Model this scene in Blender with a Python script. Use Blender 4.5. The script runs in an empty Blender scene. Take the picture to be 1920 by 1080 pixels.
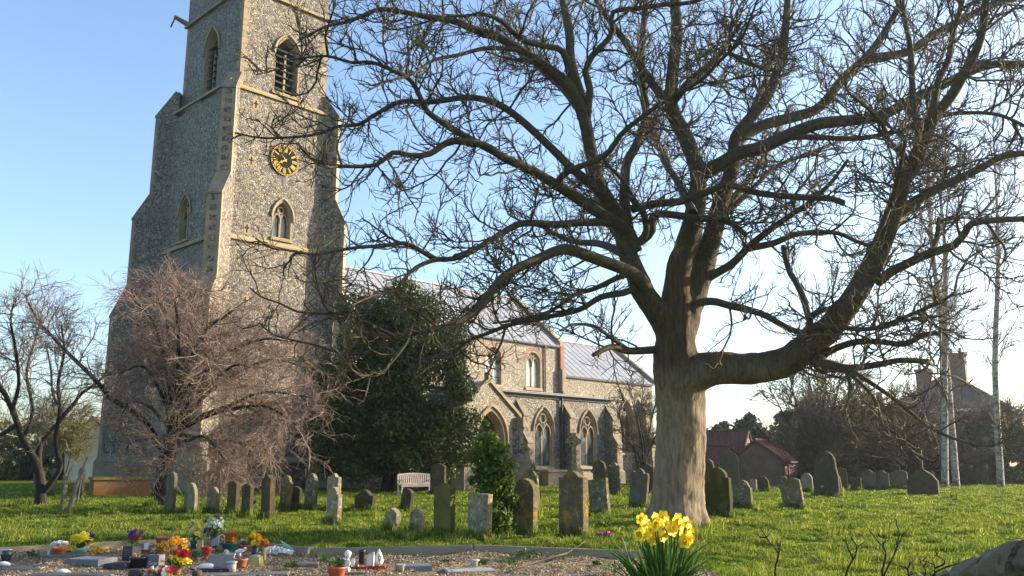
import bpy, bmesh, math, random
import numpy as np
from mathutils import Vector, Matrix
from mathutils.geometry import tessellate_polygon
R = math.radians
rnd = random.Random(7)
rng = np.random.default_rng(11)
scene = bpy.context.scene
col = scene.collection

# ------------------------------------------------------------------ camera
F, PITCH, EYE = 1639.0, R(11.22), 1.5            # focal length in photo pixels, upward tilt, eye height
CP, SP = math.cos(PITCH), math.sin(PITCH)
cam_data = bpy.data.cameras.new('camera')
cam_data.sensor_width = 36.0
cam_data.lens = 36.0 * F / 1920.0
cam_data.clip_start = 0.1
cam_data.clip_end = 3000
cam = bpy.data.objects.new('camera', cam_data)
col.objects.link(cam)
cam.location = (0, 0, EYE)
cam.rotation_euler = (R(90) + PITCH, 0, 0)
scene.camera = cam

def ray(px, py):
    x = (px - 960) / F; u = (540 - py) / F
    return (x, CP - SP * u, SP + CP * u)
def at(px, py, D):
    r = ray(px, py); return np.array((r[0] * D, r[1] * D, r[2] * D + EYE))
def gnd(px, py, z=0.0):
    r = ray(px, py); t = (z - EYE) / r[2]
    return np.array((r[0] * t, r[1] * t, z))
def depth_of(px, py, z=0.0):
    return (z - EYE) / ray(px, py)[2]

def undul(x, y):
    q = np.sin(x * 5.1 + 2.2 * np.sin(y * 1.3 + .5)) * np.sin(y * 4.3 + 1.9 * np.sin(x * 1.7)) + .6 * np.sin(x * 8.7 - y * 3.1 + 1.5 * np.sin(y * 2.1)) * np.sin(y * 7.9 + x * 2.2)
    return .024 * q + 0.035 * np.sin(x * .9 + 1.3 * np.sin(y * .31)) * np.sin(y * .7 + .4) + 0.02 * np.sin(x * 2.3 + y * 1.7) * np.sin(y * 2.9 - x * .8)
def gz(x, y):
    x = np.asarray(x, float); y = np.asarray(y, float)
    bank = np.clip((10.2 - y) * .14, 0, .84)
    und = undul(x, y) * np.clip((y - 9) / 4, 0, 1) * np.clip((70 - y) / 20, 0, 1)
    return bank + und
def on_ground(px, py):
    p = gnd(px, py)
    for _ in range(3): p = gnd(px, py, float(gz(p[0], p[1])))
    return p
def wob(x, y, s, seed=0):
    x = x * s; y = y * s
    return .5 + .25 * (np.sin(x * 1.7 + seed + 1.9 * np.sin(y * .9 + seed)) + np.sin(y * 1.9 + 2.1 * seed + 1.7 * np.sin(x * 1.1 - seed)))

# ------------------------------------------------------------------ materials
def new_mat(name):
    m = bpy.data.materials.new(name); m.use_nodes = True
    nt = m.node_tree; nt.nodes.clear()
    out = nt.nodes.new('ShaderNodeOutputMaterial')
    b = nt.nodes.new('ShaderNodeBsdfPrincipled')
    nt.links.new(b.outputs[0], out.inputs[0])
    tc = nt.nodes.new('ShaderNodeTexCoord')
    return m, nt, b, tc
def N(nt, t, **kw):
    n = nt.nodes.new(t)
    for k, v in kw.items():
        if k in n.inputs: n.inputs[k].default_value = v
        else: setattr(n, k, v)
    return n
def ramp(nt, src, stops, interp='LINEAR'):
    r = nt.nodes.new('ShaderNodeValToRGB'); r.color_ramp.interpolation = interp
    e = r.color_ramp.elements
    while len(e) < len(stops): e.new(.5)
    for k, (p, c) in enumerate(stops):
        e[k].position = p; e[k].color = (*c, 1) if len(c) == 3 else c
    nt.links.new(src, r.inputs[0]); return r
def mix(nt, fac, a, b, blend='MIX'):
    n = nt.nodes.new('ShaderNodeMix'); n.data_type = 'RGBA'; n.blend_type = blend
    for sock, v in ((n.inputs[0], fac), (n.inputs[6], a), (n.inputs[7], b)):
        if isinstance(v, (int, float)): sock.default_value = v
        elif isinstance(v, tuple): sock.default_value = (*v, 1)
        else: nt.links.new(v, sock)
    return n.outputs[2]
def bump(nt, b, h, strength, dist):
    n = N(nt, 'ShaderNodeBump', Strength=strength, Distance=dist)
    nt.links.new(h, n.inputs['Height']); nt.links.new(n.outputs[0], b.inputs['Normal'])
BW = [(0, (0, 0, 0)), (1, (1, 1, 1))]

def mat(name, c1, c2=None, scale=4.0, rough=.85, bmp=0.0, bscale=None, spots=(), spec=.3, metal=0.0, coord='Object', stretch=None, trans=0.0, islands=0.0):
    """two-tone noisy surface, with optional blotches (colour, scale, threshold) such as lichen and stains"""
    m, nt, b, tc = new_mat(name)
    src = tc.outputs[coord]
    if stretch:
        mp = nt.nodes.new('ShaderNodeMapping'); mp.inputs['Scale'].default_value = stretch
        nt.links.new(src, mp.inputs[0]); src = mp.outputs[0]
    c2 = c2 or tuple(x * .7 for x in c1)
    n = N(nt, 'ShaderNodeTexNoise', Scale=scale, Detail=6.0, Roughness=.65); nt.links.new(src, n.inputs[0])
    c = ramp(nt, n.outputs[0], [(.35, c1), (.65, c2)]).outputs[0]
    for k, (sc, ss, th) in enumerate(spots):
        s = N(nt, 'ShaderNodeTexNoise', Scale=ss, Detail=5.0, Roughness=.7)
        mp = nt.nodes.new('ShaderNodeMapping'); mp.inputs['Location'].default_value = (3.1 * k + 5, 7.7 * k, 2.3)
        nt.links.new(src, mp.inputs[0]); nt.links.new(mp.outputs[0], s.inputs[0])
        f = ramp(nt, s.outputs[0], [(th - .05, (0, 0, 0)), (th + .12, (.9, .9, .9))]).outputs[0]
        c = mix(nt, f, c, sc)
    if islands:
        g = nt.nodes.new('ShaderNodeNewGeometry')
        hv = nt.nodes.new('ShaderNodeHueSaturation')
        v = N(nt, 'ShaderNodeMapRange'); v.inputs[3].default_value = 1 - islands; v.inputs[4].default_value = 1 + islands
        nt.links.new(g.outputs['Random Per Island'], v.inputs[0]); nt.links.new(v.outputs[0], hv.inputs['Value'])
        nt.links.new(c, hv.inputs['Color']); c = hv.outputs[0]
    nt.links.new(c, b.inputs['Base Color'])
    b.inputs['Roughness'].default_value = rough
    b.inputs['Specular IOR Level'].default_value = spec
    b.inputs['Metallic'].default_value = metal
    if bmp:
        n2 = N(nt, 'ShaderNodeTexNoise', Scale=bscale or scale * 4, Detail=6.0, Roughness=.7); nt.links.new(src, n2.inputs[0])
        bump(nt, b, n2.outputs[0], min(1, bmp), .02 * max(1, bmp))
    if trans:
        t = nt.nodes.new('ShaderNodeBsdfTranslucent'); nt.links.new(c, t.inputs[0])
        a = nt.nodes.new('ShaderNodeMixShader'); a.inputs[0].default_value = trans
        out = nt.nodes['Material Output']
        nt.links.new(b.outputs[0], a.inputs[1]); nt.links.new(t.outputs[0], a.inputs[2]); nt.links.new(a.outputs[0], out.inputs[0])
    return m

def flint(name, scale, tones, mortar, mort_w=.06, stain=None):
    m, nt, b, tc = new_mat(name)
    src = tc.outputs['Object']
    wn = N(nt, 'ShaderNodeTexNoise', Scale=scale * .8, Detail=3.0); nt.links.new(src, wn.inputs[0])
    sv = nt.nodes.new('ShaderNodeVectorMath'); sv.operation = 'MULTIPLY_ADD'
    sv.inputs[1].default_value = (.09, .09, .09); nt.links.new(wn.outputs['Color'], sv.inputs[0]); nt.links.new(src, sv.inputs[2])
    v = N(nt, 'ShaderNodeTexVoronoi', Scale=scale, Randomness=.95); nt.links.new(sv.outputs[0], v.inputs[0])
    e = N(nt, 'ShaderNodeTexVoronoi', Scale=scale, Randomness=.95, feature='DISTANCE_TO_EDGE'); nt.links.new(sv.outputs[0], e.inputs[0])
    sx = nt.nodes.new('ShaderNodeSeparateColor'); nt.links.new(v.outputs['Color'], sx.inputs[0])
    c = ramp(nt, sx.outputs[0], tones, 'CONSTANT').outputs[0]
    big = N(nt, 'ShaderNodeTexNoise', Scale=.45, Detail=7.0, Roughness=.68); nt.links.new(src, big.inputs[0])
    c = mix(nt, .55, c, ramp(nt, big.outputs[0], [(.32, (.42, .41, .4)), (.5, (.95, .93, .88)), (.68, (1.35, 1.25, 1.08))]).outputs[0], 'MULTIPLY')
    fine = N(nt, 'ShaderNodeTexNoise', Scale=scale * 5, Detail=4.0); nt.links.new(src, fine.inputs[0])
    c = mix(nt, .45, c, ramp(nt, fine.outputs[0], [(.3, (.45, .45, .45)), (.7, (1.35, 1.3, 1.25))]).outputs[0], 'MULTIPLY')
    f = ramp(nt, e.outputs['Distance'], [(mort_w * .45, (1, 1, 1)), (mort_w, (0, 0, 0))]).outputs[0]
    c = mix(nt, f, c, mortar)
    if stain:
        s = N(nt, 'ShaderNodeTexNoise', Scale=.5, Detail=6.0, Roughness=.7); nt.links.new(src, s.inputs[0])
        c = mix(nt, ramp(nt, s.outputs[0], [(.56, (0, 0, 0)), (.72, (.6, .6, .6))]).outputs[0], c, stain)
    nt.links.new(c, b.inputs['Base Color'])
    b.inputs['Roughness'].default_value = .6; b.inputs['Specular IOR Level'].default_value = .35
    h = ramp(nt, e.outputs['Distance'], [(0, (0, 0, 0)), (.25, (1, 1, 1))], 'EASE')
    bump(nt, b, h.outputs[0], .8, .05)
    return m

FT = [(0, (.05, .051, .055)), (.2, (.10, .098, .1)), (.42, (.17, .157, .14)), (.6, (.25, .208, .148)), (.76, (.30, .268, .215)), (.92, (.41, .375, .32)), (.97, (.28, .17, .09))]
M = {}
M['flint'] = flint('knapped_flint_wall', 9.0, FT, (.24, .2, .145), .075, (.2, .18, .11))
M['flint_small'] = flint('coursed_flint_wall', 10.5, [(0, (.085, .08, .078)), (.16, (.17, .15, .125)), (.36, (.27, .225, .16)), (.62, (.35, .3, .225)), (.88, (.46, .415, .34)), (.965, (.32, .17, .1))], (.32, .265, .185), .08)
M['stone'] = mat('limestone_dressing', (.35, .27, .165), (.23, .18, .115), 1.3, .9, .5, 14, spots=(((.17, .15, .10), 1.1, .6), ((.45, .37, .22), 3.1, .64)))
M['stone_lichen'] = mat('lichened_string_course', (.33, .26, .16), (.30, .235, .10), 2.0, .9, .5, 14)
M['lead'] = mat('lead_sheet_roof', (.29, .315, .35), (.22, .24, .275), .8, .5, .2, 3, spots=(((.25, .225, .22), .5, .52), ((.4, .41, .42), 1.3, .62)), spec=.5)
M['dark_iron'] = mat('dark_cast_iron', (.03, .031, .034), (.045, .045, .05), 6, .5)
M['red_iron'] = mat('rust_red_downpipe', (.16, .06, .045), (.1, .045, .035), 6, .6)
M['timber'] = mat('weathered_oak', (.09, .065, .045), (.05, .038, .028), 3, .8, .4, 20)
M['louvre'] = mat('grey_oak_louvre', (.06, .054, .045), (.035, .032, .028), 5, .8)
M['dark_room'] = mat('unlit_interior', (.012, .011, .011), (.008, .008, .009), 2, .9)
M['brick'] = None
def leaded():
    m, nt, b, tc = new_mat('leaded_window_glass')
    mp = nt.nodes.new('ShaderNodeMapping'); mp.inputs['Rotation'].default_value = (0, R(45), 0); mp.inputs['Scale'].default_value = (1, 1, 1)
    nt.links.new(tc.outputs['Object'], mp.inputs[0])
    v = N(nt, 'ShaderNodeTexVoronoi', Scale=7.0, Randomness=0.0, feature='DISTANCE_TO_EDGE'); nt.links.new(mp.outputs[0], v.inputs[0])
    n = N(nt, 'ShaderNodeTexNoise', Scale=1.6, Detail=2.0); nt.links.new(tc.outputs['Object'], n.inputs[0])
    c = ramp(nt, n.outputs[0], [(.35, (.03, .036, .04)), (.55, (.07, .085, .085)), (.75, (.17, .2, .2))]).outputs[0]
    f = ramp(nt, v.outputs['Distance'], [(.04, (1, 1, 1)), (.1, (0, 0, 0))]).outputs[0]
    nt.links.new(mix(nt, f, c, (.035, .035, .04)), b.inputs['Base Color'])
    b.inputs['Roughness'].default_value = .18; b.inputs['Specular IOR Level'].default_value = .6
    n2 = N(nt, 'ShaderNodeTexNoise', Scale=3.0); nt.links.new(tc.outputs['Object'], n2.inputs[0]); bump(nt, b, n2.outputs[0], .25, .03)
    return m
M['glass'] = leaded()
M['pale_glass'] = mat('pale_obscured_glass', (.31, .36, .35), (.24, .28, .28), 2, .25, .2, 5, spec=.6)
M['gold'] = mat('gilding', (.72, .46, .06), (.56, .35, .045), 8, .45, spec=.3)
M['clock_face'] = mat('black_clock_face', (.012, .012, .013), (.03, .029, .028), 4, .9, spec=.05)

def brickmat(name, c1, c2, mortar, sc=1.0, mark=None):
    m, nt, b, tc = new_mat(name)
    g = nt.nodes.new('ShaderNodeNewGeometry')
    sx = nt.nodes.new('ShaderNodeSeparateXYZ'); nt.links.new(tc.outputs['Object'], sx.inputs[0])
    ad = nt.nodes.new('ShaderNodeMath'); ad.operation = 'ADD'; nt.links.new(sx.outputs[0], ad.inputs[0]); nt.links.new(sx.outputs[1], ad.inputs[1])
    cx = nt.nodes.new('ShaderNodeCombineXYZ'); nt.links.new(ad.outputs[0], cx.inputs[0]); nt.links.new(sx.outputs[2], cx.inputs[1])
    br = N(nt, 'ShaderNodeTexBrick', Scale=4.4 * sc); br.inputs['Color1'].default_value = (*c1, 1); br.inputs['Color2'].default_value = (*c2, 1); br.inputs['Mortar'].default_value = (*mortar, 1)
    br.inputs['Mortar Size'].default_value = .018; nt.links.new(cx.outputs[0], br.inputs[0])
    n = N(nt, 'ShaderNodeTexNoise', Scale=1.5, Detail=6.0); nt.links.new(tc.outputs['Object'], n.inputs[0])
    c = mix(nt, .6, br.outputs[0], ramp(nt, n.outputs[0], [(.3, (.6, .6, .6)), (.7, (1.2, 1.2, 1.2))]).outputs[0], 'MULTIPLY')
    nt.links.new(c, b.inputs['Base Color']); b.inputs['Roughness'].default_value = .9
    bump(nt, b, br.outputs['Fac'], .4, -.01)
    return m
M['brick'] = brickmat('red_brick', (.33, .13, .07), (.24, .10, .06), (.33, .28, .22))
M['brick_buff'] = brickmat('buff_brick', (.40, .24, .13), (.34, .19, .11), (.38, .32, .25))
M['brick_old'] = brickmat('mottled_old_brick', (.14, .085, .058), (.2, .135, .095), (.2, .165, .125))
M['pantile'] = mat('red_pantiles', (.155, .068, .048), (.10, .046, .036), 2.2, .8, .4, 12)
M['brown_tile'] = mat('brown_roof_tiles', (.105, .078, .06), (.07, .055, .045), 1.2, .85, .5, 9)
M['white_paint'] = mat('white_paint', (.72, .71, .68), (.6, .6, .58), 2, .6)
M['render_wall'] = mat('white_rendered_wall', (.62, .62, .6), (.55, .55, .53), 1.2, .8)

def barkmat(name, c1, c2, lichen, th, scale, bmp=1.0, stretch=(1, 1, .25)):
    return mat(name, c1, c2, scale, .9, bmp, scale * 1.1, spots=((lichen, scale * .45, th), (tuple(x * .5 for x in c2), scale * .7, .62)), stretch=stretch)
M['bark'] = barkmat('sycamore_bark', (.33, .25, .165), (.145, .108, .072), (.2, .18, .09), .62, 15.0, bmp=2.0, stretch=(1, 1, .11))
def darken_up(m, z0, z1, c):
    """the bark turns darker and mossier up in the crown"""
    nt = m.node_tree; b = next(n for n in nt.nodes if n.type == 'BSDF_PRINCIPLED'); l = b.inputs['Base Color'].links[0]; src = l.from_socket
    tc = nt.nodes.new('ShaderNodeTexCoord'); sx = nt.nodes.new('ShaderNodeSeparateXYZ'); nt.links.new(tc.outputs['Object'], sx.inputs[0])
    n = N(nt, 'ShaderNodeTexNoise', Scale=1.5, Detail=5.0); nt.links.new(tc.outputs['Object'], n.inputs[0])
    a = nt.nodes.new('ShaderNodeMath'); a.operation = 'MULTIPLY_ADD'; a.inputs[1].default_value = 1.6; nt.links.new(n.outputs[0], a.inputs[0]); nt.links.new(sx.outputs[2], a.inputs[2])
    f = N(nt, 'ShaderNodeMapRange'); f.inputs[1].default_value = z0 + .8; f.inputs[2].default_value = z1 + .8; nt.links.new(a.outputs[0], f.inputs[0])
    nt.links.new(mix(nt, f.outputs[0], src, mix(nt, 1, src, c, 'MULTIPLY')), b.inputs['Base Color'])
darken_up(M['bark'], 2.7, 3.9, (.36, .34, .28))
M['limb'] = barkmat('mossy_limb_bark', (.10, .08, .05), (.05, .04, .026), (.13, .115, .035), .58, 11.0, stretch=None)
M['twig'] = mat('brown_twigs', (.095, .075, .05), (.06, .046, .031), 3, .8, spots=(((.22, .18, .05), 1.2, .56),))
M['pink_twig'] = mat('pinkish_brown_twigs', (.245, .165, .14), (.155, .10, .085), 1.5, .75, spots=(((.33, .27, .2), 2.2, .56), ((.17, .14, .05), .9, .58)))
M['dark_bark'] = barkmat('dark_ridged_bark', (.034, .028, .023), (.02, .017, .014), (.09, .085, .045), .64, 6.0)
M['grey_twig'] = mat('grey_twigs', (.24, .2, .17), (.16, .13, .11), 2.0, .8)
M['birch'] = mat('birch_bark', (.44, .42, .38), (.33, .31, .28), 3, .7, .4, 10, spots=(((.04, .036, .032), 3.4, .5), ((.06, .05, .045), 8, .56)), stretch=(1, 1, 1.6))
M['haze_twig'] = mat('olive_brown_twigs', (.105, .085, .055), (.065, .052, .035), 1.2, .8)
M['olive_twig'] = mat('olive_yellow_twigs', (.24, .22, .07), (.15, .13, .05), 1.2, .8)
M['holly'] = mat('glossy_holly_leaf', (.042, .062, .012), (.085, .105, .018), 1.2, .42, spec=.35, trans=.25, islands=.4)
M['sapling'] = mat('bright_evergreen_leaf', (.08, .135, .016), (.13, .18, .025), 3, .42, spec=.35, trans=.35, islands=.4)
M['conifer'] = mat('dark_conifer_foliage', (.022, .042, .02), (.035, .06, .025), .6, .8, trans=.1, islands=.4)
M['hedge'] = mat('dark_hedge_leaf', (.025, .042, .018), (.05, .065, .025), .5, .7, trans=.12, islands=.4)
M['olive_hedge'] = mat('olive_spring_leaf', (.24, .24, .04), (.15, .15, .03), .5, .7, trans=.35, islands=.4)

# ------------------------------------------------------------------ mesh builder
class MB:
    def __init__(s): s.v = []; s.f = []; s.m = []; s.s = []
    def add(s, vs, fs, mi=0, smooth=False):
        o = len(s.v); s.v.extend([tuple(map(float, p)) for p in vs])
        for f in fs: s.f.append([o + i for i in f]); s.m.append(mi); s.s.append(smooth)
        return s
    def hexa(s, p, mi=0):  # 4 bottom, 4 top, counter-clockwise seen from above
        return s.add(p, [(3, 2, 1, 0), (4, 5, 6, 7), (0, 1, 5, 4), (1, 2, 6, 5), (2, 3, 7, 6), (3, 0, 4, 7)], mi)
    def box(s, a, b, mi=0):
        (x0, y0, z0), (x1, y1, z1) = a, b
        return s.hexa([(x0, y0, z0), (x1, y0, z0), (x1, y1, z0), (x0, y1, z0), (x0, y0, z1), (x1, y0, z1), (x1, y1, z1), (x0, y1, z1)], mi)
    def prism(s, loop, d, mi=0, smooth=False):  # extrude a planar loop along d
        n = len(loop); d = np.array(d, float); L = [np.array(p, float) for p in loop]
        vs = L + [p + d for p in L]
        tri = tessellate_polygon([[Vector(p) for p in L]])
        fs = [tuple(t) for t in tri] + [tuple(i + n for i in reversed(t)) for t in tri]
        s.add(vs, fs, mi, False)
        return s.add(vs, [(i, (i + 1) % n, n + (i + 1) % n, n + i) for i in range(n)], mi, smooth)
    def lathe(s, prof, n=16, c=(0, 0, 0), mi=0, smooth=True, ax=None, squash=(1, 1)):
        vs = []; fs = []
        for r, z in prof:
            for k in range(n):
                a = 2 * math.pi * k / n
                vs.append((c[0] + r * math.cos(a) * squash[0], c[1] + r * math.sin(a) * squash[1], c[2] + z))
        for i in range(len(prof) - 1):
            for k in range(n):
                fs.append((i * n + k, i * n + (k + 1) % n, (i + 1) * n + (k + 1) % n, (i + 1) * n + k))
        fs.append(tuple(range(n - 1, -1, -1))); fs.append(tuple((len(prof) - 1) * n + k for k in range(n)))
        if ax is not None: vs = [tuple(ax @ Vector(p)) for p in vs]
        return s.add(vs, fs, mi, smooth)
    def tube(s, pts, rad, n=8, mi=0, smooth=True):
        P = np.array(pts, float)[None]; Rr = np.broadcast_to(np.asarray(rad, float), (len(pts),))[None]
        v, f = tubes(P, Rr, n); return s.add(v, f.tolist(), mi, smooth)
    def ball(s, c, r, mi=0, n=10, m=7):
        rx, ry, rz = (r, r, r) if isinstance(r, (int, float)) else r
        prof = [(math.sin(math.pi * i / m), -math.cos(math.pi * i / m)) for i in range(m + 1)]
        prof[0] = (.02, -1); prof[-1] = (.02, 1)
        vs = []; o = MB().lathe(prof, n)
        return s.add([(c[0] + p[0] * rx, c[1] + p[1] * ry, c[2] + p[2] * rz) for p in o.v], o.f, mi, True)
    def tf(s, mt):
        s.v = [tuple(mt @ Vector(p)) for p in s.v]; return s
    def join(s, o):
        k = len(s.v); s.v += o.v; s.f += [[i + k for i in f] for f in o.f]; s.m += o.m; s.s += o.s; return s
    def data(s, name, mats):
        me = bpy.data.meshes.new(name); me.from_pydata(s.v, [], s.f)
        for m in (mats if isinstance(mats, (list, tuple)) else [mats]): me.materials.append(m)
        me.polygons.foreach_set('material_index', s.m); me.polygons.foreach_set('use_smooth', s.s)
        bm = bmesh.new(); bm.from_mesh(me); bmesh.ops.recalc_face_normals(bm, faces=bm.faces); bm.to_mesh(me); bm.free()
        return me
    def build(s, name, mats, parent=None, loc=None, rot=None):
        return link(name, s.data(name, mats), parent, loc, rot)

def link(name, me, parent=None, loc=None, rot=None):
    o = bpy.data.objects.new(name, me); col.objects.link(o)
    if parent: o.parent = parent
    if loc is not None: o.location = tuple(map(float, loc))
    if rot is not None: o.rotation_euler = rot
    return o
def tag(o, label=None, cat=None, group=None, kind=None):
    if label: o['label'] = label
    if cat: o['category'] = cat; o['kind'] = 'thing'
    if group: o['group'] = group
    if kind: o['kind'] = kind
    return o
def thing(name, label, cat, loc=(0, 0, 0), rotz=0.0, group=None):
    o = bpy.data.objects.new(name, None); col.objects.link(o)
    o.location = tuple(map(float, loc)); o.rotation_euler = (0, 0, rotz); o.empty_display_size = .2
    return tag(o, label, cat, group)

def tubes(P, Rr, n):
    """P (M,K,3) centre lines, Rr (M,K) radii -> verts, quad faces"""
    Mn, K, _ = P.shape
    T = np.gradient(P, axis=1); T /= np.linalg.norm(T, axis=2, keepdims=True) + 1e-9
    mean = P[:, -1] - P[:, 0]; mean /= np.linalg.norm(mean, axis=1, keepdims=True) + 1e-9
    ref = np.where(np.abs(mean[:, 2:3]) > .8, np.array([[1., .1, 0.]]), np.array([[.05, .02, 1.]]))
    A = np.cross(T, ref[:, None]); A /= np.linalg.norm(A, axis=2, keepdims=True) + 1e-9
    B = np.cross(T, A)
    a = np.arange(n) * 2 * np.pi / n
    ring = A[:, :, None] * np.cos(a)[None, None, :, None] + B[:, :, None] * np.sin(a)[None, None, :, None]
    V = P[:, :, None] + ring * Rr[:, :, None, None]
    V = V.reshape(-1, 3)
    base = (np.arange(Mn) * K * n)[:, None, None]
    i = np.arange(K - 1)[None, :, None]; k = np.arange(n)[None, None, :]; k2 = (k + 1) % n
    Fq = np.stack(np.broadcast_arrays(base + i * n + k, base + i * n + k2, base + (i + 1) * n + k2, base + (i + 1) * n + k), -1).reshape(-1, 4)
    return V, Fq
def np_mesh(name, V, Fc, m, parent=None, smooth=True):
    """fast mesh from arrays; Fc (N,k)"""
    me = bpy.data.meshes.new(name); k = Fc.shape[1]; n = len(Fc)
    me.vertices.add(len(V)); me.vertices.foreach_set('co', np.asarray(V, np.float32).ravel())
    me.loops.add(n * k); me.loops.foreach_set('vertex_index', np.asarray(Fc, np.int32).ravel())
    me.polygons.add(n); me.polygons.foreach_set('loop_start', np.arange(0, n * k, k, dtype=np.int32))
    me.polygons.foreach_set('use_smooth', np.full(n, smooth))
    me.materials.append(m); me.update(calc_edges=True); me.validate()
    return link(name, me, parent)

# ------------------------------------------------------------------ church (local x = east, y = north, z = up)
OX, OY = -15.78, 47.445
church = thing('church', 'flint parish church with tall clock tower, grey lead roofs and stone buttresses', 'church', (OX, OY, 0), R(45.8))
def cw(u, v, z):
    a = R(45.8); x, y = u, -v
    return np.array((OX + x * math.cos(a) - y * math.sin(a), OY + x * math.sin(a) + y * math.cos(a), z))

class Face:
    """a wall plane: s runs along the wall, z up, o outward"""
    def __init__(s, org, sd, nd): s.o = np.array(org, float); s.sd = np.array(sd, float); s.nd = np.array(nd, float)
    def p(s, a, z, o=0.0): return tuple(s.o + s.sd * a + s.nd * o + np.array((0, 0, z)))
def south(v): return Face((0, -v, 0), (1, 0, 0), (0, -1, 0))        # s = u
def west(u): return Face((u, 0, 0), (0, -1, 0), (-1, 0, 0))          # s = v (negative to the north)

def arch(c, w, z0, zs, za, n=9):
    """pointed arch loop, counter-clockwise from bottom left"""
    a = w / 2; r = max(za - zs, a * 1.0); RR = (a * a + r * r) / (2 * a)
    pts = [(c - a, z0), (c + a, z0)]
    th = math.asin(min(1, r / RR))
    for i in range(n + 1):
        t = th * i / n; pts.append((c + a - RR + RR * math.cos(t), zs + RR * math.sin(t)))
    for i in range(n - 1, -1, -1):
        t = th * i / n; pts.append((c - a + RR - RR * math.cos(t), zs + RR * math.sin(t)))
    return pts
def wall(mb, fc, outer, holes, mi=0):
    loops = [outer] + holes
    flat = [p for l in loops for p in l]
    tri = tessellate_polygon([[Vector((p[0], p[1], 0)) for p in l] for l in loops])
    mb.add([fc.p(*p) for p in flat], tri, mi)
def reveal(mb, fc, lo, li, d0, d1, mi=0):
    n = len(lo)
    mb.add([fc.p(*p, d0) for p in lo] + [fc.p(*p, d1) for p in li], [(i, (i + 1) % n, n + (i + 1) % n, n + i) for i in range(n)], mi)
def slab(mb, fc, s0, s1, z0, z1, o0, o1, mi=0, slope=0.0):
    mb.hexa([fc.p(s0, z0, o0), fc.p(s1, z0, o0), fc.p(s1, z0, o1), fc.p(s0, z0, o1),
             fc.p(s0, z1, o0), fc.p(s1, z1, o0), fc.p(s1, z1 - slope, o1), fc.p(s0, z1 - slope, o1)], mi)

def window(fc, c, w, z0, zs, za, glass='glass', hood=True, depth=.42, tracery=True, louvre=False, bars=False, frame_mat='stone'):
    """pointed two-light window in the hole arch(c,w,z0,zs,za): frame > glass, mullion, tracery, hood_mould, louvre"""
    lo = arch(c, w, z0, zs, za)
    t = .13 if w > 1.3 else .11
    li = arch(c, w - 2 * t, z0 + .12, zs, za - t * 1.25)
    f = MB(); reveal(f, fc, lo, li, .012, -depth)
    rim = arch(c, w + (.12 if louvre else .22), z0 - .12, zs, za + (.08 if louvre else .14))                    # dressed stone surround, just proud of the flint
    n = len(lo)
    f.add([fc.p(*p, .012) for p in rim] + [fc.p(*p, .012) for p in lo], [(i, (i + 1) % n, n + (i + 1) % n, n + i) for i in range(n)])
    f.add([fc.p(*p, .012) for p in rim] + [fc.p(*p, -.02) for p in rim], [(i, (i + 1) % n, n + (i + 1) % n, n + i) for i in range(n)])
    slab(f, fc, c - w / 2 - .16, c + w / 2 + .16, z0 - .2, z0 + .02, 0, .1, 0, .08)
    fr = f.build('window', M[frame_mat], church)
    if louvre:
        l = MB(); k = z0 + .2
        while k < zs + .5:
            hw = w / 2 - t - .02
            l.hexa([fc.p(c - hw, k, -.12), fc.p(c + hw, k, -.12), fc.p(c + hw, k + .2, -.38), fc.p(c - hw, k + .2, -.38),
                    fc.p(c - hw, k + .04, -.11), fc.p(c + hw, k + .04, -.11), fc.p(c + hw, k + .25, -.38), fc.p(c - hw, k + .25, -.38)])
            k += .42
        l.build('louvre', M['louvre'], fr)
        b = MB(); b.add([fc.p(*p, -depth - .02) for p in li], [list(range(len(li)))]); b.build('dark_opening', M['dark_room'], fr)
    else:
        g = MB(); g.add([fc.p(*p, -depth + .1) for p in li], [list(range(len(li)))]); g.build('glass', M[glass], fr)
    mu = MB(); slab(mu, fc, c - .065, c + .065, z0 + .1, zs + .15, -depth + .12, -.2)
    mu.build('mullion', M[frame_mat], fr)
    if tracery:
        tr = MB(); hw = w / 2 - t; q = hw / 2; dpt = -depth + .2
        for sgn in (-1, 1):
            al = arch(c + sgn * q, hw * .98, zs - .3, zs - .12, zs + q * 1.25, 7)[1:]
            tr.tube([fc.p(*p, dpt) for p in al], .05, 6)
        zc = zs + hw * 1.12; rr = hw * .4
        tr.tube([fc.p(c + rr * math.cos(a), zc + rr * math.sin(a), dpt) for a in np.linspace(0, 2 * math.pi, 13)], .045, 6)
        for sgn in (-1, 1):
            tr.tube([fc.p(c, zs + .1, dpt), fc.p(c + sgn * rr * .8, zc - rr * .4, dpt), fc.p(c + sgn * hw * .55, zs + hw * 1.0, dpt)], .04, 6)
        tr.build('tracery', M[frame_mat], fr)
    if hood:
        h = MB(); hl = arch(c, w + .3, zs - .12, zs, za + .2)[1:]
        h.tube([fc.p(*p, .05) for p in hl], .075, 6); h.build('hood_mould', M['stone'], fr)
    return fr

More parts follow.
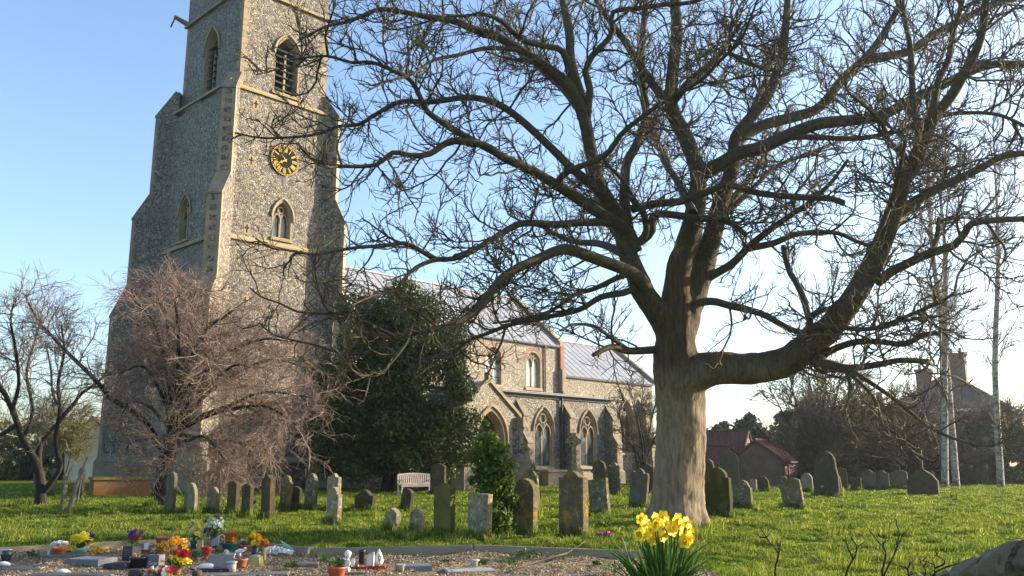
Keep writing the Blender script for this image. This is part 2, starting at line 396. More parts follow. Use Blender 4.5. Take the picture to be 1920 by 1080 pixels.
# tower: lower stage u -0.5..6.35, v 0..-7.8, upper stage u 0..5.9
TU0, TU1, TV1, ZB, ZP, ZT = -.5, 6.35, -7.8, 22.7, 29.35, 32.6
S0, W0 = south(0), west(TU0)
WS = dict(c=3.2, w=1.15, z0=14.35, zs=15.55, za=16.55)
WW = dict(c=-4.8, w=1.3, z0=14.45, zs=16.0, za=17.05)
BS = dict(c=3.04, w=1.55, z0=23.35, zs=25.8, za=27.0)
BWt = dict(c=-3.85, w=1.7, z0=23.55, zs=26.3, za=27.8)
holes = {}
def hole(d): return arch(d['c'], d['w'], d['z0'], d['zs'], d['za'])
t = MB()
wall(t, S0, [(TU0, 0), (TU1, 0), (TU1, ZB), (TU0, ZB)], [hole(WS)])
wall(t, W0, [(TV1, 0), (0, 0), (0, ZB), (TV1, ZB)], [hole(WW)])
t.add([(TU1, 0, 0), (TU1, -TV1, 0), (TU1, -TV1, ZB), (TU1, 0, ZB)], [(0, 1, 2, 3)])
t.add([(TU0, -TV1, 0), (TU1, -TV1, 0), (TU1, -TV1, ZB), (TU0, -TV1, ZB)], [(0, 1, 2, 3)])
UU0, UU1, UV0, UV1 = 0.0, 5.9, -.12, -7.5
S1, W1 = south(UV0), west(UU0)
wall(t, S1, [(UU0, ZB), (UU1, ZB), (UU1, ZT), (UU0, ZT)], [hole(BS)])
wall(t, W1, [(UV1, ZB), (UV0, ZB), (UV0, ZT), (UV1, ZT)], [hole(BWt)])
t.add([(UU1, -UV0, ZB), (UU1, -UV1, ZB), (UU1, -UV1, ZT), (UU1, -UV0, ZT)], [(0, 1, 2, 3)])
t.add([(UU0, -UV1, ZB), (UU1, -UV1, ZB), (UU1, -UV1, ZT), (UU0, -UV1, ZT)], [(0, 1, 2, 3)])
t.add([(TU0, 0, ZB), (TU1, 0, ZB), (TU1, -TV1, ZB), (TU0, -TV1, ZB)], [(0, 1, 2, 3)], 1)
t.add([(UU0, -UV0, ZT), (UU1, -UV0, ZT), (UU1, -UV1, ZT), (UU0, -UV1, ZT)], [(0, 1, 2, 3)], 1)
tower = t.build('tower', [M['flint'], M['stone']], church)
window(S0, **WS); window(W0, **WW)
window(S1, **BS, louvre=True, tracery=False); window(W1, **BWt, louvre=True, tracery=False)
def course(fc, s0, s1, z, h=.3, o=.14, m='stone_lichen'):
    b = MB(); slab(b, fc, s0, s1, z - h, z, .002, o, 0, h * .6); return b.build('string_course', M[m], church)
course(S0, TU0, TU1, 14.05); course(W0, TV1, 0, 14.2, m='stone')
course(S0, TU0, TU1, 23.0, .28, .14); course(W0, TV1, 0, 23.25, .28, m='stone')
course(S1, UU0 - .1, UU1 + .1, ZP + .1, .28, .2); course(W1, UV1 - .1, UV0 + .1, ZP + .1, .28, .2, 'stone')
course(S0, TU0, TU1, 1.75, .35, .16, 'stone'); course(W0, TV1, 0, 1.75, .35, .16, 'stone')
QM = [MB() for _ in range(4)]
for k in range(17):                                                   # long-and-short quoins of the belfry stage
    z = ZB + .3 + k * .38; L = .42 if k % 2 else .26
    if z > ZP - .5: break
    for q, (fc, s, sg) in zip(QM, ((S1, UU0, 1), (S1, UU1, -1), (W1, UV0, -1), (W1, UV1, 1))):
        slab(q, fc, min(s, s + sg * L), max(s, s + sg * L), z, z + .36, .0, .012)
for q in QM: q.build('quoin', M['stone'], church)
g = MB(); g.hexa([(-.02, 7.35, 29.35), (-.02, 7.62, 29.35), (-.02, 7.62, 29.6), (-.02, 7.35, 29.6), (-.95, 7.42, 29.6), (-.95, 7.58, 29.6), (-.95, 7.58, 29.78), (-.95, 7.42, 29.78)])
gg = g.build('gargoyle', M['stone'], church)
gp = MB(); gp.tube([(-.9, 7.5, 29.6), (-1.0, 7.5, 29.3), (-1.12, 7.5, 28.9)], .05, 6); gp.build('spout', M['dark_iron'], gg)
for s, z in ((1.0, 18.55), (.98, 14.5), (1.15, 10.32), (1.08, 22.05)):  # little cross-shaped slits in stone panels
    b = MB(); hx, hz = .2, .33
    slab(b, S0, s - hx, s + hx, z - hz, z + hz, -.02, .014)
    pn = b.build('slit_panel', M['stone'], church)
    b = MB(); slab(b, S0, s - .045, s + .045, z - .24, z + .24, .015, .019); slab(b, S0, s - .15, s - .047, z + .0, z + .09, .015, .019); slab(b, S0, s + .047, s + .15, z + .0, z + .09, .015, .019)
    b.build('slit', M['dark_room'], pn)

# clock
ck = MB(); cc, cz, cr = 3.13, 19.1, .93
def disc(mb, fc, c, z, r, o0, o1, n=40, mi=0):
    lo = [fc.p(c + r * math.cos(2 * math.pi * i / n), z + r * math.sin(2 * math.pi * i / n), o0) for i in range(n)]
    d = np.array(fc.nd) * (o1 - o0); mb.prism(lo, d, mi)
disc(ck, S0, cc, cz, cr, .01, .1)
clock = ck.build('clock', M['clock_face'], church)
def ringm(mb, fc, c, z, r0, r1, o, n=48):
    v = []
    for i in range(n):
        a = 2 * math.pi * i / n; v += [fc.p(c + r0 * math.cos(a), z + r0 * math.sin(a), o), fc.p(c + r1 * math.cos(a), z + r1 * math.sin(a), o)]
    mb.add(v, [(2 * i, 2 * i + 1, (2 * i + 3) % (2 * n), (2 * i + 2) % (2 * n)) for i in range(n)])
b = MB(); ringm(b, S0, cc, cz, .912, .93, .104); b.build('gilt_rim', M['gold'], clock)
b = MB()
for k in range(48):
    a = 2 * math.pi * k / 48; ca, sa = math.cos(a), math.sin(a)
    def pp(r, s_): return S0.p(cc + r * ca - s_ * sa, cz + r * sa + s_ * ca, .106)
    b.add([pp(.84, -.026), pp(.885, -.026), pp(.885, .026), pp(.84, .026)], [(0, 1, 2, 3)])
b.build('minute_dot', M['gold'], clock)
ROM = ['XII', 'I', 'II', 'III', 'IIII', 'V', 'VI', 'VII', 'VIII', 'IX', 'X', 'XI']
for h, txt in enumerate(ROM):
    b = MB(); ang = math.pi / 2 - h * math.pi / 6
    wch = {'I': .065, 'V': .13, 'X': .13}; tot = sum(wch[c_] for c_ in txt); x = -tot / 2
    rad = (math.cos(ang), math.sin(ang)); tan = (math.sin(ang), -math.cos(ang))
    def q4(x0, y0, x1, y1, hw):
        d = math.hypot(x1 - x0, y1 - y0); nx, ny = -(y1 - y0) / d * hw, (x1 - x0) / d * hw
        pts = [(x0 + nx, y0 + ny), (x1 + nx, y1 + ny), (x1 - nx, y1 - ny), (x0 - nx, y0 - ny)]
        b.add([S0.p(cc + tan[0] * a_ + rad[0] * r_, cz + tan[1] * a_ + rad[1] * r_, .108 + .001 * len(b.f)) for a_, r_ in pts], [(0, 1, 2, 3)])
    for c_ in txt:
        w_ = wch[c_]; m_ = x + w_ / 2
        if c_ == 'I': q4(m_, .52, m_, .77, .019)
        elif c_ == 'V': q4(x + .02, .77, m_, .52, .018); q4(x + w_ - .02, .77, m_, .52, .01)
        else: q4(x + .02, .77, x + w_ - .02, .52, .018); q4(x + w_ - .02, .77, x + .02, .52, .01)
        x += w_
    q4(-tot / 2, .785, tot / 2, .785, .009); q4(-tot / 2, .495, tot / 2, .495, .009)
    b.build('numeral', M['gold'], clock)
def hand(a_deg, L, wd, o, spade=False):
    a = R(90 - a_deg); ca, sa = math.cos(a), math.sin(a)
    b = MB()
    pr = [(-.12, -wd), (L * .75, -wd * .8), (L, 0), (L * .75, wd * .8), (-.12, wd)]
    if spade: pr = [(-.1, -wd), (L * .5, -wd), (L * .55, -wd * 3.2), (L * .72, -wd * 1.5), (L, 0), (L * .72, wd * 1.5), (L * .55, wd * 3.2), (L * .5, wd), (-.1, wd)]
    b.prism([S0.p(cc + r_ * ca - s_ * sa, cz + r_ * sa + s_ * ca, o) for r_, s_ in pr], np.array(S0.nd) * .012)
    return b.build('clock_hand', M['gold'], clock)
hand(238, .5, .035, .135, True); hand(318, .8, .032, .155)

M['stone_weathered'] = mat('weathered_set_off', (.27, .22, .145), (.17, .145, .105), 1.5, .9, .6, 12, spots=(((.12, .115, .06), 1.3, .56),))
# diagonal buttresses with set-offs, flint core and dressed stone front with chequer panels
def buttress(corner, d, prof, hw, chequer=False, name='buttress', plinth=True, top=None, ph=1.5):
    """prof: (z0, z1, projection) stages from the ground up; each next stage starts above a sloping set-off"""
    d = np.array(d, float); d /= np.linalg.norm(d); pr = np.array((-d[1], d[0]))
    c = np.array(corner, float)
    def P(o, s, z): return (c[0] + d[0] * o + pr[0] * s, c[1] + d[1] * o + pr[1] * s, z)
    b = MB(); inner = -.6
    for i, (z0, z1, p) in enumerate(prof):
        nxt = prof[i + 1] if i + 1 < len(prof) else None
        f = p - .2
        b.hexa([P(inner, -hw, z0), P(f, -hw, z0), P(f, hw, z0), P(inner, hw, z0), P(inner, -hw, z1), P(f, -hw, z1), P(f, hw, z1), P(inner, hw, z1)], 0)
        e = hw + .004
        b.hexa([P(f, -e, z0), P(p, -e, z0), P(p, e, z0), P(f, e, z0), P(f, -e, z1), P(p, -e, z1), P(p, e, z1), P(f, e, z1)], 1)
        np_, nz = (nxt[2], nxt[0]) if nxt else (top if top is not None else 0.0, z1 + (p - (top or 0)) * 1.5)
        if nxt or p > .1:
            W2 = np.array((pr[0], pr[1], 0)) * 2
            b.prism([P(inner, -hw, z1), P(p, -hw, z1), P(np_, -hw, nz), P(inner, -hw, nz)], W2 * hw, 0)
            b.prism([P(p + .06, -e, z1 + .002), P(p + .06, -e, z1 + .1), P(np_, -e, nz + .1), P(np_, -e, nz + .003), P(p - .004, -e, z1 + .004)], W2 * e, 2)
        if chequer:
            z = z0 + .2; k = 0
            while z + .32 < z1:
                b.add([P(p + .006, -hw * .5, z), P(p + .006, hw * .5, z), P(p + .006, hw * .5, z + .31), P(p + .006, -hw * .5, z + .31)], [(0, 1, 2, 3)], 0)
                z += .57
    if plinth:
        p = prof[0][2]; e = hw + .12
        b.hexa([P(inner, -e, 0), P(p + .14, -e, 0), P(p + .14, e, 0), P(inner, e, 0), P(inner, -e, ph), P(p + .14, -e, ph), P(p + .14, e, ph), P(inner, e, ph)], 2)
        b.hexa([P(inner, -e, ph), P(p + .14, -e, ph), P(p + .14, e, ph), P(inner, e, ph), P(inner, -hw, ph + .25), P(p, -hw, ph + .25), P(p, hw, ph + .25), P(inner, hw, ph + .25)], 2)
    return b.build(name, [M['flint'], M['stone'], M['stone_weathered']], church)
PR = [(0, 9.9, 2.3), (11.5, 15.75, 1.5), (17.4, 22.9, .5)]
buttress((TU0, 0), (-1, -1), [(0, 9.9, 2.45), (11.2, 15.75, 1.62), (17.3, 22.4, .42)], .4, True, top=-.45)
buttress((TU1, 0), (1, -1), [(0, 10.2, 1.75), (11.4, 15.7, 1.12), (17.2, 22.6, .5)], .4, top=-.4)
buttress((TU0, -TV1), (-1, 1), [(0, 10.0, 2.55), (11.9, 16.1, 1.72), (17.7, 22.8, .8)], .42, top=-.35)
buttress((TU1, -TV1), (1, 1), PR, .4, top=-.3)

# nave, aisle, porch, chancel
NV0, NV1, NE_, NRZ, NEZ = 1.0, -8.4, 26.55, 14.3, 10.25
SN = south(NV0)
CW1 = dict(c=19.75, w=1.55, z0=6.75, zs=8.6, za=9.25)
CW2 = dict(c=23.85, w=1.5, z0=6.75, zs=8.6, za=9.25)
CW0 = dict(c=15.6, w=1.55, z0=6.75, zs=8.6, za=9.25)
CWm = dict(c=11.5, w=1.55, z0=6.75, zs=8.6, za=9.25)
b = MB()
wall(b, SN, [(TU1, 0), (NE_, 0), (NE_, NEZ), (TU1, NEZ)], [hole(CWm), hole(CW0), hole(CW1), hole(CW2)])
vm = (NV0 + NV1) / 2
for u in (NE_,):
    b.add([(u, -NV0, 0), (u, -NV1, 0), (u, -NV1, NEZ), (u, -vm, NRZ), (u, -NV0, NEZ)], [(0, 1, 2, 3, 4)])
b.add([(TU1, -NV1, 0), (NE_, -NV1, 0), (NE_, -NV1, NEZ), (TU1, -NV1, NEZ)], [(0, 1, 2, 3)])
b.build('nave_wall', M['flint_small'], church)
for d in (CWm, CW0, CW1, CW2):
    window(SN, **d, glass='pale_glass', hood=False, depth=.35)
    br = MB(); al = arch(d['c'], d['w'] + .55, d['zs'] - .1, d['zs'], d['za'] + .3)[1:]; ai = arch(d['c'], d['w'] + .3, d['zs'] - .1, d['zs'], d['za'] + .17)[1:]
    n = len(al); br.add([SN.p(*p, .01) for p in al] + [SN.p(*p, .01) for p in ai], [(i, i + 1, n + i + 1, n + i) for i in range(n - 1)])
    br.build('brick_arch', M['brick'], church)
def pitched_roof(name, u0, u1, v0, v1, ez, rz, over, rib):
    """roof sheets with standing seams"""
    mid = (v0 + v1) / 2; half = (v0 - v1) / 2; b = MB(); pitch = (rz - ez) / half
    for sg in (1, -1):
        ev = mid + sg * (half + over); zz = ez - over * pitch
        ny = sg * pitch / math.hypot(1, pitch); nz = 1 / math.hypot(1, pitch)
        def P(u, t, o): return (u, -(ev + (mid - ev) * t) - ny * o, zz + (rz - zz) * t + nz * o)
        b.hexa([P(u0, 0, -.12), P(u1, 0, -.12), P(u1, 1, -.12), P(u0, 1, -.12), P(u0, 0, 0), P(u1, 0, 0), P(u1, 1, 0), P(u0, 1, 0)], 0)
        u = u0 + .35
        while u < u1 - .1:
            b.hexa([P(u, 0, .004), P(u + .045, 0, .004), P(u + .045, .99, .004), P(u, .99, .004), P(u, 0, .022), P(u + .045, 0, .022), P(u + .045, .99, .022), P(u, .99, .022)], 1)
            u += rib
        for tt in (.36, .68):                                         # sheet laps
            b.hexa([P(u0, tt, .003), P(u1, tt, .003), P(u1, tt + .006, .003), P(u0, tt + .006, .003), P(u0, tt, .02), P(u1, tt, .02), P(u1, tt + .006, .02), P(u0, tt + .006, .02)], 0)
    b.box((u0, -mid - .12, rz - .02), (u1, -mid + .12, rz + .09), 0)
    return b.build(name, [M['lead'], M['lead_seam']], church)
M['lead_seam'] = mat('lead_standing_seam', (.10, .11, .125), (.08, .088, .1), 2, .5)
def coping(name, u, v0, v1, ez, rz, w=.38, rise=.35, mats='stone'):
    mid = (v0 + v1) / 2; b = MB()
    for a, e in ((v0 + .25, 1), (v1 - .25, -1)):
        sl = (rz - ez) / abs(v0 - mid); z0 = ez - .25 * sl
        L = [(u, -a, z0 + rise - .35), (u, -mid, rz + rise - .35), (u, -mid, rz + rise), (u, -a, z0 + rise)]
        b.prism(L, (w, 0, 0))
    return b.build(name, M[mats], church)
pitched_roof('nave_roof', TU1 + .02, NE_ - .02, NV0, NV1, NEZ, NRZ, .28, .72)
coping('gable_coping', NE_, NV0, NV1, NEZ, NRZ)
b = MB(); slab(b, SN, TU1, NE_, NEZ - .32, NEZ - .16, .05, .2); b.build('eaves_board', M['dark_iron'], church)
# east end pier of the nave with red brick patching
b = MB()
slab(b, SN, NE_ - .25, NE_ + .5, 0, 6.6, 0, .75, 0); slab(b, SN, NE_ + .1, NE_ + .5, 6.6, 8.3, -.3, .38, 1); slab(b, SN, NE_ + .1, NE_ + .5, 8.3, 10.2, -.3, .22, 2)
b.build('nave_end_pier', [M['flint'], M['stone'], M['brick']], church)
b = MB(); b.tube([SN.p(25.05, 6.4, .09), SN.p(25.05, 9.95, .09)], .06, 8); b.box((24.95, -1.2, 9.85), (25.15, -1.02, 10.05)); b.build('downpipe', M['red_iron'], church)

AV, AEZ, AU1 = 5.5, 5.85, 26.9
SA = south(AV)
AW1 = dict(c=19.93, w=1.72, z0=1.15, zs=3.45, za=4.85)
AW2 = dict(c=24.5, w=1.66, z0=1.15, zs=3.45, za=4.85)
b = MB()
wall(b, SA, [(TU1 + .4, 0), (AU1, 0), (AU1, AEZ), (TU1 + .4, AEZ)], [hole(AW1), hole(AW2)])
b.add([(AU1, -AV, 0), (AU1, -NV0, 0), (AU1, -NV0, AEZ + .35), (AU1, -AV, AEZ)], [(0, 1, 2, 3)])
b.add([(TU1 + .4, -AV, 0), (TU1 + .4, -NV0, 0), (TU1 + .4, -NV0, AEZ + .35), (TU1 + .4, -AV, AEZ)], [(0, 1, 2, 3)])
b.build('aisle_wall', M['flint'], church)
window(SA, **AW1, depth=.27); window(SA, **AW2, depth=.27)
for d in (AW1, AW2):
    b = MB(); slab(b, SA, d['c'] - .95, d['c'] + .95, .98, 1.14, .0, .18, 0, .1); b.build('window_sill', M['stone'], church)
b = MB(); b.hexa([(TU1 + .4, -AV - .15, AEZ - .02), (AU1 + .1, -AV - .15, AEZ - .02), (AU1 + .1, -NV0, AEZ + .36), (TU1 + .4, -NV0, AEZ + .36),
                  (TU1 + .4, -AV - .15, AEZ + .1), (AU1 + .1, -AV - .15, AEZ + .1), (AU1 + .1, -NV0, AEZ + .48), (TU1 + .4, -NV0, AEZ + .48)])
b.build('aisle_roof', M['lead'], church)
b = MB(); b.tube([SA.p(TU1 + .4, AEZ - .04, .24), SA.p(AU1 + .2, AEZ - .04, .24)], .1, 8); slab(b, SA, TU1 + .4, AU1 + .1, AEZ - .28, AEZ - .05, .002, .1)
gut = b.build('gutter', M['dark_iron'], church)
b = MB(); b.tube([SA.p(21.62, .1, .14), SA.p(21.62, AEZ - .1, .14)], .09, 8); b.build('downpipe', M['dark_iron'], church)
b = MB(); slab(b, SA, TU1 + .4, AU1, 0, .75, .002, .14, 0, .1); b.build('plinth', M['stone'], church)
for u0 in (17.62, 22.15, 26.75):
    buttress((u0, -AV), (0, -1), [(0, 2.6, 1.0), (3.15, 4.3, .66)], .28, True, plinth=True, ph=.75)
PU, PV, PHW, PEZ, PRZ = 11.5, 9.0, 2.25, 4.25, 5.95
SP_ = south(PV)
PA = dict(c=11.7, w=2.1, z0=.02, zs=2.7, za=4.3)
b = MB()
wall(b, SP_, [(PU - PHW, 0), (PU + PHW, 0), (PU + PHW, PEZ), (PU, PRZ), (PU - PHW, PEZ)], [hole(PA)])
for u in (PU - PHW, PU + PHW):
    b.add([(u, -AV, 0), (u, -PV, 0), (u, -PV, PEZ), (u, -AV, PEZ)], [(0, 1, 2, 3)])
for u in (PU - PHW + .45, PU + PHW - .45):
    b.add([(u, -AV, 0), (u, -PV + .3, 0), (u, -PV + .3, PEZ), (u, -AV, PEZ)], [(0, 1, 2, 3)], 1)
b.build('porch_wall', [M['flint_small'], M['stone']], church)
b = MB()
for sg in (1, -1):
    L = [(PU, -PV - .12, PRZ - .05), (PU + sg * (PHW + .3), -PV - .12, PEZ - .28), (PU + sg * (PHW + .3), -PV - .12, PEZ - .08), (PU, -PV - .12, PRZ + .2)]
    b.prism(L, (0, .4, 0), 1)
    L = [(PU, -PV + .3, PRZ - .1), (PU + sg * (PHW + .25), -PV + .3, PEZ - .3), (PU + sg * (PHW + .25), -PV + .3, PEZ - .18), (PU, -PV + .3, PRZ + .04)]
    b.prism(L, (0, PV - AV - .3, 0), 0)
b.box((PU - .14, -PV - .14, PRZ + .15), (PU + .14, -PV + .2, PRZ + .5), 1)
b.build('porch_roof', [M['lead'], M['stone']], church)
b = MB(); lo = hole(PA); li = arch(PA['c'], PA['w'] - .3, .02, 2.7, 4.08); reveal(b, SP_, lo, li, .012, -.45)
rim = arch(PA['c'], PA['w'] + .4, .0, 2.7, 4.52); n = len(lo)
b.add([SP_.p(*p, .014) for p in rim] + [SP_.p(*p, .014) for p in lo], [(i, (i + 1) % n, n + (i + 1) % n, n + i) for i in range(1, n)])
b.tube([SP_.p(*p, .05) for p in arch(PA['c'], PA['w'] + .45, 2.5, 2.7, 4.58)[1:]], .08, 6)
b.build('porch_arch', M['stone'], church)
for sg in (1, -1):
    buttress((PU + sg * PHW, -PV), (sg, -1), [(0, 2.1, .75), (2.5, 3.3, .4)], .24, False)
CV0, CV1, CE, CRZ, CEZ = .5, -7.9, 39.4, 11.45, 8.15
SC = south(CV0)
PD = dict(c=33.0, w=1.25, z0=.02, zs=1.75, za=2.75)
CN = [dict(c=35.6, w=1.5, z0=2.2, zs=5.0, za=6.3), dict(c=29.9, w=1.5, z0=2.2, zs=5.0, za=6.3)]
b = MB()
wall(b, SC, [(NE_, 0), (CE, 0), (CE, CEZ), (NE_, CEZ)], [hole(PD), hole(CN[0]), hole(CN[1])])
cm = (CV0 + CV1) / 2
b.add([(CE, -CV0, 0), (CE, -CV1, 0), (CE, -CV1, CEZ), (CE, -cm, CRZ), (CE, -CV0, CEZ)], [(0, 1, 2, 3, 4)])
b.build('chancel_wall', M['flint_small'], church)
pitched_roof('chancel_roof', NE_ + .4, CE - .02, CV0, CV1, CEZ, CRZ, .25, .74)
coping('gable_coping', CE, CV0, CV1, CEZ, CRZ)
b = MB(); slab(b, SC, NE_ + .5, CE, CEZ - .32, CEZ - .14, .05, .18); b.build('eaves_board', M['dark_iron'], church)
for d in CN: window(SC, **d)
for u0 in (31.7, 37.6): buttress((u0, -CV0), (0, -1), [(0, 3.2, 1.3), (3.9, 5.4, .8)], .32, False)
b = MB(); lo = hole(PD); li = arch(33.0, 1.0, .02, 1.75, 2.58); reveal(b, SC, lo, li, .012, -.35)
rim = arch(33.0, 1.6, 0, 1.75, 2.95); n = len(lo); b.add([SC.p(*p, .014) for p in rim] + [SC.p(*p, .014) for p in lo], [(i, (i + 1) % n, n + (i + 1) % n, n + i) for i in range(1, n)])
pdf = b.build('priest_door', M['stone'], church)
b = MB(); b.add([SC.p(*p, -.3) for p in li], [list(range(len(li)))]); b.build('door_leaf', M['timber'], pdf)
b = MB(); b.box((12.2, -5.45, 0), (13.0, -5.42, 2.2)); b.build('inner_door', M['timber'], church)
b = MB()   # pier where the aisle meets the chancel
slab(b, SC, 27.55, 28.15, 0, 6.0, 0, 1.6, 0); slab(b, SC, 27.5, 28.2, 6.0, 6.5, 0, 1.65, 1, .35)
b.build('chancel_pier', [M['flint'], M['stone']], church)
gb = MB(); gx = CE + .2; gb.box((gx - .06, -cm - .1, CRZ + .3), (gx + .06, -cm + .1, CRZ + .5)); gb.box((gx - .05, -cm - .05, CRZ + .5), (gx + .05, -cm + .05, CRZ + 1.15)); gb.box((gx - .05, -cm - .28, CRZ + .78), (gx + .05, -cm - .052, CRZ + .9)); gb.box((gx - .05, -cm + .052, CRZ + .78), (gx + .05, -cm + .28, CRZ + .9))
gb.build('gable_cross', M['stone'], church)

# ------------------------------------------------------------------ daylight
SUN_AZ, SUN_EL = R(74), R(19)                     # azimuth to the right of the view axis (+Y), elevation
world = bpy.data.worlds.new('World'); scene.world = world; world.use_nodes = True
wn = world.node_tree; bg = wn.nodes['Background']
sk = wn.nodes.new('ShaderNodeTexSky'); sk.sky_type = 'NISHITA'; sk.sun_disc = False
sk.sun_elevation = SUN_EL; sk.sun_rotation = SUN_AZ
sk.air_density = 1.0; sk.dust_density = 1.5; sk.ozone_density = 2.3; sk.altitude = 0
wn.links.new(sk.outputs[0], bg.inputs[0]); bg.inputs[1].default_value = .145
sl = bpy.data.lights.new('sun', 'SUN'); sl.energy = 5.0; sl.angle = R(.5); sl.color = (1, .86, .66)
so = bpy.data.objects.new('sun', sl); col.objects.link(so)
sd = Vector((math.sin(SUN_AZ) * math.cos(SUN_EL), math.cos(SUN_AZ) * math.cos(SUN_EL), math.sin(SUN_EL)))
so.rotation_euler = sd.to_track_quat('Z', 'Y').to_euler(); so.location = (40, 20, 40)
scene.view_settings.view_transform = 'Standard'; scene.view_settings.look = 'None'
scene.view_settings.exposure = 1.3; scene.view_settings.gamma = 1

# ------------------------------------------------------------------ ground
gx = np.concatenate([[-600, -300, -160, -110], np.linspace(-80, -24, 29), np.linspace(-22, 22, 353), np.linspace(24, 80, 29), [110, 160, 300, 600]])
gy = np.concatenate([[-200, -60, -20, -6], np.linspace(0, 26, 209), np.linspace(26.25, 60, 136), np.linspace(62, 110, 13), [150, 250, 500, 1200]])
X, Y = np.meshgrid(gx, gy); Z = gz(X, Y)
nx, ny = len(gx), len(gy)
idx = np.arange(nx * ny).reshape(ny, nx)
quads = np.stack([idx[:-1, :-1], idx[:-1, 1:], idx[1:, 1:], idx[1:, :-1]], -1).reshape(-1, 4)
M['soil'] = mat('mossy_turf_soil', (.06, .09, .008), (.085, .10, .014), 1.2, 1.0, .8, 18, spots=(((.10, .085, .05), .9, .66),), spec=.0)
ground = tag(np_mesh('ground', np.stack([X, Y, Z], -1).reshape(-1, 3), quads, M['soil']), kind='structure')

PLOT = [(-13.5, 10.4), (-8.4, 14.45), (-5.75, 16.7), (-3.35, 15.15), (2.0, 14.3), (2.75, 13.0), (2.6, 9.4), (-11.5, 9.0)]
def in_poly(x, y, poly):
    ins = np.zeros(np.shape(x), bool); j = len(poly) - 1
    for i in range(len(poly)):
        xi, yi = poly[i]; xj, yj = poly[j]
        ins ^= ((yi > y) != (yj > y)) & (x < (xj - xi) * (y - yi) / (yj - yi + 1e-12) + xi); j = i
    return ins
def plot_z(x, y): return gz(x, y) + .012
tri = []
gxx, gyy = np.meshgrid(np.arange(-14, 3.2, .2), np.arange(8.8, 17, .2))
pv = np.stack([gxx, gyy, plot_z(gxx, gyy)], -1).reshape(-1, 3); ii = np.arange(gxx.size).reshape(gxx.shape)
qd = np.stack([ii[:-1, :-1], ii[:-1, 1:], ii[1:, 1:], ii[1:, :-1]], -1).reshape(-1, 4)
cen = pv[qd].mean(1); qd = qd[in_poly(cen[:, 0], cen[:, 1], PLOT)]
m, nt, b_, tc = new_mat('gravel_bed'); 
v_ = N(nt, 'ShaderNodeTexVoronoi', Scale=42.0); nt.links.new(tc.outputs['Object'], v_.inputs[0])
sx_ = nt.nodes.new('ShaderNodeSeparateColor'); nt.links.new(v_.outputs['Color'], sx_.inputs[0])
c_ = ramp(nt, sx_.outputs[0], [(0, (.09, .058, .03)), (.3, (.18, .12, .062)), (.65, (.26, .185, .1)), (.88, (.35, .28, .19))], 'CONSTANT').outputs[0]
nn = N(nt, 'ShaderNodeTexNoise', Scale=1.1, Detail=6.0); nt.links.new(tc.outputs['Object'], nn.inputs[0])
c_ = mix(nt, ramp(nt, nn.outputs[0], [(.5, (0, 0, 0)), (.68, (.75, .75, .75))]).outputs[0], c_, (.10, .085, .04))
nt.links.new(c_, b_.inputs['Base Color']); b_.inputs['Roughness'].default_value = .9
bump(nt, b_, v_.outputs['Distance'], .9, -.02)
M['gravel'] = m
tag(np_mesh('gravel_bed', pv, qd, M['gravel']), kind='structure')
# loose pebbles lying over the bed
n = 30000
x = rng.uniform(-13, 2.7, n); y = rng.uniform(9.5, 16.6, n); k = in_poly(x, y, PLOT); x, y = x[k], y[k]; n = len(x)
r = rng.uniform(.009, .022, n); oc = np.array([(1, 0, 0), (-1, 0, 0), (0, 1, 0), (0, -1, 0), (0, 0, .7), (0, 0, -.7)])
th = rng.uniform(0, 6.28, n); cs, sn = np.cos(th), np.sin(th)
o = oc[None] * r[:, None, None] * rng.uniform(.7, 1.3, (n, 6, 1))
o = np.stack([o[..., 0] * cs[:, None] - o[..., 1] * sn[:, None], o[..., 0] * sn[:, None] + o[..., 1] * cs[:, None], o[..., 2]], -1)
V = (np.stack([x, y, plot_z(x, y) + r * .3], -1)[:, None] + o).reshape(-1, 3)
ft = np.array([(0, 2, 4), (2, 1, 4), (1, 3, 4), (3, 0, 4), (2, 0, 5), (1, 2, 5), (3, 1, 5), (0, 3, 5)])
M['pebble'] = mat('flint_pebbles', (.38, .28, .165), (.2, .135, .075), 9, .8, islands=.75)
tag(np_mesh('pebbles', V, (np.arange(n)[:, None, None] * 6 + ft[None]).reshape(-1, 3), M['pebble'], smooth=False), kind='stuff', label='loose tan flint pebbles scattered over the gravel plot')

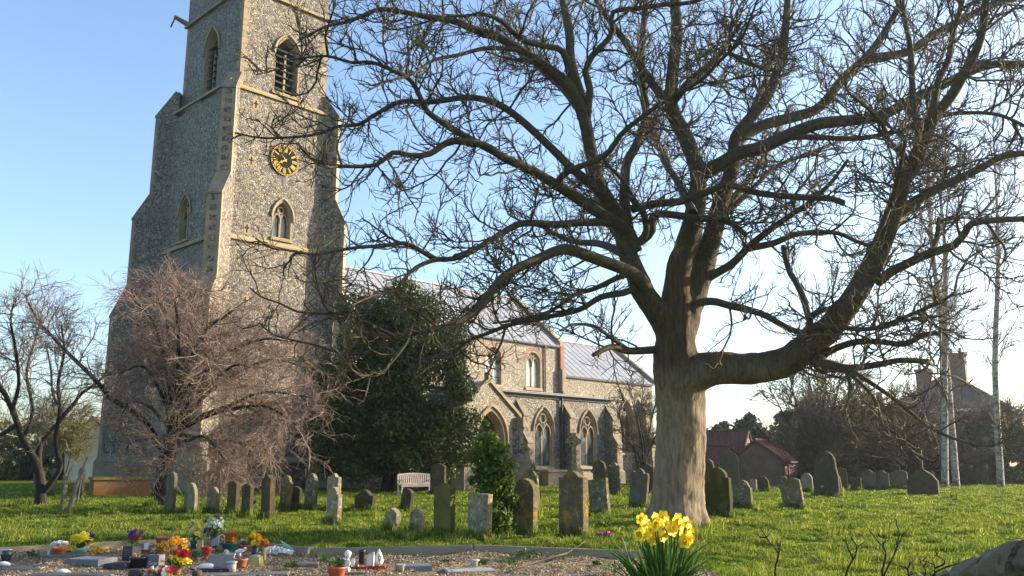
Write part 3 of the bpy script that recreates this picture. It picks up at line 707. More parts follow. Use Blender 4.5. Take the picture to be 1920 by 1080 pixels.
# ------------------------------------------------------------------ grass
def grass_blades(n, y0, y1, power, hscale, keep=None, wide=1.0):
    u = rng.uniform(0, 1, n); a = 1 - power
    y = (y0 ** a + u * (y1 ** a - y0 ** a)) ** (1 / a)
    x = rng.uniform(-1, 1, n) * (.64 * y + .8)
    k = ~in_poly(x, y, PLOT)
    lc = (x - OX) * math.cos(R(45.8)) + (y - OY) * math.sin(R(45.8)); ln = -(x - OX) * math.sin(R(45.8)) + (y - OY) * math.cos(R(45.8))
    k &= ~((lc > -.5) & (lc < 39) & (ln > -5.5) & (ln < 9))
    if keep is not None: k &= keep(x, y)
    x, y = x[k], y[k]; n = len(x)
    tuft = wob(x, y, 1.9, .7) * .6 + wob(x, y, 5.3, 2.1) * .4
    tuft = np.clip((tuft - .25) * 1.7, .12, 1.3)
    h = hscale * (.35 + 1.0 * tuft ** 1.6) * rng.uniform(.5, 1.25, n)
    w = np.maximum(.0035, y * .00042) * rng.uniform(.7, 1.3, n) * wide
    th = rng.uniform(0, 2 * np.pi, n); lean = rng.uniform(.1, .75, n) * h; la = rng.uniform(0, 2 * np.pi, n)
    la = np.where(rng.uniform(0, 1, n) < .6, 3.4 + wob(x, y, .8, 4) * 2.2, la)
    z = gz(x, y) - .012
    p0 = np.stack([x - w * np.cos(th), y - w * np.sin(th), z], -1); p1 = np.stack([x + w * np.cos(th), y + w * np.sin(th), z], -1)
    mx, my = x + lean * .35 * np.cos(la), y + lean * .35 * np.sin(la)
    p2 = np.stack([mx + w * .75 * np.cos(th), my + w * .75 * np.sin(th), z + h * .6], -1); p3 = np.stack([mx - w * .75 * np.cos(th), my - w * .75 * np.sin(th), z + h * .6], -1)
    p4 = np.stack([x + lean * np.cos(la), y + lean * np.sin(la), z + h * .95], -1)
    V = np.stack([p0, p1, p2, p3, p4], 1).reshape(-1, 3)
    b = np.arange(n)[:, None] * 5
    T = np.concatenate([b + np.array([[0, 1, 2]]), b + np.array([[0, 2, 3]]), b + np.array([[3, 2, 4]])], 0)
    return V, T
def grassmat():
    m, nt, b, tc = new_mat('spring_grass')
    g = nt.nodes.new('ShaderNodeNewGeometry')
    c = ramp(nt, g.outputs['Random Per Island'], [(0, (.06, .11, .016)), (.4, (.12, .17, .028)), (.7, (.205, .235, .045)), (.9, (.30, .29, .09)), (1, (.42, .38, .22))]).outputs[0]
    n = N(nt, 'ShaderNodeTexNoise', Scale=.55, Detail=4.0, Roughness=.6); nt.links.new(tc.outputs['Object'], n.inputs[0])
    n3 = N(nt, 'ShaderNodeTexNoise', Scale=2.6, Detail=3.0, Roughness=.6); nt.links.new(tc.outputs['Object'], n3.inputs[0])
    c = mix(nt, .8, c, ramp(nt, n3.outputs[0], [(.38, (.42, .58, .48)), (.5, (1, 1, 1)), (.66, (1.3, 1.22, 1.15))]).outputs[0], 'MULTIPLY')
    c = mix(nt, .7, c, ramp(nt, n.outputs[0], [(.32, (.5, .72, .55)), (.5, (1, 1, 1)), (.7, (1.3, 1.18, .9))]).outputs[0], 'MULTIPLY')
    nt.links.new(c, b.inputs['Base Color']); b.inputs['Roughness'].default_value = .75; b.inputs['Specular IOR Level'].default_value = .06
    t = nt.nodes.new('ShaderNodeBsdfTranslucent'); nt.links.new(mix(nt, 1, c, (1.25, 1.3, .7), 'MULTIPLY'), t.inputs[0])
    a = nt.nodes.new('ShaderNodeMixShader'); a.inputs[0].default_value = .45; out = nt.nodes['Material Output']
    nt.links.new(b.outputs[0], a.inputs[1]); nt.links.new(t.outputs[0], a.inputs[2]); nt.links.new(a.outputs[0], out.inputs[0])
    return m
M['grass'] = grassmat()
V1, T1 = grass_blades(560000, 9.5, 58, 1.25, .085)
nt_ = 2200; ty_ = rng.uniform(0, 1, nt_); ty_ = (10 ** -.6 + ty_ * (42 ** -.6 - 10 ** -.6)) ** (1 / -.6); tx_ = rng.uniform(-1, 1, nt_) * (.64 * ty_ + .8)
k_ = (wob(tx_, ty_, .9, 3.3) > .42) & ~in_poly(tx_, ty_, PLOT); tx_, ty_ = tx_[k_], ty_[k_]; nb_ = 60
x = np.repeat(tx_, nb_); y = np.repeat(ty_, nb_); sz = np.repeat(rng.uniform(.5, 1.35, len(tx_)), nb_); n = len(x)
a = rng.uniform(0, 2 * np.pi, n); q = np.sqrt(rng.uniform(0, 1, n)) * .13 * sz; x0 = x + q * np.cos(a); y0 = y + q * np.sin(a); z = gz(x0, y0) - .01
h = .15 * sz * rng.uniform(.55, 1.15, n); ln_ = h * rng.uniform(.15, .9, n); w = np.maximum(.0035, y * .0004); th = rng.uniform(0, 2 * np.pi, n)
cs_, sn_ = np.cos(th) * w, np.sin(th) * w; mx, my = x0 + ln_ * .3 * np.cos(a), y0 + ln_ * .3 * np.sin(a)
V2 = np.stack([np.stack([x0 - cs_, y0 - sn_, z], -1), np.stack([x0 + cs_, y0 + sn_, z], -1), np.stack([mx + cs_ * .75, my + sn_ * .75, z + h * .62], -1), np.stack([mx - cs_ * .75, my - sn_ * .75, z + h * .62], -1), np.stack([x0 + ln_ * np.cos(a), y0 + ln_ * np.sin(a), z + h * .95], -1)], 1).reshape(-1, 3)
b_ = len(V1) + np.arange(n)[:, None] * 5
V1 = np.concatenate([V1, V2]); T1 = np.concatenate([T1, b_ + np.array([[0, 1, 2]]), b_ + np.array([[0, 2, 3]]), b_ + np.array([[3, 2, 4]])])
gr = tag(np_mesh('grass', V1, T1, M['grass'], smooth=False), kind='stuff', label='lush tufted spring grass covering the churchyard')

# ------------------------------------------------------------------ trees
def smooth_line(P, step):
    P = np.asarray(P, float)
    if len(P) < 3: Q = np.linspace(0, 1, 8)[:, None] * (P[-1] - P[0]) + P[0]; return Q
    E = np.vstack([2 * P[0] - P[1], P, 2 * P[-1] - P[-2]]); out = []
    for i in range(1, len(E) - 2):
        a, b, c, d = E[i - 1:i + 3]; m = max(2, int(np.linalg.norm((c - b)[:3]) / step))
        for t in np.arange(m) / m:
            out.append(.5 * (2 * b + (c - a) * t + (2 * a - 5 * b + 4 * c - d) * t * t + (3 * b - a - 3 * c + d) * t ** 3))
    out.append(E[-2]); return np.array(out)
def resample(P, K):
    d = np.concatenate([[0], np.cumsum(np.linalg.norm(np.diff(P, axis=0), axis=1))]); t = np.linspace(0, d[-1], K)
    return np.stack([np.interp(t, d, P[:, j]) for j in range(P.shape[1])], -1)

def sprout(P, cnt, lmin, lmax, ang, up, K, kink, r0, r1, tmin=.15, drift=(0, 0, 0), weight=None, prad=None, taper_len=True):
    """cnt children growing from the parent lines P (M,K,3)"""
    Mn, Kp, _ = P.shape
    seg = np.linalg.norm(np.diff(P, axis=1), axis=2).sum(1); w = seg if weight is None else seg * weight
    i = rng.choice(Mn, cnt, p=w / w.sum()); t = rng.uniform(tmin, 1, cnt) ** .85
    f = t * (Kp - 1); k = np.minimum(f.astype(int), Kp - 2); fr = (f - k)[:, None]
    s = P[i, k] * (1 - fr) + P[i, k + 1] * fr
    T = P[i, k + 1] - P[i, k]; T /= np.linalg.norm(T, axis=1, keepdims=True) + 1e-9
    rv = rng.normal(0, 1, (cnt, 3)); rv -= (rv * T).sum(1, keepdims=True) * T; rv /= np.linalg.norm(rv, axis=1, keepdims=True) + 1e-9
    a = rng.normal(ang, ang * .3, cnt)[:, None]
    d = T * np.cos(a) + rv * np.sin(a)
    L = rng.uniform(lmin, lmax, cnt) * (1.15 - .5 * t if taper_len else 1)
    pts = [s]; step = (L / (K - 1))[:, None]; up = np.broadcast_to(np.asarray(up, float), (cnt,))
    for _ in range(K - 1):
        d = d + rng.normal(0, kink, (cnt, 3)) + np.array(drift)[None]; d[:, 2] += up
        d /= np.linalg.norm(d, axis=1, keepdims=True); pts.append(pts[-1] + d * step)
    Q = np.stack(pts, 1)
    rs = rng.uniform(.75, 1.25, cnt)[:, None]
    Rr = (r0 + (r1 - r0) * np.linspace(0, 1, K)[None]) * rs
    return Q, Rr
def merge(parts):
    Vs, Fs, o = [], [], 0
    for V, Fq in parts: Vs.append(V); Fs.append(Fq + o); o += len(V)
    return np.concatenate(Vs), np.concatenate(Fs)

def traced_tree(name, label, cat, base_px, D, trunk, limbs, mats, levels, group=None, sides=10, flare=1.0, fuse=False, trunk_sides=22):
    """trunk / limbs: pixel poly-lines ((px,py,r_px)...) with the depth (m, + away) the limb's tip reaches; every limb starts at the depth of the wood it leaves"""
    root = thing(name, label, cat, at(base_px[0], base_px[1], D), 0, group); org = np.array(root.location)
    done = [(x, y, 0.0) for x, y, r in trunk]; lines = []
    def solid(pts, rads, nm, mt, n, fl=0):
        pts = np.asarray(pts, float); e_ = pts[-1] - pts[-2]; e_ = e_ / np.linalg.norm(e_)
        Pn = smooth_line(np.column_stack([pts, rads]), .16 if nm == 'trunk' else .14)
        P3, Rr = Pn[:, :3], np.maximum(Pn[:, 3], .008)
        if fl:
            hgt = P3[:, 2] - P3[0, 2]; Rr = Rr * (1 + fl * np.exp(-np.maximum(hgt, 0) / .3))
        rl = Rr[-1]; P3 = np.vstack([P3, P3[-1] + e_ * rl * .35, P3[-1] + e_ * rl * .45]); Rr = np.concatenate([Rr, [rl * .75, .001]])
        V, Fq = tubes((P3 - org)[None], Rr[None], n)
        if nm == 'trunk' or Rr.max() > .12:
            c = np.repeat(P3 - org, n, 0); q = V - c; rr = np.linalg.norm(q, axis=1, keepdims=True); a = np.tile(np.arange(n) * 2 * np.pi / n, len(P3))
            hh = c[:, 2]
            lump = (.05 * np.sin(3 * a + hh * .5 + .6) + .035 * np.sin(5 * a - hh * .4) + .035 * np.sin(hh * 2.6 + 2 * a) + .02 * np.sin(hh * 6.1 + 4 * a + 1))
            if nm == 'trunk' and fl: lump += .13 * np.exp(-np.maximum(hh, 0) / .35) * np.sin(6 * a + 1)
            V = c + q * (1 + lump[:, None])
        o = np_mesh(nm, V, Fq, mt, root); return P3
    tp = np.array([at(x, y, D) for x, y, r in trunk]); tr = np.array([r * D / F for x, y, r in trunk])
    tp = np.vstack([tp[:1] - (0, 0, .4), tp]); tr = np.concatenate([tr[:1], tr])
    fused = []; thick = []
    if not fuse: solid(tp, tr, 'trunk', mats[0], trunk_sides, flare)
    for pts, off1 in limbs:
        x0, y0 = pts[0][:2]
        o0 = min(done, key=lambda q: (q[0] - x0) ** 2 + (q[1] - y0) ** 2)[2]
        sl = [0.0]
        for a, b in zip(pts, pts[1:]): sl.append(sl[-1] + math.hypot(b[0] - a[0], b[1] - a[1]))
        P = []; rr = []
        for (x, y, r), s in zip(pts, sl):
            o = o0 + (off1 - o0) * (s / sl[-1]); done.append((x, y, o)); P.append(at(x, y, D + o)); rr.append(r * (D + o) / F)
        P, rr = np.array(P), np.array(rr); cut = 0
        if fuse and rr[0] > .3:                                      # the great leaders grow out of the trunk as one surface
            cut = int(np.argmax(rr < .26)) or len(rr) - 1; fused.append((P[:cut + 1], rr[:cut + 1])); cut -= 1
        P3 = solid(P[cut:], rr[cut:] * (.96 if cut else 1), 'limb', mats[1], sides)
        thick.append(1.0 if rr.max() > .062 else .03); lines.append(resample(smooth_line(P, .2) if cut else P3, 14))
    if fuse:
        b = MB()
        for q, (pts, rads) in enumerate([(tp, tr)] + fused):
            Pn = smooth_line(np.column_stack([pts, rads]), .12); P3, Rr = Pn[:, :3] - org, Pn[:, 3]
            if q == 0: Rr = Rr * (1 + flare * np.exp(-np.maximum(P3[:, 2], 0) / .35))
            e0 = (P3[0] - P3[1]) / np.linalg.norm(P3[0] - P3[1]); e1 = (P3[-1] - P3[-2]) / np.linalg.norm(P3[-1] - P3[-2])
            P3 = np.vstack([P3[0] + e0 * Rr[0] * .4, P3, P3[-1] + e1 * Rr[-1] * .3]); Rr = np.concatenate([[Rr[0] * .4], Rr, [Rr[-1] * .6]])
            n = 24; V, Fq = tubes(P3[None], Rr[None], n); c = np.repeat(P3, n, 0); a = np.tile(np.arange(n) * 2 * np.pi / n, len(P3)); hh = c[:, 2]
            lump = .035 * np.sin(3 * a + hh * .6 + q) + .03 * np.sin(5 * a - hh * .5) + .02 * np.sin(hh * 2.6 + 2 * a)
            if q == 0: lump = lump + .14 * np.exp(-np.maximum(hh, 0) / .4) * np.sin(6 * a + 1) + .03 * np.sin(9 * a + .4 * hh)
            V = c + (V - c) * (1 + lump[:, None]); b.add(V, Fq.tolist(), 0, True)
            b.add(V[:n], [tuple(range(n))[::-1]]); b.add(V[-n:], [tuple(range(n))])
        o = b.build('trunk', mats[0], root)
        md = o.modifiers.new('fuse', 'REMESH'); md.mode = 'VOXEL'; md.voxel_size = .04; md.use_smooth_shade = True
        md = o.modifiers.new('smooth', 'SMOOTH'); md.factor = .5; md.iterations = 7
        tx = bpy.data.textures.new('burrs', 'CLOUDS'); tx.noise_scale = .3; md = o.modifiers.new('burrs', 'DISPLACE'); md.texture = tx; md.strength = .07; md.mid_level = .5
        dg = bpy.context.evaluated_depsgraph_get(); me = bpy.data.meshes.new_from_object(o.evaluated_get(dg)); o.modifiers.clear(); o.data = me
        me.polygons.foreach_set('use_smooth', np.ones(len(me.polygons), bool))
    cur = np.stack(lines); allp = []; TH = np.array(thick); src = {'limb': cur}
    for lv in levels:
        par = np.concatenate([resample_all(src[q], 14) for q in lv.pop('of')]); nm = lv.pop('name'); sd_ = lv.pop('sides', 3)
        if nm == 'a': lv['weight'] = TH
        Q, Rr = sprout(par, **lv)
        if fuse: ok = Q[:, :, 2].min(1) > (2.3 if nm == 'a' else 1.5); Q, Rr = Q[ok], Rr[ok]
        src[nm] = Q; allp.append(tubes(Q - org, Rr, sd_))
    V, Fq = merge(allp); np_mesh('crown', V, Fq, mats[2], root)
    return root
def resample_all(P, K):
    if P.shape[1] == K: return P
    t = np.linspace(0, P.shape[1] - 1, K); k = np.minimum(t.astype(int), P.shape[1] - 2); f = (t - k)[None, :, None]
    return P[:, k] * (1 - f) + P[:, k + 1] * f

TD = depth_of(1268, 986)
TRUNK = [(1267, 990, 56), (1268, 960, 51), (1271, 900, 46), (1274, 840, 45), (1275, 780, 45), (1273, 730, 46), (1268, 690, 44), (1266, 650, 38), (1268, 610, 33), (1271, 585, 26), (1274, 560, 14)]
def taper(pts, r0, r1):
    n = len(pts) - 1; return [(x, y, r0 + (r1 - r0) * i / n) for i, (x, y) in enumerate(pts)]
LIMBS = [
 ([(1262, 640, 27), (1236, 590, 24), (1209, 553, 22), (1189, 507, 20), (1172, 460, 19), (1166, 417, 17), (1143, 382, 15), (1121, 338, 13), (1106, 272, 13), (1094, 218, 12), (1071, 167, 12), (1032, 132, 11), (1005, 113, 10), (958, 82, 9), (923, 66, 8), (880, 52, 7.5), (852, 39, 7), (798, 31, 6), (759, 23, 5), (712, 17, 4.5), (681, 29, 4), (650, 41, 4), (611, 50, 3), (560, 75, 2)], -2.2),
 (taper([(1094, 218), (1087, 175), (1071, 117), (1067, 58), (1055, 0), (1045, -60), (1030, -130)], 11, 5), .8),
 (taper([(1071, 150), (1055, 97), (1020, 86), (978, 74), (940, 40), (908, 27), (870, 30), (830, 28)], 7, 2.5), -2.8),
 (taper([(1192, 470), (1180, 440), (1160, 420), (1123, 398), (1077, 367), (1038, 343), (999, 320), (946, 296), (907, 272), (860, 264), (837, 268), (806, 288), (774, 292), (736, 286), (704, 309), (634, 311), (588, 300), (557, 268)], 13, 2), -3.8),
 (taper([(930, 286), (903, 272), (868, 253), (829, 229), (802, 210), (790, 187), (771, 152), (736, 132), (697, 117), (658, 117), (611, 105), (545, 112)], 7.5, 2), -3.4),
 (taper([(1128, 360), (1090, 330), (1067, 311), (1028, 272), (978, 226), (939, 198), (900, 185), (868, 183), (810, 191), (751, 191), (712, 210), (673, 233), (634, 237), (588, 253), (498, 259), (440, 249)], 9, 1.6), -1.0),
 (taper([(975, 95), (950, 91), (907, 91), (860, 103), (813, 113), (771, 140), (728, 152), (690, 170)], 5, 1.6), -4.2),
 (taper([(1228, 580), (1205, 530), (1178, 508), (1123, 487), (1069, 468), (1045, 470), (1020, 480), (960, 508), (932, 531), (908, 566), (876, 595), (841, 609), (806, 619), (774, 623), (730, 632), (690, 628)], 14, 3), -4.5),
 (taper([(1160, 418), (1135, 417), (1096, 417), (1038, 421), (1000, 418), (968, 422), (932, 443), (897, 464), (862, 482), (820, 486), (785, 468), (757, 456), (721, 461), (679, 463), (644, 468), (591, 477), (553, 471), (510, 464), (479, 447)], 8, 1.6), -5.2),
 (taper([(1190, 540), (1170, 549), (1127, 557), (1088, 580), (1038, 592), (960, 608), (920, 623), (876, 640), (850, 660), (815, 672)], 7, 2), -2.0),
 (taper([(1175, 515), (1155, 522), (1115, 541), (1077, 553), (1030, 584), (965, 600), (925, 606)], 6, 2), 1.5),
 (taper([(826, 486), (806, 490), (778, 503), (757, 524), (743, 542), (697, 556), (660, 572)], 5, 1.6), -5.6),
 (taper([(790, 622), (774, 609), (764, 640), (746, 661), (714, 665), (686, 647), (672, 609), (668, 580)], 3, 1.5), -5.2),
 (taper([(754, 655), (746, 665), (725, 690), (707, 704), (679, 704), (651, 686), (630, 664)], 2.6, 1.4), -5.6),
 (taper([(740, 630), (690, 606), (651, 591), (616, 584), (602, 556), (591, 514), (591, 486), (598, 462)], 3, 1.4), -5.0),
 (taper([(735, 570), (700, 577), (658, 584), (609, 588), (556, 584), (528, 570), (489, 556), (470, 540)], 3, 1.4), -4.6),
 (taper([(735, 640), (686, 661), (637, 661), (591, 647), (546, 637), (510, 626), (486, 605)], 3, 1.4), -4.0),
 ([(1240, 655, 8), (1178, 658, 7), (1147, 650, 6), (1112, 666, 4)], -1.5), (taper([(1178, 656), (1143, 631), (1115, 612), (1077, 608), (1050, 620)], 4.5, 2), -2.4),
 ([(1272, 610, 31), (1270, 560, 29), (1275, 500, 25), (1288, 460, 22), (1300, 417, 20), (1308, 370, 18), (1309, 322, 16), (1289, 264, 15), (1265, 218, 14), (1258, 187, 13), (1262, 128, 12), (1269, 58, 11), (1265, 0, 10), (1262, -80, 8), (1250, -160, 5)], .8),
 (taper([(1258, 190), (1234, 171), (1203, 128), (1172, 78), (1141, 35), (1118, 0), (1095, -60)], 9, 4), 2.2),
 (taper([(1178, 430), (1172, 390), (1172, 342), (1176, 303), (1195, 268), (1211, 218), (1207, 167), (1203, 97), (1211, 0), (1215, -70)], 11, 5), 2.8),
 (taper([(1112, 300), (1101, 230), (1106, 167), (1098, 136), (1110, 105), (1133, 82), (1149, 58), (1149, 23), (1195, 16), (1250, 8), (1297, 4), (1360, -20)], 8, 3.5), -1.6),
 (taper([(1045, 344), (1063, 323), (1133, 292), (1164, 253), (1195, 226), (1250, 187), (1312, 152), (1347, 117), (1386, 78), (1405, 39), (1420, 0)], 6.5, 2), -5.5),
 (taper([(1174, 468), (1200, 452), (1212, 432), (1206, 400), (1188, 373), (1168, 338), (1141, 311), (1130, 295)], 8, 3), -1.5),
 ([(1280, 620, 26), (1294, 575, 24), (1310, 530, 22), (1325, 480, 20), (1340, 430, 18), (1350, 386, 16), (1366, 342, 15), (1378, 295, 14), (1381, 257, 12), (1413, 214, 11), (1440, 179, 10), (1456, 136, 9), (1468, 97, 8), (1475, 23, 7), (1480, -50, 5)], 1.8),
 (taper([(1309, 330), (1347, 311), (1386, 288), (1427, 278), (1481, 253), (1536, 233), (1598, 226), (1652, 218), (1710, 187), (1769, 159), (1815, 136), (1866, 121), (1930, 120), (2010, 100)], 14, 6), -1.5),
 (taper([(1378, 270), (1396, 253), (1438, 233), (1497, 218), (1536, 202), (1574, 156), (1606, 124), (1633, 97), (1660, 58), (1683, 16), (1705, -40)], 12, 5), 2.6),
 (taper([(1625, 112), (1660, 106), (1703, 97), (1749, 66), (1800, 39), (1866, 8), (1930, -12)], 9, 5), 3.2),
 (taper([(1480, 258), (1524, 257), (1598, 260), (1652, 253), (1722, 233), (1784, 214), (1866, 214), (1930, 240)], 5.5, 3), -3.0),
 (taper([(1312, 540), (1330, 520), (1372, 495), (1407, 460), (1446, 429), (1485, 402), (1524, 375), (1560, 340), (1590, 300)], 9, 3), -1.0),
 (taper([(1340, 410), (1380, 383), (1420, 345), (1458, 311), (1536, 280), (1580, 262)], 6, 2.5), 3.2),
 (taper([(1400, 466), (1450, 456), (1489, 440), (1530, 436), (1570, 437), (1605, 452), (1640, 466)], 7, 3), .6),
 ([(1185, 392, 8), (1230, 382, 7), (1271, 378, 7), (1329, 359, 6.5), (1364, 347, 6), (1427, 363, 6), (1504, 370, 6), (1560, 373, 5.5), (1582, 381, 6)], -2.6),
 ([(1176, 462, 9), (1206, 450, 8), (1222, 432, 8), (1224, 408, 8), (1240, 401, 7), (1310, 409, 7), (1360, 413, 6), (1399, 440, 5)], -1.0),
 ([(1262, 742, 36), (1284, 716, 37), (1320, 695, 33), (1365, 691, 30), (1407, 692, 29), (1465, 682, 28), (1512, 652, 26), (1555, 615, 24), (1590, 572, 22), (1618, 530, 21), (1638, 495, 20), (1656, 455, 18.5), (1672, 412, 17.5), (1685, 372, 16), (1700, 325, 15), (1718, 295, 14), (1738, 249, 12), (1753, 218, 11), (1784, 179, 10), (1819, 117, 9), (1839, 70, 8), (1847, 19, 7), (1855, -50, 5)], -5.0),
 (taper([(1646, 530), (1670, 510), (1696, 497), (1726, 482), (1756, 471), (1789, 460), (1811, 434), (1822, 419), (1874, 412), (1930, 408), (2000, 380)], 9.5, 5), -5.6),
 (taper([(1680, 405), (1715, 378), (1749, 358), (1792, 338), (1839, 315), (1882, 292), (1930, 286), (2000, 270)], 10, 5), -2.5),
 (taper([(1703, 310), (1690, 285), (1668, 268), (1655, 235), (1630, 205), (1600, 180)], 6.5, 3), -5.2),
 (taper([(1722, 290), (1722, 240), (1714, 210), (1710, 148), (1707, 89), (1695, 31), (1688, -30)], 7.5, 4), -2.2),
 (taper([(1745, 230), (1760, 150), (1777, 117), (1788, 58), (1800, 19), (1810, -40)], 7, 4), -3.0),
 (taper([(1500, 640), (1522, 612), (1560, 613), (1593, 616), (1637, 616), (1681, 601), (1726, 582), (1763, 567), (1790, 548)], 6, 2.5), -4.6),
 (taper([(1545, 665), (1567, 653), (1607, 641), (1652, 641), (1696, 645), (1733, 627), (1763, 625)], 7, 4.5), -4.0),
 ([(1525, 665, 16), (1540, 684, 15), (1556, 686, 12), (1593, 690, 7), (1652, 682, 6), (1689, 675, 5.5), (1741, 678, 5.5)], -3.6),
 (taper([(1560, 684), (1584, 695), (1594, 724), (1591, 750), (1600, 789), (1620, 814), (1655, 827), (1687, 837), (1700, 826)], 4, 1.4), -5.2),
 (taper([(1565, 682), (1591, 698), (1639, 747), (1655, 795), (1687, 818), (1710, 847), (1752, 866), (1762, 850)], 4, 1.4), -4.6),
 (taper([(1562, 680), (1591, 692), (1642, 724), (1687, 756), (1729, 792), (1768, 814), (1804, 827), (1849, 837), (1878, 830), (1890, 812)], 5, 1.5), -5.6),
 (taper([(1286, 572), (1333, 565), (1368, 573), (1427, 588), (1477, 615), (1504, 623), (1522, 616)], 8, 5), -1.6),
 ([(1505, 636, 7), (1514, 618, 6), (1522, 592, 6), (1547, 580, 5)], -2.0),
 (taper([(1518, 600), (1504, 553), (1490, 525), (1481, 511), (1472, 480), (1469, 462)], 6.5, 5), -.6),
 (taper([(1735, 480), (1752, 462), (1758, 440), (1761, 410)], 6, 4.5), -2.3),
 (taper([(1815, 432), (1830, 412), (1850, 390), (1876, 358)], 4, 2.5), -3.0),
]
# limbs that run straight towards or away from the viewer, filling the crown's depth
for px, py, dx, dy, off in ((1300, 400, -90, -190, 5.5), (1189, 507, -90, -190, 5.0), (1341, 428, 140, -230, 6.0), (1260, 192, 130, -150, -4.5), (1092, 212, -120, -150, 4.0), (1653, 462, 120, -170, 4.0), (1638, 495, 60, -230, -4.8), (1179, 481, -170, -60, 4.5), (1397, 252, 60, -180, 5.0)):
    LIMBS.append((taper([(px, py), (px + dx * .3, py + dy * .25 - 8), (px + dx * .65, py + dy * .6 + 6), (px + dx, py + dy)], 9, 3), off))
traced_tree('bare_tree', 'great bare sycamore with thick trunk, low elbow limb and tangled twiggy crown', 'tree', (1268, 988), TD, TRUNK, LIMBS,
    (M['bark'], M['limb'], M['twig']), [
    dict(name='a', of=['limb'], cnt=560, lmin=.9, lmax=2.1, ang=.95, up=.05, K=8, kink=.22, r0=.026, r1=.012, tmin=.18, sides=5),
    dict(name='b', of=['a', 'limb'], cnt=4800, lmin=.45, lmax=1.15, ang=.85, up=.08, K=6, kink=.26, r0=.014, r1=.008, tmin=.2, sides=4),
    dict(name='c', of=['b', 'b', 'a'], cnt=24000, lmin=.16, lmax=.5, ang=.75, up=.12, K=4, kink=.25, r0=.009, r1=.005, tmin=.2)], flare=.2, fuse=True)

# pink-brown weeping tree in front of the tower
WD = depth_of(304, 950)
wt = [(304, 955, 17), (305, 920, 15), (308, 885, 14), (314, 850, 13), (322, 815, 11), (330, 790, 9)]
wl = []
for ex, ey, of in ((255, 560, -.8), (300, 545, 1.6), (345, 555, -2.2), (400, 545, .8), (450, 575, -1.8), (500, 610, 1.8), (545, 640, -.8), (575, 690, .9), (590, 745, -.8), (560, 800, -2), (500, 845, 1), (430, 870, -2.6), (250, 640, 2.4), (230, 700, -1.8), (235, 780, 1.6), (225, 850, -1.6), (330, 870, -2.8), (390, 690, -3.2), (440, 720, 3.0), (480, 690, -2.6)):
    J = lambda s: rnd.uniform(-s, s)
    mx, my = 325 + (ex - 325) * .38 + J(14), 805 + (ey - 805) * .68 - 16 + J(12)
    wl.append((taper([(322 + J(4), 822 + J(22)), (325 + (ex - 325) * .1 + J(8), 805 + (ey - 805) * .3 + J(8)), (mx, my), ((mx + ex) / 2 + J(16), (my + ey) / 2 - 16 + J(12)), (ex + J(8), ey)], 5.5, 1.1), of))
wl.append((taper([(312, 860), (275, 795), (240, 766), (208, 747), (185, 719), (153, 687), (120, 655), (106, 640), (88, 620), (70, 600), (46, 553)], 6, 1.5), -1.2))
traced_tree('weeping_tree', 'bare weeping tree with dense pinkish brown twigs before the tower', 'tree', (304, 955), WD, wt, wl, (M['dark_bark'], M['dark_bark'], M['pink_twig']), [
    dict(name='a', of=['limb'], cnt=420, lmin=.9, lmax=2.2, ang=.85, up=.0, K=9, kink=.22, r0=.018, r1=.009, tmin=.3, sides=4),
    dict(name='b', of=['a', 'limb'], cnt=3600, lmin=.5, lmax=1.4, ang=.75, up=-.03, K=7, kink=.18, r0=.0095, r1=.005, tmin=.2),
    dict(name='c', of=['b', 'a'], cnt=13000, lmin=.25, lmax=.7, ang=.65, up=-.01, K=5, kink=.2, r0=.006, r1=.0035, tmin=.1)], sides=7, flare=.15, trunk_sides=14)

LD = depth_of(76, 946)
lt = [(76, 948, 11), (76, 925, 9.5), (76, 904, 9), (74, 885, 8)]
ll = [(taper([(75, 895), (68, 868), (42, 821), (33, 795), (23, 770), (10, 740), (-5, 712), (-20, 650)], 7.5, 3), -1.0), (taper([(74, 888), (74, 840), (90, 815), (106, 798), (120, 779), (140, 755), (153, 738), (185, 715), (205, 690)], 6, 2), 1.0),
      (taper([(78, 925), (90, 912), (113, 876), (108, 850), (104, 821), (112, 770), (109, 719), (120, 660), (115, 610)], 6, 2), -1.4), (taper([(33, 795), (0, 815), (-30, 818)], 5, 3), 1.2),
      (taper([(42, 821), (55, 800), (60, 760), (50, 700), (65, 640), (80, 590)], 4, 1.5), 1.8), (taper([(23, 770), (35, 720), (30, 660), (20, 600), (28, 560)], 4, 1.5), -2.0), (taper([(120, 779), (100, 740), (95, 690), (85, 640)], 3, 1.3), 2.0), (taper([(10, 740), (-30, 700), (-60, 640)], 4, 2), 1.0)]
traced_tree('bare_tree', 'small dark forked bare tree at the left hedge with a band round its trunk', 'tree', (76, 948), LD, lt, ll, (M['dark_bark'], M['dark_bark'], M['grey_twig']), [
    dict(name='a', of=['limb'], cnt=110, lmin=.8, lmax=1.7, ang=.75, up=.04, K=8, kink=.2, r0=.02, r1=.01, tmin=.25, sides=4),
    dict(name='b', of=['a'], cnt=620, lmin=.5, lmax=1.1, ang=.75, up=.03, K=6, kink=.22, r0=.011, r1=.006, tmin=.15),
    dict(name='c', of=['b'], cnt=2000, lmin=.25, lmax=.6, ang=.7, up=.02, K=4, kink=.22, r0=.007, r1=.004, tmin=.1)], sides=8, flare=.1, trunk_sides=12)

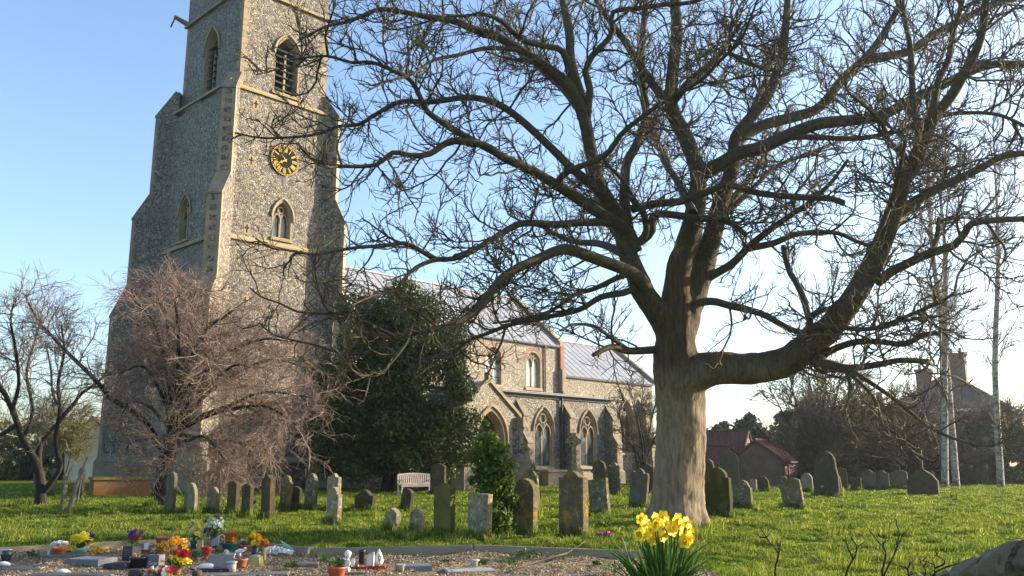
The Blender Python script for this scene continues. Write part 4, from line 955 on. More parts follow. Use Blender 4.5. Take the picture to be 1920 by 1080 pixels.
def leaf_cloud(cen, rad, n, size, squash=.8, shell=.55, long=1.8):
    """leaves scattered through lumpy clumps: cen (M,3), rad (M,)"""
    cen = np.asarray(cen, float); rad = np.asarray(rad, float); w = rad ** 2; i = rng.choice(len(cen), n, p=w / w.sum())
    d = rng.normal(0, 1, (n, 3)); d /= np.linalg.norm(d, axis=1, keepdims=True)
    r = rad[i] * (shell + (1 - shell) * rng.uniform(0, 1, n) ** .7) * rng.uniform(.8, 1.12, n)
    p = cen[i] + d * r[:, None] * np.array((1, 1, squash))
    nrm = d + rng.normal(0, .75, (n, 3)) + np.array((0, 0, .25)); nrm /= np.linalg.norm(nrm, axis=1, keepdims=True)
    a = np.cross(nrm, rng.normal(0, 1, (n, 3))); a /= np.linalg.norm(a, axis=1, keepdims=True); b = np.cross(nrm, a)
    s = size * rng.uniform(.6, 1.35, n)[:, None]
    V = np.stack([p - a * s * long / 2, p + b * s * .5 + nrm * s * .12, p + a * s * long / 2, p - b * s * .5 + nrm * s * .12], 1).reshape(-1, 3)
    return V, np.arange(n * 4).reshape(n, 4)
def lumps(px_list, D, org, jitter=.5, dz=2.2):
    cen, rad = [], []
    for x, y, r in px_list:
        for _ in range(3):
            o = rng.normal(0, dz * .5); c = at(x + rng.normal(0, r * .35), y + rng.normal(0, r * .35), D + o) - org
            cen.append(c); rad.append(r * D / F * rng.uniform(.55, 1.0))
    return np.array(cen), np.array(rad)

# dark holly between tower and porch
HD = 44.5; hb = at(728, 922, HD); hb[2] = 0
holly = thing('holly_tree', 'broad dark glossy holly tree growing between tower and porch', 'tree', hb)
hp = [(705, 590, 52), (795, 610, 52), (750, 575, 45), (835, 660, 45), (860, 720, 38), (720, 680, 60), (760, 740, 60), (690, 740, 55), (735, 620, 50), (770, 660, 45), (730, 800, 60), (700, 840, 50), (770, 840, 50), (640, 770, 45), (815, 800, 45), (745, 575, 42), (700, 600, 40), (790, 600, 42), (830, 640, 40), (670, 650, 40), (740, 650, 60), (640, 700, 45), (700, 720, 60), (790, 700, 60), (850, 700, 35), (620, 760, 45), (690, 790, 60), (770, 780, 60), (840, 770, 45), (605, 815, 40), (650, 850, 45), (720, 850, 50), (800, 845, 45), (850, 830, 40), (880, 860, 28), (600, 850, 30), (870, 790, 30), (780, 890, 26), (835, 885, 30), (660, 870, 30), (875, 740, 20), (690, 560, 18), (760, 545, 18)]
c_, r_ = lumps(hp, HD, hb, dz=1.5)
V, Fq = leaf_cloud(c_, r_, 95000, .105, .85, .35); np_mesh('crown', V, Fq, M['holly'], holly, False)
b = MB(); b.tube([(-.1, 0, -.2), (0, 0, .6), (.15, .1, 1.6), (.3, .1, 3.2), (.4, 0, 5.5)], [.38, .32, .27, .22, .12], 12)
for ex, ey, ez in ((-2.5, .5, 4), (2.6, -.6, 4.2), (-1.5, -1.4, 5.6), (1.6, 1.2, 6)): b.tube([(.15, .1, 1.6), (ex * .4, ey * .4, 1.6 + (ez - 1.6) * .6), (ex, ey, ez)], [.16, .11, .05], 7)
b.build('trunk', M['dark_bark'], holly)
# young evergreen among the graves
SDp = depth_of(930, 1004) ; sb = gnd(932, 1004); sp = thing('holly_sapling', 'bright green holly sapling sprouting beside a lichened headstone', 'shrub', sb)
spx = [(930, 985, 24), (940, 950, 28), (925, 915, 30), (945, 885, 28), (915, 880, 26), (900, 850, 22), (930, 850, 24), (920, 820, 16), (905, 830, 14), (955, 915, 18), (945, 970, 24), (890, 900, 12), (960, 930, 10), (912, 790, 8)]
c_, r_ = lumps(spx, SDp, sb, dz=.45)
V, Fq = leaf_cloud(c_, r_ * 1.05, 5600, .062, .95, .2); np_mesh('crown', V, Fq, M['sapling'], sp, False)
b = MB()
for k in range(6):
    a = rnd.uniform(0, 6.28); b.tube([(0, 0, -.05), (.08 * math.cos(a), .08 * math.sin(a), .6), (.2 * math.cos(a) - .05, .2 * math.sin(a), 1.2), (.25 * math.cos(a) - .12, .2 * math.sin(a), 1.75)], [.018, .014, .01, .005], 5)
b.build('trunk', M['dark_bark'], sp)

hz0 = None
# bare tree against the chancel
def fan_tree(name, label, px, py, D, tops, r0, twig, levels, group=None, stems=None, tw=None, cat='tree'):
    base = at(px, py, D); base[2] = float(gz(base[0], base[1])); root = thing(name, label, cat, base, 0, group); lines = []
    b = MB()
    for (x, y, of) in tops:
        e = at(x, y, D + of) - base; m1 = e * np.array((.25, .25, .36)) + rng.normal(0, .12, 3); m2 = e * np.array((.62, .62, .7)) + rng.normal(0, .15, 3)
        P = smooth_line(np.column_stack([np.array([(0, 0, -.1), m1, m2, e]), [r0, r0 * .7, r0 * .45, r0 * .15]]), .3)
        b.tube(P[:, :3], P[:, 3], 7); lines.append(resample(P[:, :3], 14))
    b.build('trunk', tw or M['dark_bark'], root)
    src = {'limb': np.stack(lines)}; allp = []
    for lv in levels:
        lv = dict(lv); par = np.concatenate([resample_all(src[q], 14) for q in lv.pop('of')]); nm = lv.pop('name')
        Q, Rr = sprout(par, **lv); src[nm] = Q; allp.append(tubes(Q, Rr, 3))
    V, Fq = merge(allp); np_mesh('crown', V, Fq, twig, root); return root
LV = lambda a, b, c, s=1.0, rad=1.0: [dict(name='a', of=['limb'], cnt=a, lmin=.8 * s, lmax=1.8 * s, ang=.65, up=.05, K=6, kink=.15, r0=.02 * rad, r1=.012 * rad, tmin=.25),
                         dict(name='b', of=['a'], cnt=b, lmin=.5 * s, lmax=1.2 * s, ang=.6, up=.04, K=5, kink=.18, r0=.013 * rad, r1=.008 * rad, tmin=.15),
                         dict(name='c', of=['b'], cnt=c, lmin=.3 * s, lmax=.7 * s, ang=.6, up=.03, K=4, kink=.18, r0=.009 * rad, r1=.006 * rad, tmin=.1)]
fan_tree('bare_tree', 'small leafless bushy tree against the chancel wall beside the great trunk', 1205, 912, 50, [(1160, 760, 0), (1180, 735, -1), (1210, 722, .5), (1235, 740, 1), (1170, 800, -1.2), (1245, 780, -.8)], .09, M['haze_twig'], LV(60, 420, 1500, .8, 1.3))
fan_tree('bare_tree', 'fan shaped bare tree standing behind the low outbuildings', 1540, 905, 62, [(1450, 740, 0), (1480, 705, -1), (1512, 690, 1), (1545, 675, 0), (1580, 690, -1), (1605, 715, 1), (1430, 800, 1), (1625, 770, -1), (1560, 720, 2)], .17, M['haze_twig'], LV(110, 700, 2200, 1.5, 1.9))
for (px, tx, ty, of, lb) in ((1772, 1745, 230, 0, 'slim white birch nearest the middle of the three'), (1793, 1738, 200, 1.2, 'speckled dark and white birch rising close beside its white twin'), (1876, 1862, 240, .5, 'lone white barked birch set apart at the churchyard edge')):
    D = 52.0 + of; base = at(px, 911, D); base[2] = 0
    root = thing('birch_tree', lb, 'tree', base, 0, 'birches at the far churchyard edge')
    top = at(tx, ty, D) - base; m1 = top * .33 + (rnd.uniform(-.45, .45), rnd.uniform(-.3, .3), 0); m2 = top * .66 + (rnd.uniform(-.6, .6), 0, 0)
    P = smooth_line(np.column_stack([np.array([(0, 0, -.2), top * .02, m1, m2, top]), [.24, .21, .17, .11, .02]]), .4)
    V, Fq = tubes(P[None, :, :3], P[None, :, 3], 12); np_mesh('trunk', V, Fq, M['birch'], root)
    ln = resample(P[:, :3], 14)[None]
    a_, ra = sprout(ln, 46, 1.5, 3.6, .7, .10, 8, .1, .035, .014, tmin=.22); b2, rb = sprout(resample_all(a_, 14), 320, .7, 1.8, .5, -.05, 6, .14, .016, .009, tmin=.2); c2, rc = sprout(resample_all(b2, 14), 1300, .4, 1.1, .5, -.07, 5, .14, .010, .006, tmin=.1)
    V, Fq = merge([tubes(a_, ra, 4), tubes(b2, rb, 3), tubes(c2, rc, 3)]); np_mesh('crown', V, Fq, M['grey_twig'], root)

# evergreens, thickets and hedges along the far edge
def evergreen(name, label, px, D, tops, mt, n, size, group=None, cat='tree', base=905):
    b0 = at(px, base, D); b0[2] = 0; root = thing(name, label, cat, b0, 0, group)
    c_, r_ = lumps(tops, D, b0, dz=2.0); r_ = r_ * 1.35; V, Fq = leaf_cloud(c_, r_, int(n * 1.6), size, .95, .15, 1.6); np_mesh('crown', V, Fq, mt, root, False)
    h = max(c[2] for c in c_); t = MB(); t.tube([(0, 0, -.2), (.1, 0, h * .4), (0, .1, h * .8)], [.25, .18, .06], 8); t.build('trunk', M['dark_bark'], root); return root
G = 'dark evergreens behind the outbuildings'
evergreen('conifer_tree', 'rounded dark evergreen rising directly above the pantiled outbuilding', 1355, 88, [(1352, 800, 16), (1345, 825, 22), (1362, 850, 26), (1330, 850, 20), (1350, 880, 26)], M['conifer'], 3500, .30, G)
evergreen('conifer_tree', 'tallest pointed dark evergreen with a ragged crown behind the outbuildings', 1410, 86, [(1402, 785, 12), (1398, 805, 18), (1418, 812, 20), (1388, 830, 20), (1428, 840, 22), (1400, 860, 30), (1440, 865, 20)], M['conifer'], 5000, .30, G)
evergreen('conifer_tree', 'low dark evergreen merging into the fan shaped bare tree', 1475, 86, [(1470, 795, 16), (1488, 790, 14), (1460, 825, 22), (1495, 830, 22), (1478, 860, 28), (1520, 850, 25)], M['conifer'], 4000, .30, G)
def hedge(name, label, x0, x1, ytop, ybot, D, mt, n, size, thick=1.6, tag_=None, lumpy=12, slope=0):
    b0 = at((x0 + x1) / 2, ybot, D); b0[2] = 0; root = thing(name, label, 'hedge', b0, 0, tag_); pts = []
    x = x0
    while x <= x1:
        yt = ytop + slope * (x - x0) / (x1 - x0) + rnd.uniform(-lumpy, lumpy); y = ybot - 8
        while y > yt + 14:
            pts.append((x + rnd.uniform(-5, 5), y, 20)); y -= 22
        pts.append((x, yt + 13, 16)); x += 24
    c_, r_ = lumps(pts, D, b0, dz=thick); V, Fq = leaf_cloud(c_, r_, n, size, .9, .1, 1.5); np_mesh('foliage', V, Fq, mt, root, False); return root
hedge('hedge', 'tall dark overgrown hedge running behind the birches', 1640, 1990, 800, 912, 60, M['hedge'], 22000, .2, slope=0)
hedge('hedge', 'yellow green spring hedge along the left boundary', -60, 165, 800, 902, 73, M['olive_hedge'], 18000, .2, lumpy=18)
hedge('hedge', 'low dark hedge beneath the fan shaped bare tree', 1500, 1660, 858, 912, 61, M['hedge'], 6000, .2)
for (px, D, tops, lb) in ((1560, 57, [(1490, 800, -1), (1520, 770, 0), (1560, 765, 1), (1600, 770, -1), (1640, 780, 1), (1470, 850, 0), (1650, 840, -1), (1580, 820, -2)], 'dense brown leafless thicket behind the far headstones'),
                          (1690, 58, [(1620, 780, -1), (1650, 760, 0), (1690, 750, 1), (1740, 755, -1), (1780, 770, 0), (1610, 850, -1), (1790, 840, 1)], 'brown leafless thicket in front of the dark roofed house'),
                          (1850, 63, [(1800, 800, 0), (1840, 780, 1), (1880, 790, -1), (1920, 770, 0), (1960, 780, 1), (1900, 760, 0)], 'leafless scrub beneath the house corner by the lone birch')):
    fan_tree('thicket', lb, px, 908, D, tops, .06, M['haze_twig'], LV(90, 900, 3200, 1.4, 1.7), 'leafless thickets at the far edge', cat='thicket')
for (px, D, tops, lb) in ((50, 71, [(-30, 760, 0), (10, 740, 1), (60, 730, -1), (110, 745, 0), (150, 770, 1), (0, 820, -1), (130, 830, 0)], 'olive twiggy scrub behind the forked tree'),
                          (120, 70, [(90, 790, 0), (115, 770, 1), (145, 780, -1), (160, 810, 0), (110, 840, 1)], 'thin olive saplings beside the white cottage')):
    fan_tree('thicket', lb, px, 905, D, tops, .05, M['olive_twig'] if 'olive_twig' in M else M['haze_twig'], LV(80, 700, 2400, 1.2, 1.4), 'twiggy scrub along the left boundary', cat='thicket')
hedge('hedge', 'distant dark tree belt low on the horizon behind the outbuildings', 1290, 1560, 812, 895, 100, M['conifer'], 16000, .38, 2.5, lumpy=16)

# ------------------------------------------------------------------ gravestones
def stonemat(name, c1, c2, spots, scale=3.0, bmp=.7):
    m, nt, b, tc = new_mat(name)
    oi = nt.nodes.new('ShaderNodeObjectInfo'); mu = nt.nodes.new('ShaderNodeVectorMath'); mu.operation = 'MULTIPLY_ADD'
    cb = nt.nodes.new('ShaderNodeCombineXYZ')
    for k in range(3): nt.links.new(oi.outputs['Random'], cb.inputs[k])
    mu.inputs[1].default_value = (37, 53, 71); nt.links.new(cb.outputs[0], mu.inputs[0]); nt.links.new(tc.outputs['Object'], mu.inputs[2])
    n = N(nt, 'ShaderNodeTexNoise', Scale=scale, Detail=7.0, Roughness=.7); nt.links.new(mu.outputs[0], n.inputs[0])
    c = ramp(nt, n.outputs[0], [(.36, c1), (.64, c2)]).outputs[0]
    for k, (sc, ss, th) in enumerate(spots):
        mp = nt.nodes.new('ShaderNodeMapping'); mp.inputs['Location'].default_value = (5.3 * k + 1, 3.7 * k, 9.1 * k); nt.links.new(mu.outputs[0], mp.inputs[0])
        s = N(nt, 'ShaderNodeTexNoise', Scale=ss, Detail=6.0, Roughness=.75); nt.links.new(mp.outputs[0], s.inputs[0])
        c = mix(nt, ramp(nt, s.outputs[0], [(th - .02, (0, 0, 0)), (th + .06, (1, 1, 1))]).outputs[0], c, sc)
    nt.links.new(c, b.inputs['Base Color']); b.inputs['Roughness'].default_value = .92; b.inputs['Specular IOR Level'].default_value = .2
    n2 = N(nt, 'ShaderNodeTexNoise', Scale=scale * 7, Detail=7.0, Roughness=.75); nt.links.new(mu.outputs[0], n2.inputs[0])
    bump(nt, b, n2.outputs[0], bmp, .02); return m
WL = (.40, .38, .31); OL = (.34, .2, .035); YL = (.26, .22, .06); GL = (.09, .1, .03); DK = (.05, .045, .035)
SM = {
 'grey': stonemat('grey_headstone', (0.176, 0.144, 0.0858), (0.109, 0.089, 0.0528), [(GL, 3, .55), (WL, 9, .57), (OL, 5, .64)]),
 'brown': stonemat('dark_brown_headstone', (0.0997, 0.0714, 0.033), (0.0617, 0.0437, 0.0224), [((.12, .105, .04), 2, .55), (DK, 5, .62)]),
 'olive': stonemat('algae_green_headstone', (.15, .135, .035), (.095, .088, .025), [((.2, .17, .06), 2, .6), ((.3, .32, .24), 3.2, .68)]),
 'pale': stonemat('pale_lichened_headstone', (0.294, 0.248, 0.162), (0.19, 0.16, 0.106), [((.13, .12, .09), 4, .56), (YL, 6, .6)]),
 'orange': stonemat('orange_lichened_headstone', (0.18, 0.139, 0.0792), (0.114, 0.084, 0.0462), [(OL, 3.2, .55), ((.12, .08, .03), 5, .56), (WL, 9, .6)]),
 'gold': stonemat('golden_lichened_headstone', (0.275, 0.223, 0.132), (0.171, 0.139, 0.0792), [(OL, 3.6, .54), (WL, 8, .54), (DK, 10, .6)]),
 'moss': stonemat('black_green_mossy_headstone', (.06, .06, .016), (.03, .032, .012), [((.10, .10, .02), 2.2, .55)]),
 'slate': stonemat('blue_grey_headstone', (0.142, 0.119, 0.0792), (0.0855, 0.0731, 0.0495), [(GL, 3, .62), (WL, 10, .66)]),
 'dark': stonemat('dark_weathered_headstone', (0.0808, 0.0672, 0.0409), (0.0475, 0.0395, 0.0251), [(WL, 5, .64), (GL, 3, .58)]),
 'red': stonemat('red_brown_tomb_slab', (0.209, 0.0924, 0.0363), (0.152, 0.0714, 0.0297), [((.13, .12, .05), 2.5, .56), (WL, 10, .68)]),
}
def outline(st, w, h, rg):
    a = w / 2
    def arc(cx, cz, r, t0, t1, n=9): return [(cx + r * math.cos(t), cz + r * math.sin(t)) for t in np.linspace(t0, t1, n)]
    if st == 'round': top = arc(0, h - a, a, 0, math.pi, 15)
    elif st == 'gothic': top = arch(0, w, 0, h - a * 1.25, h, 7)[2:]
    elif st == 'segment':
        r = w * .9; top = arc(0, h - r, r, math.pi / 2 - .58, math.pi / 2 + .58, 11); k = a / top[0][0]; top = [(x * k, z) for x, z in top]
    elif st == 'shoulder': top = [(a, h - .36 * w), (a * .8, h - .36 * w)] + arc(0, h - .4 * w, .4 * w, 0.05, math.pi - .05, 11) + [(-a * .8, h - .36 * w), (-a, h - .36 * w)]
    elif st == 'ogee': top = [(a * x, h - .19 * w * (.5 - .5 * math.cos(math.pi * min(1, max(0, abs(x) - .12) / .66)))) for x in np.linspace(1, -1, 17)]
    elif st == 'scroll': top = [(a, h - .3 * w)] + arc(a * .78, h - .27 * w, .1 * w, -.3, 2.4, 6) + [(a * x, h - .22 * w * (x / .55) ** 2) for x in np.linspace(.52, -.52, 9)] + arc(-a * .78, h - .27 * w, .1 * w, math.pi - 2.4, math.pi + .3, 6) + [(-a, h - .3 * w)]
    elif st == 'gable': top = [(a, h - .45 * w), (a * .55, h - .3 * w), (a * .16, h - .1 * w), (a * .12, h), (-a * .12, h), (-a * .16, h - .1 * w), (-a * .55, h - .3 * w), (-a, h - .45 * w)]
    elif st == 'rough': top = [(a * x, h - rg.uniform(.0, .12) * w - .3 * w * x * x) for x in np.linspace(.95, -.95, 9)]
    elif st == 'half': top = [(a, h * .45), (a * .86, h * .62)] + arc(0, h - a * .8, a * .8, .25, math.pi - .25, 9) + [(-a * .86, h * .62), (-a, h * .45)]
    else: top = [(a, h - rg.uniform(0, .03)), (a * .3, h - rg.uniform(0, .03)), (-a * .3, h - rg.uniform(0, .04)), (-a, h - rg.uniform(0, .04))]
    pts = [(-a, -.25), (a, -.25)]
    out = pts + [(a * .995, h * .3)] * 0 + top
    return [(x + rg.uniform(-.004, .004), z + rg.uniform(-.004, .004)) for x, z in out]
FEET = []
STONE_G = 'headstones in the churchyard'
def stone(label, x0, x1, yt, yb, st, mt, lean=0.0, t=.1, tip=0.0, yaw=0.0, name='headstone', D=None):
    cx = (x0 + x1) / 2
    p = on_ground(cx, yb) if D is None else at(cx, yb, D)
    D = p[1] / ray(cx, yb)[1]; p[2] = float(gz(p[0], p[1]))
    az = math.atan2(p[0], p[1]); be = abs(R(44.2 + yaw) - az); s = D / F
    th = t; w = max(.18, ((x1 - x0) * s - th * math.sin(be)) / max(.35, math.cos(be)))
    w = max(.16, w - abs(math.sin(R(lean))) * (yb - yt) * s / max(.4, math.cos(be)))
    h = (yb - yt) * s * 1.02 + .02
    rg = random.Random(hash((x0, yt)) & 0xffff)
    b = MB(); lp = outline(st, w, h, rg); b.prism([(x, -th / 2, z) for x, z in lp], (0, th, 0), 0)
    me = b.data(name, SM[mt])
    bm = bmesh.new(); bm.from_mesh(me); bmesh.ops.remove_doubles(bm, verts=bm.verts, dist=1e-5); bmesh.ops.dissolve_limit(bm, angle_limit=.01, verts=bm.verts, edges=bm.edges)
    ed = [e for e in bm.edges if len(e.link_faces) == 2 and abs(e.calc_face_angle(0)) > 1.2 and abs((e.verts[0].co - e.verts[1].co).y) < .01]
    bmesh.ops.bevel(bm, geom=ed, offset=.014, segments=2, affect='EDGES', profile=.6); bm.to_mesh(me); bm.free()
    o = link(name, me, None, p, (R(tip), R(lean), R(-44.2 - yaw)))
    FEET.append((p[0], p[1], w))
    return tag(o, label, 'gravestone', STONE_G)

for a in (
 ('pale slim headstone left of the forked tree trunk', 60, 70, 884, 928, 'flat', 'slate'),
 ('pale slate headstone half hidden behind the forked trunk', 92, 104, 881, 929, 'segment', 'slate'),
 ('tall narrow weathered post-like marker beside the forked tree', 112, 121, 886, 961, 'gable', 'grey', 0, .1),
 ('blue grey headstone behind the leaning wooden stake', 143, 156, 880, 932, 'round', 'slate'),
 ('tall bluish headstone standing against the weeping tree trunk', 307, 328, 889, 965, 'round', 'slate', 1.5),
 ('pale headstone with pointed arch top, first right of the weeping tree', 344, 368, 909, 965, 'gothic', 'pale'),
 ('small pale headstone with shouldered top and crusty lichen', 387, 410, 916, 963, 'shoulder', 'pale'),
 ('dark brown headstone with humped top, wider of the dark pair', 424, 447, 908, 966, 'segment', 'brown', 0, .13),
 ('dark brown headstone, shorter and slimmer of the dark pair', 451, 474, 913, 971, 'segment', 'brown', -1.5, .11),
 ('tallest dark brown headstone in the left row, leaning left', 487, 516, 894, 974, 'ogee', 'brown', -2.5, .16),
 ('thin dark headstone behind the tallest brown one', 511, 526, 874, 930, 'gable', 'brown', 1),
 ('dark brown headstone top showing behind the tall brown stone', 486, 499, 879, 926, 'round', 'dark'),
 ('grey headstone leaning right beside the tall brown one', 521, 547, 895, 956, 'shoulder', 'grey', 3.5),
 ('low dark headstone tucked between two leaning grey ones', 541, 565, 914, 955, 'segment', 'dark', 2),
 ('tall light grey headstone with shoulders, lit along its edge', 568, 595, 888, 955, 'shoulder', 'grey', 2.5, .12),
 ('scroll topped pale headstone directly behind the golden lichened one', 611, 638, 890, 958, 'scroll', 'gold', 0, .12),
 ('golden lichened headstone standing alone in the lit grass', 610, 641, 918, 985, 'shoulder', 'gold', 0, .15),
 ('low wide dark headstone with curved shoulders near the bench', 664, 704, 920, 957, 'ogee', 'dark', 0, .14),
 ('small black headstone leaning right in front of the white bench', 744, 776, 918, 960, 'segment', 'dark', 12, .12),
 ('tiny broken headstone with crumbling top, left of two stumps', 718, 752, 957, 996, 'rough', 'gold', 4, .14),
 ('tiny rounded headstone, right of two stumps in the grass', 765, 797, 957, 997, 'round', 'gold', 3, .12),
 ('tall olive green headstone with stepped hump and pale drip stain', 812, 853, 912, 1004, 'ogee', 'olive', 0, .15),
 ('dark brown headstone in shade beneath the holly', 806, 836, 872, 930, 'segment', 'brown', 0, .12),
 ('square topped grey headstone with orange lichen beside the sapling', 875, 923, 930, 1009, 'flat', 'gold', 1, .14),
 ('brown lichened headstone with broken carved cap, right of sapling', 959, 1009, 906, 1004, 'round', 'orange', 1.5, .15),
 ('grey headstone leaning left behind the carved cap stone', 978, 1018, 880, 946, 'shoulder', 'grey', -6, .11),
 ('mossy edge of headstone peeping out behind the carved cap stone', 992, 1014, 912, 970, 'round', 'olive', -3, .12),
 ('broad tall headstone blotched with orange and white lichen', 1047, 1104, 890, 1004, 'ogee', 'orange', .5, .17),
 ('grey green headstone leaning left beside the broad orange one', 1104, 1149, 898, 967, 'flat', 'grey', -5, .12),
 ('dark disc topped headstone near the aisle wall', 1112, 1143, 866, 929, 'round', 'brown', -4, .12),
 ('tall grey shouldered headstone beside the dark disc topped one', 1141, 1165, 869, 927, 'scroll', 'grey', 0, .1),
 ('large grey headstone leaning right, left of the great trunk', 1174, 1218, 882, 951, 'scroll', 'slate', 7, .12),
 ('dark headstone half hidden between leaning grey stone and trunk', 1201, 1228, 873, 927, 'ogee', 'dark', 2),
 ('black green mossy headstone right of the great trunk', 1324, 1375, 881, 968, 'shoulder', 'moss', -1, .15),
 ('tall rounded dark headstone against the right edge of the trunk', 1316, 1342, 863, 936, 'round', 'brown', 0, .12),
 ('tall round topped headstone covered in white lichen', 1351, 1387, 848, 912, 'round', 'slate', 0, .13),
 ('squat grey headstone with stepped top in front of the lichened one', 1376, 1412, 902, 952, 'shoulder', 'grey', 0, .13),
 ('small pale headstone edge beside the squat stepped one', 1407, 1420, 900, 924, 'flat', 'pale'),
 ('small dark hooped headstone before the brick outbuilding', 1418, 1443, 894, 922, 'round', 'brown'),
 ('olive grey headstone leaning well to the left in open grass', 1467, 1515, 898, 954, 'segment', 'grey', -9, .11),
 ('rounded top of small stone behind the left leaning one', 1464, 1477, 894, 916, 'round', 'grey'),
 ('light grey lichened headstone between leaning stone and tall black one', 1504, 1527, 891, 925, 'round', 'pale', -3),
 ('tall black headstone with half-round head and white lichen patches', 1528, 1575, 850, 932, 'half', 'dark', .5, .16),
 ('thin pale sliver of leaning stone behind the tall black one', 1573, 1582, 894, 922, 'flat', 'pale', -8, .07),
 ('dark blunt headstone just beyond the tall black one', 1597, 1616, 896, 920, 'flat', 'dark'),
 ('left half of a joined pair of grey rounded headstones', 1619, 1643, 884, 919, 'ogee', 'slate'),
 ('right half of a joined pair of grey rounded headstones', 1643, 1668, 884, 918, 'ogee', 'slate'),
 ('grey shouldered headstone between joined pair and cross marker', 1673, 1704, 883, 918, 'segment', 'slate', -2),
 ('upright pale headstone set before the dark hedge between birches', 1832, 1854, 874, 907, 'round', 'slate'),
 ('small grey headstone just right of the lone birch', 1879, 1895, 877, 905, 'round', 'slate'),
 ('light headstone at the far right beneath the hedge', 1905, 1928, 871, 905, 'shoulder', 'grey'),
 ('dim headstone in hedge shade behind the birch pair', 1782, 1797, 876, 907, 'round', 'slate'),
 ('dim headstone behind the cross topped marker', 1738, 1754, 884, 910, 'round', 'slate'),
 ('brown headstone at thicket foot beyond the tall black one', 1562, 1590, 879, 916, 'segment', 'brown'),
): stone(*a)

# cross marker with gabled plinth, far right
p = on_ground(1732, 927); s = p[1] / F; b = MB()
b.prism([(x * s * 1.2, -.14, z * s) for x, z in ((-22, -6), (22, -6), (22, 24), (14, 36), (4, 44), (-4, 44), (-14, 36), (-22, 24))], (0, .28, 0))
q = b.build('cross_marker', SM['dark'], None, p, (0, 0, R(-38))); tag(q, 'dark gabled stone marker topped by a slim cross, near the birches', 'gravestone')
b = MB(); b.box((-.07, -.06, 44 * s - .03), (.07, .06, 80 * s)); b.box((-.3, -.055, 62 * s), (-.072, .055, 62 * s + .13)); b.box((.072, -.055, 62 * s), (.3, .055, 62 * s + .13)); b.build('cross', SM['dark'], q)
# wheel cross by the aisle
p = at(1076, 921, 43.0); p[2] = 0; s = 43.0 / F; H = 111 * s; b = MB()
b.prism([(x, -.09, z) for x, z in ((-.17, .3), (.17, .3), (.11, H - .75), (-.11, H - .75))], (0, .18, 0))
wc = b.build('wheel_cross', SM['grey'], None, p, (0, 0, R(20))); tag(wc, 'tall stone wheel cross standing before the aisle buttress', 'gravestone')
b = MB()
for a in range(4):
    ca, sa = math.cos(a * math.pi / 2), math.sin(a * math.pi / 2)
    b.prism([(x * ca - z * sa, -.085, H - .42 + x * sa + z * ca) for x, z in ((-.06, .005), (.06, .005), (.13, .4), (-.13, .4))], (0, .17, 0))
for k in range(16):
    a0, a1 = k * math.pi / 8, (k + 1) * math.pi / 8
    b.prism([(r_ * math.cos(a), -.06, H - .42 + r_ * math.sin(a)) for r_, a in ((.2, a0), (.3, a0), (.3, a1), (.2, a1))], (0, .12, 0))
b.build('cross_head', SM['grey'], wc); b = MB(); b.box((-.4, -.3, -.1), (.4, .3, .32)); b.build('base', SM['grey'], wc)

# chest tombs, ledger, stake
def chest(label, px, yb, L, Wd, Hh, yaw, m1, m2, D=None):
    p = on_ground(px, yb) if D is None else at(px, yb, D); p[2] = float(gz(p[0], p[1])); root = thing('chest_tomb', label, 'tomb', p, yaw)
    b = MB(); b.box((-L / 2, -Wd / 2, -.2), (L / 2, Wd / 2, Hh - .1)); b.build('chest', m1, root)
    b = MB(); o = .08; b.hexa([(-L / 2 - o, -Wd / 2 - o, Hh - .1), (L / 2 + o, -Wd / 2 - o, Hh - .1), (L / 2 + o, Wd / 2 + o, Hh - .1), (-L / 2 - o, Wd / 2 + o, Hh - .1), (-L / 2 - o + .03, -Wd / 2 - o + .03, Hh + .03), (L / 2 + o - .03, -Wd / 2 - o + .03, Hh + .03), (L / 2 + o - .03, Wd / 2 + o - .03, Hh + .03), (-L / 2 - o + .03, Wd / 2 + o - .03, Hh + .03)])
    b.build('lid', m2, root); return root
chest('reddish brown chest tomb with overhanging slab, left of the tower', 224, 930, 2.35, .95, .78, R(36), SM['red'], SM['olive'])
chest('low pale ledger tomb between the small headstones', 395, 930, 1.35, .6, .2, R(10), SM['pale'], SM['pale'])
tb = chest('buff stone tomb chest against the aisle wall below the window', 1027, 920, 1.7, .7, .95, R(45.8), M['stone'], M['stone'], 44.5)
c_ = cw(20.0, 6.25, 0); tb.location = tuple(c_)
p = on_ground(127, 962); b = MB(); s = p[1] / F
b.tube([(0, 0, -.1), (.17, 0, .75), (.42, .05, 1.62)], [.075, .06, .045], 7)
tag(b.build('wooden_stake', M['grey_twig'], None, p), 'leaning grey wooden stake beside the forked bare tree', 'stake')
p = on_ground(144, 945); b = MB(); b.tube([(0, 0, -.1), (.05, 0, .6), (.12, 0, 1.15)], [.03, .026, .02], 6)
tag(b.build('wooden_stick', M['haze_twig'], None, p), 'thin pale stick stuck upright near the leaning stake', 'stick')

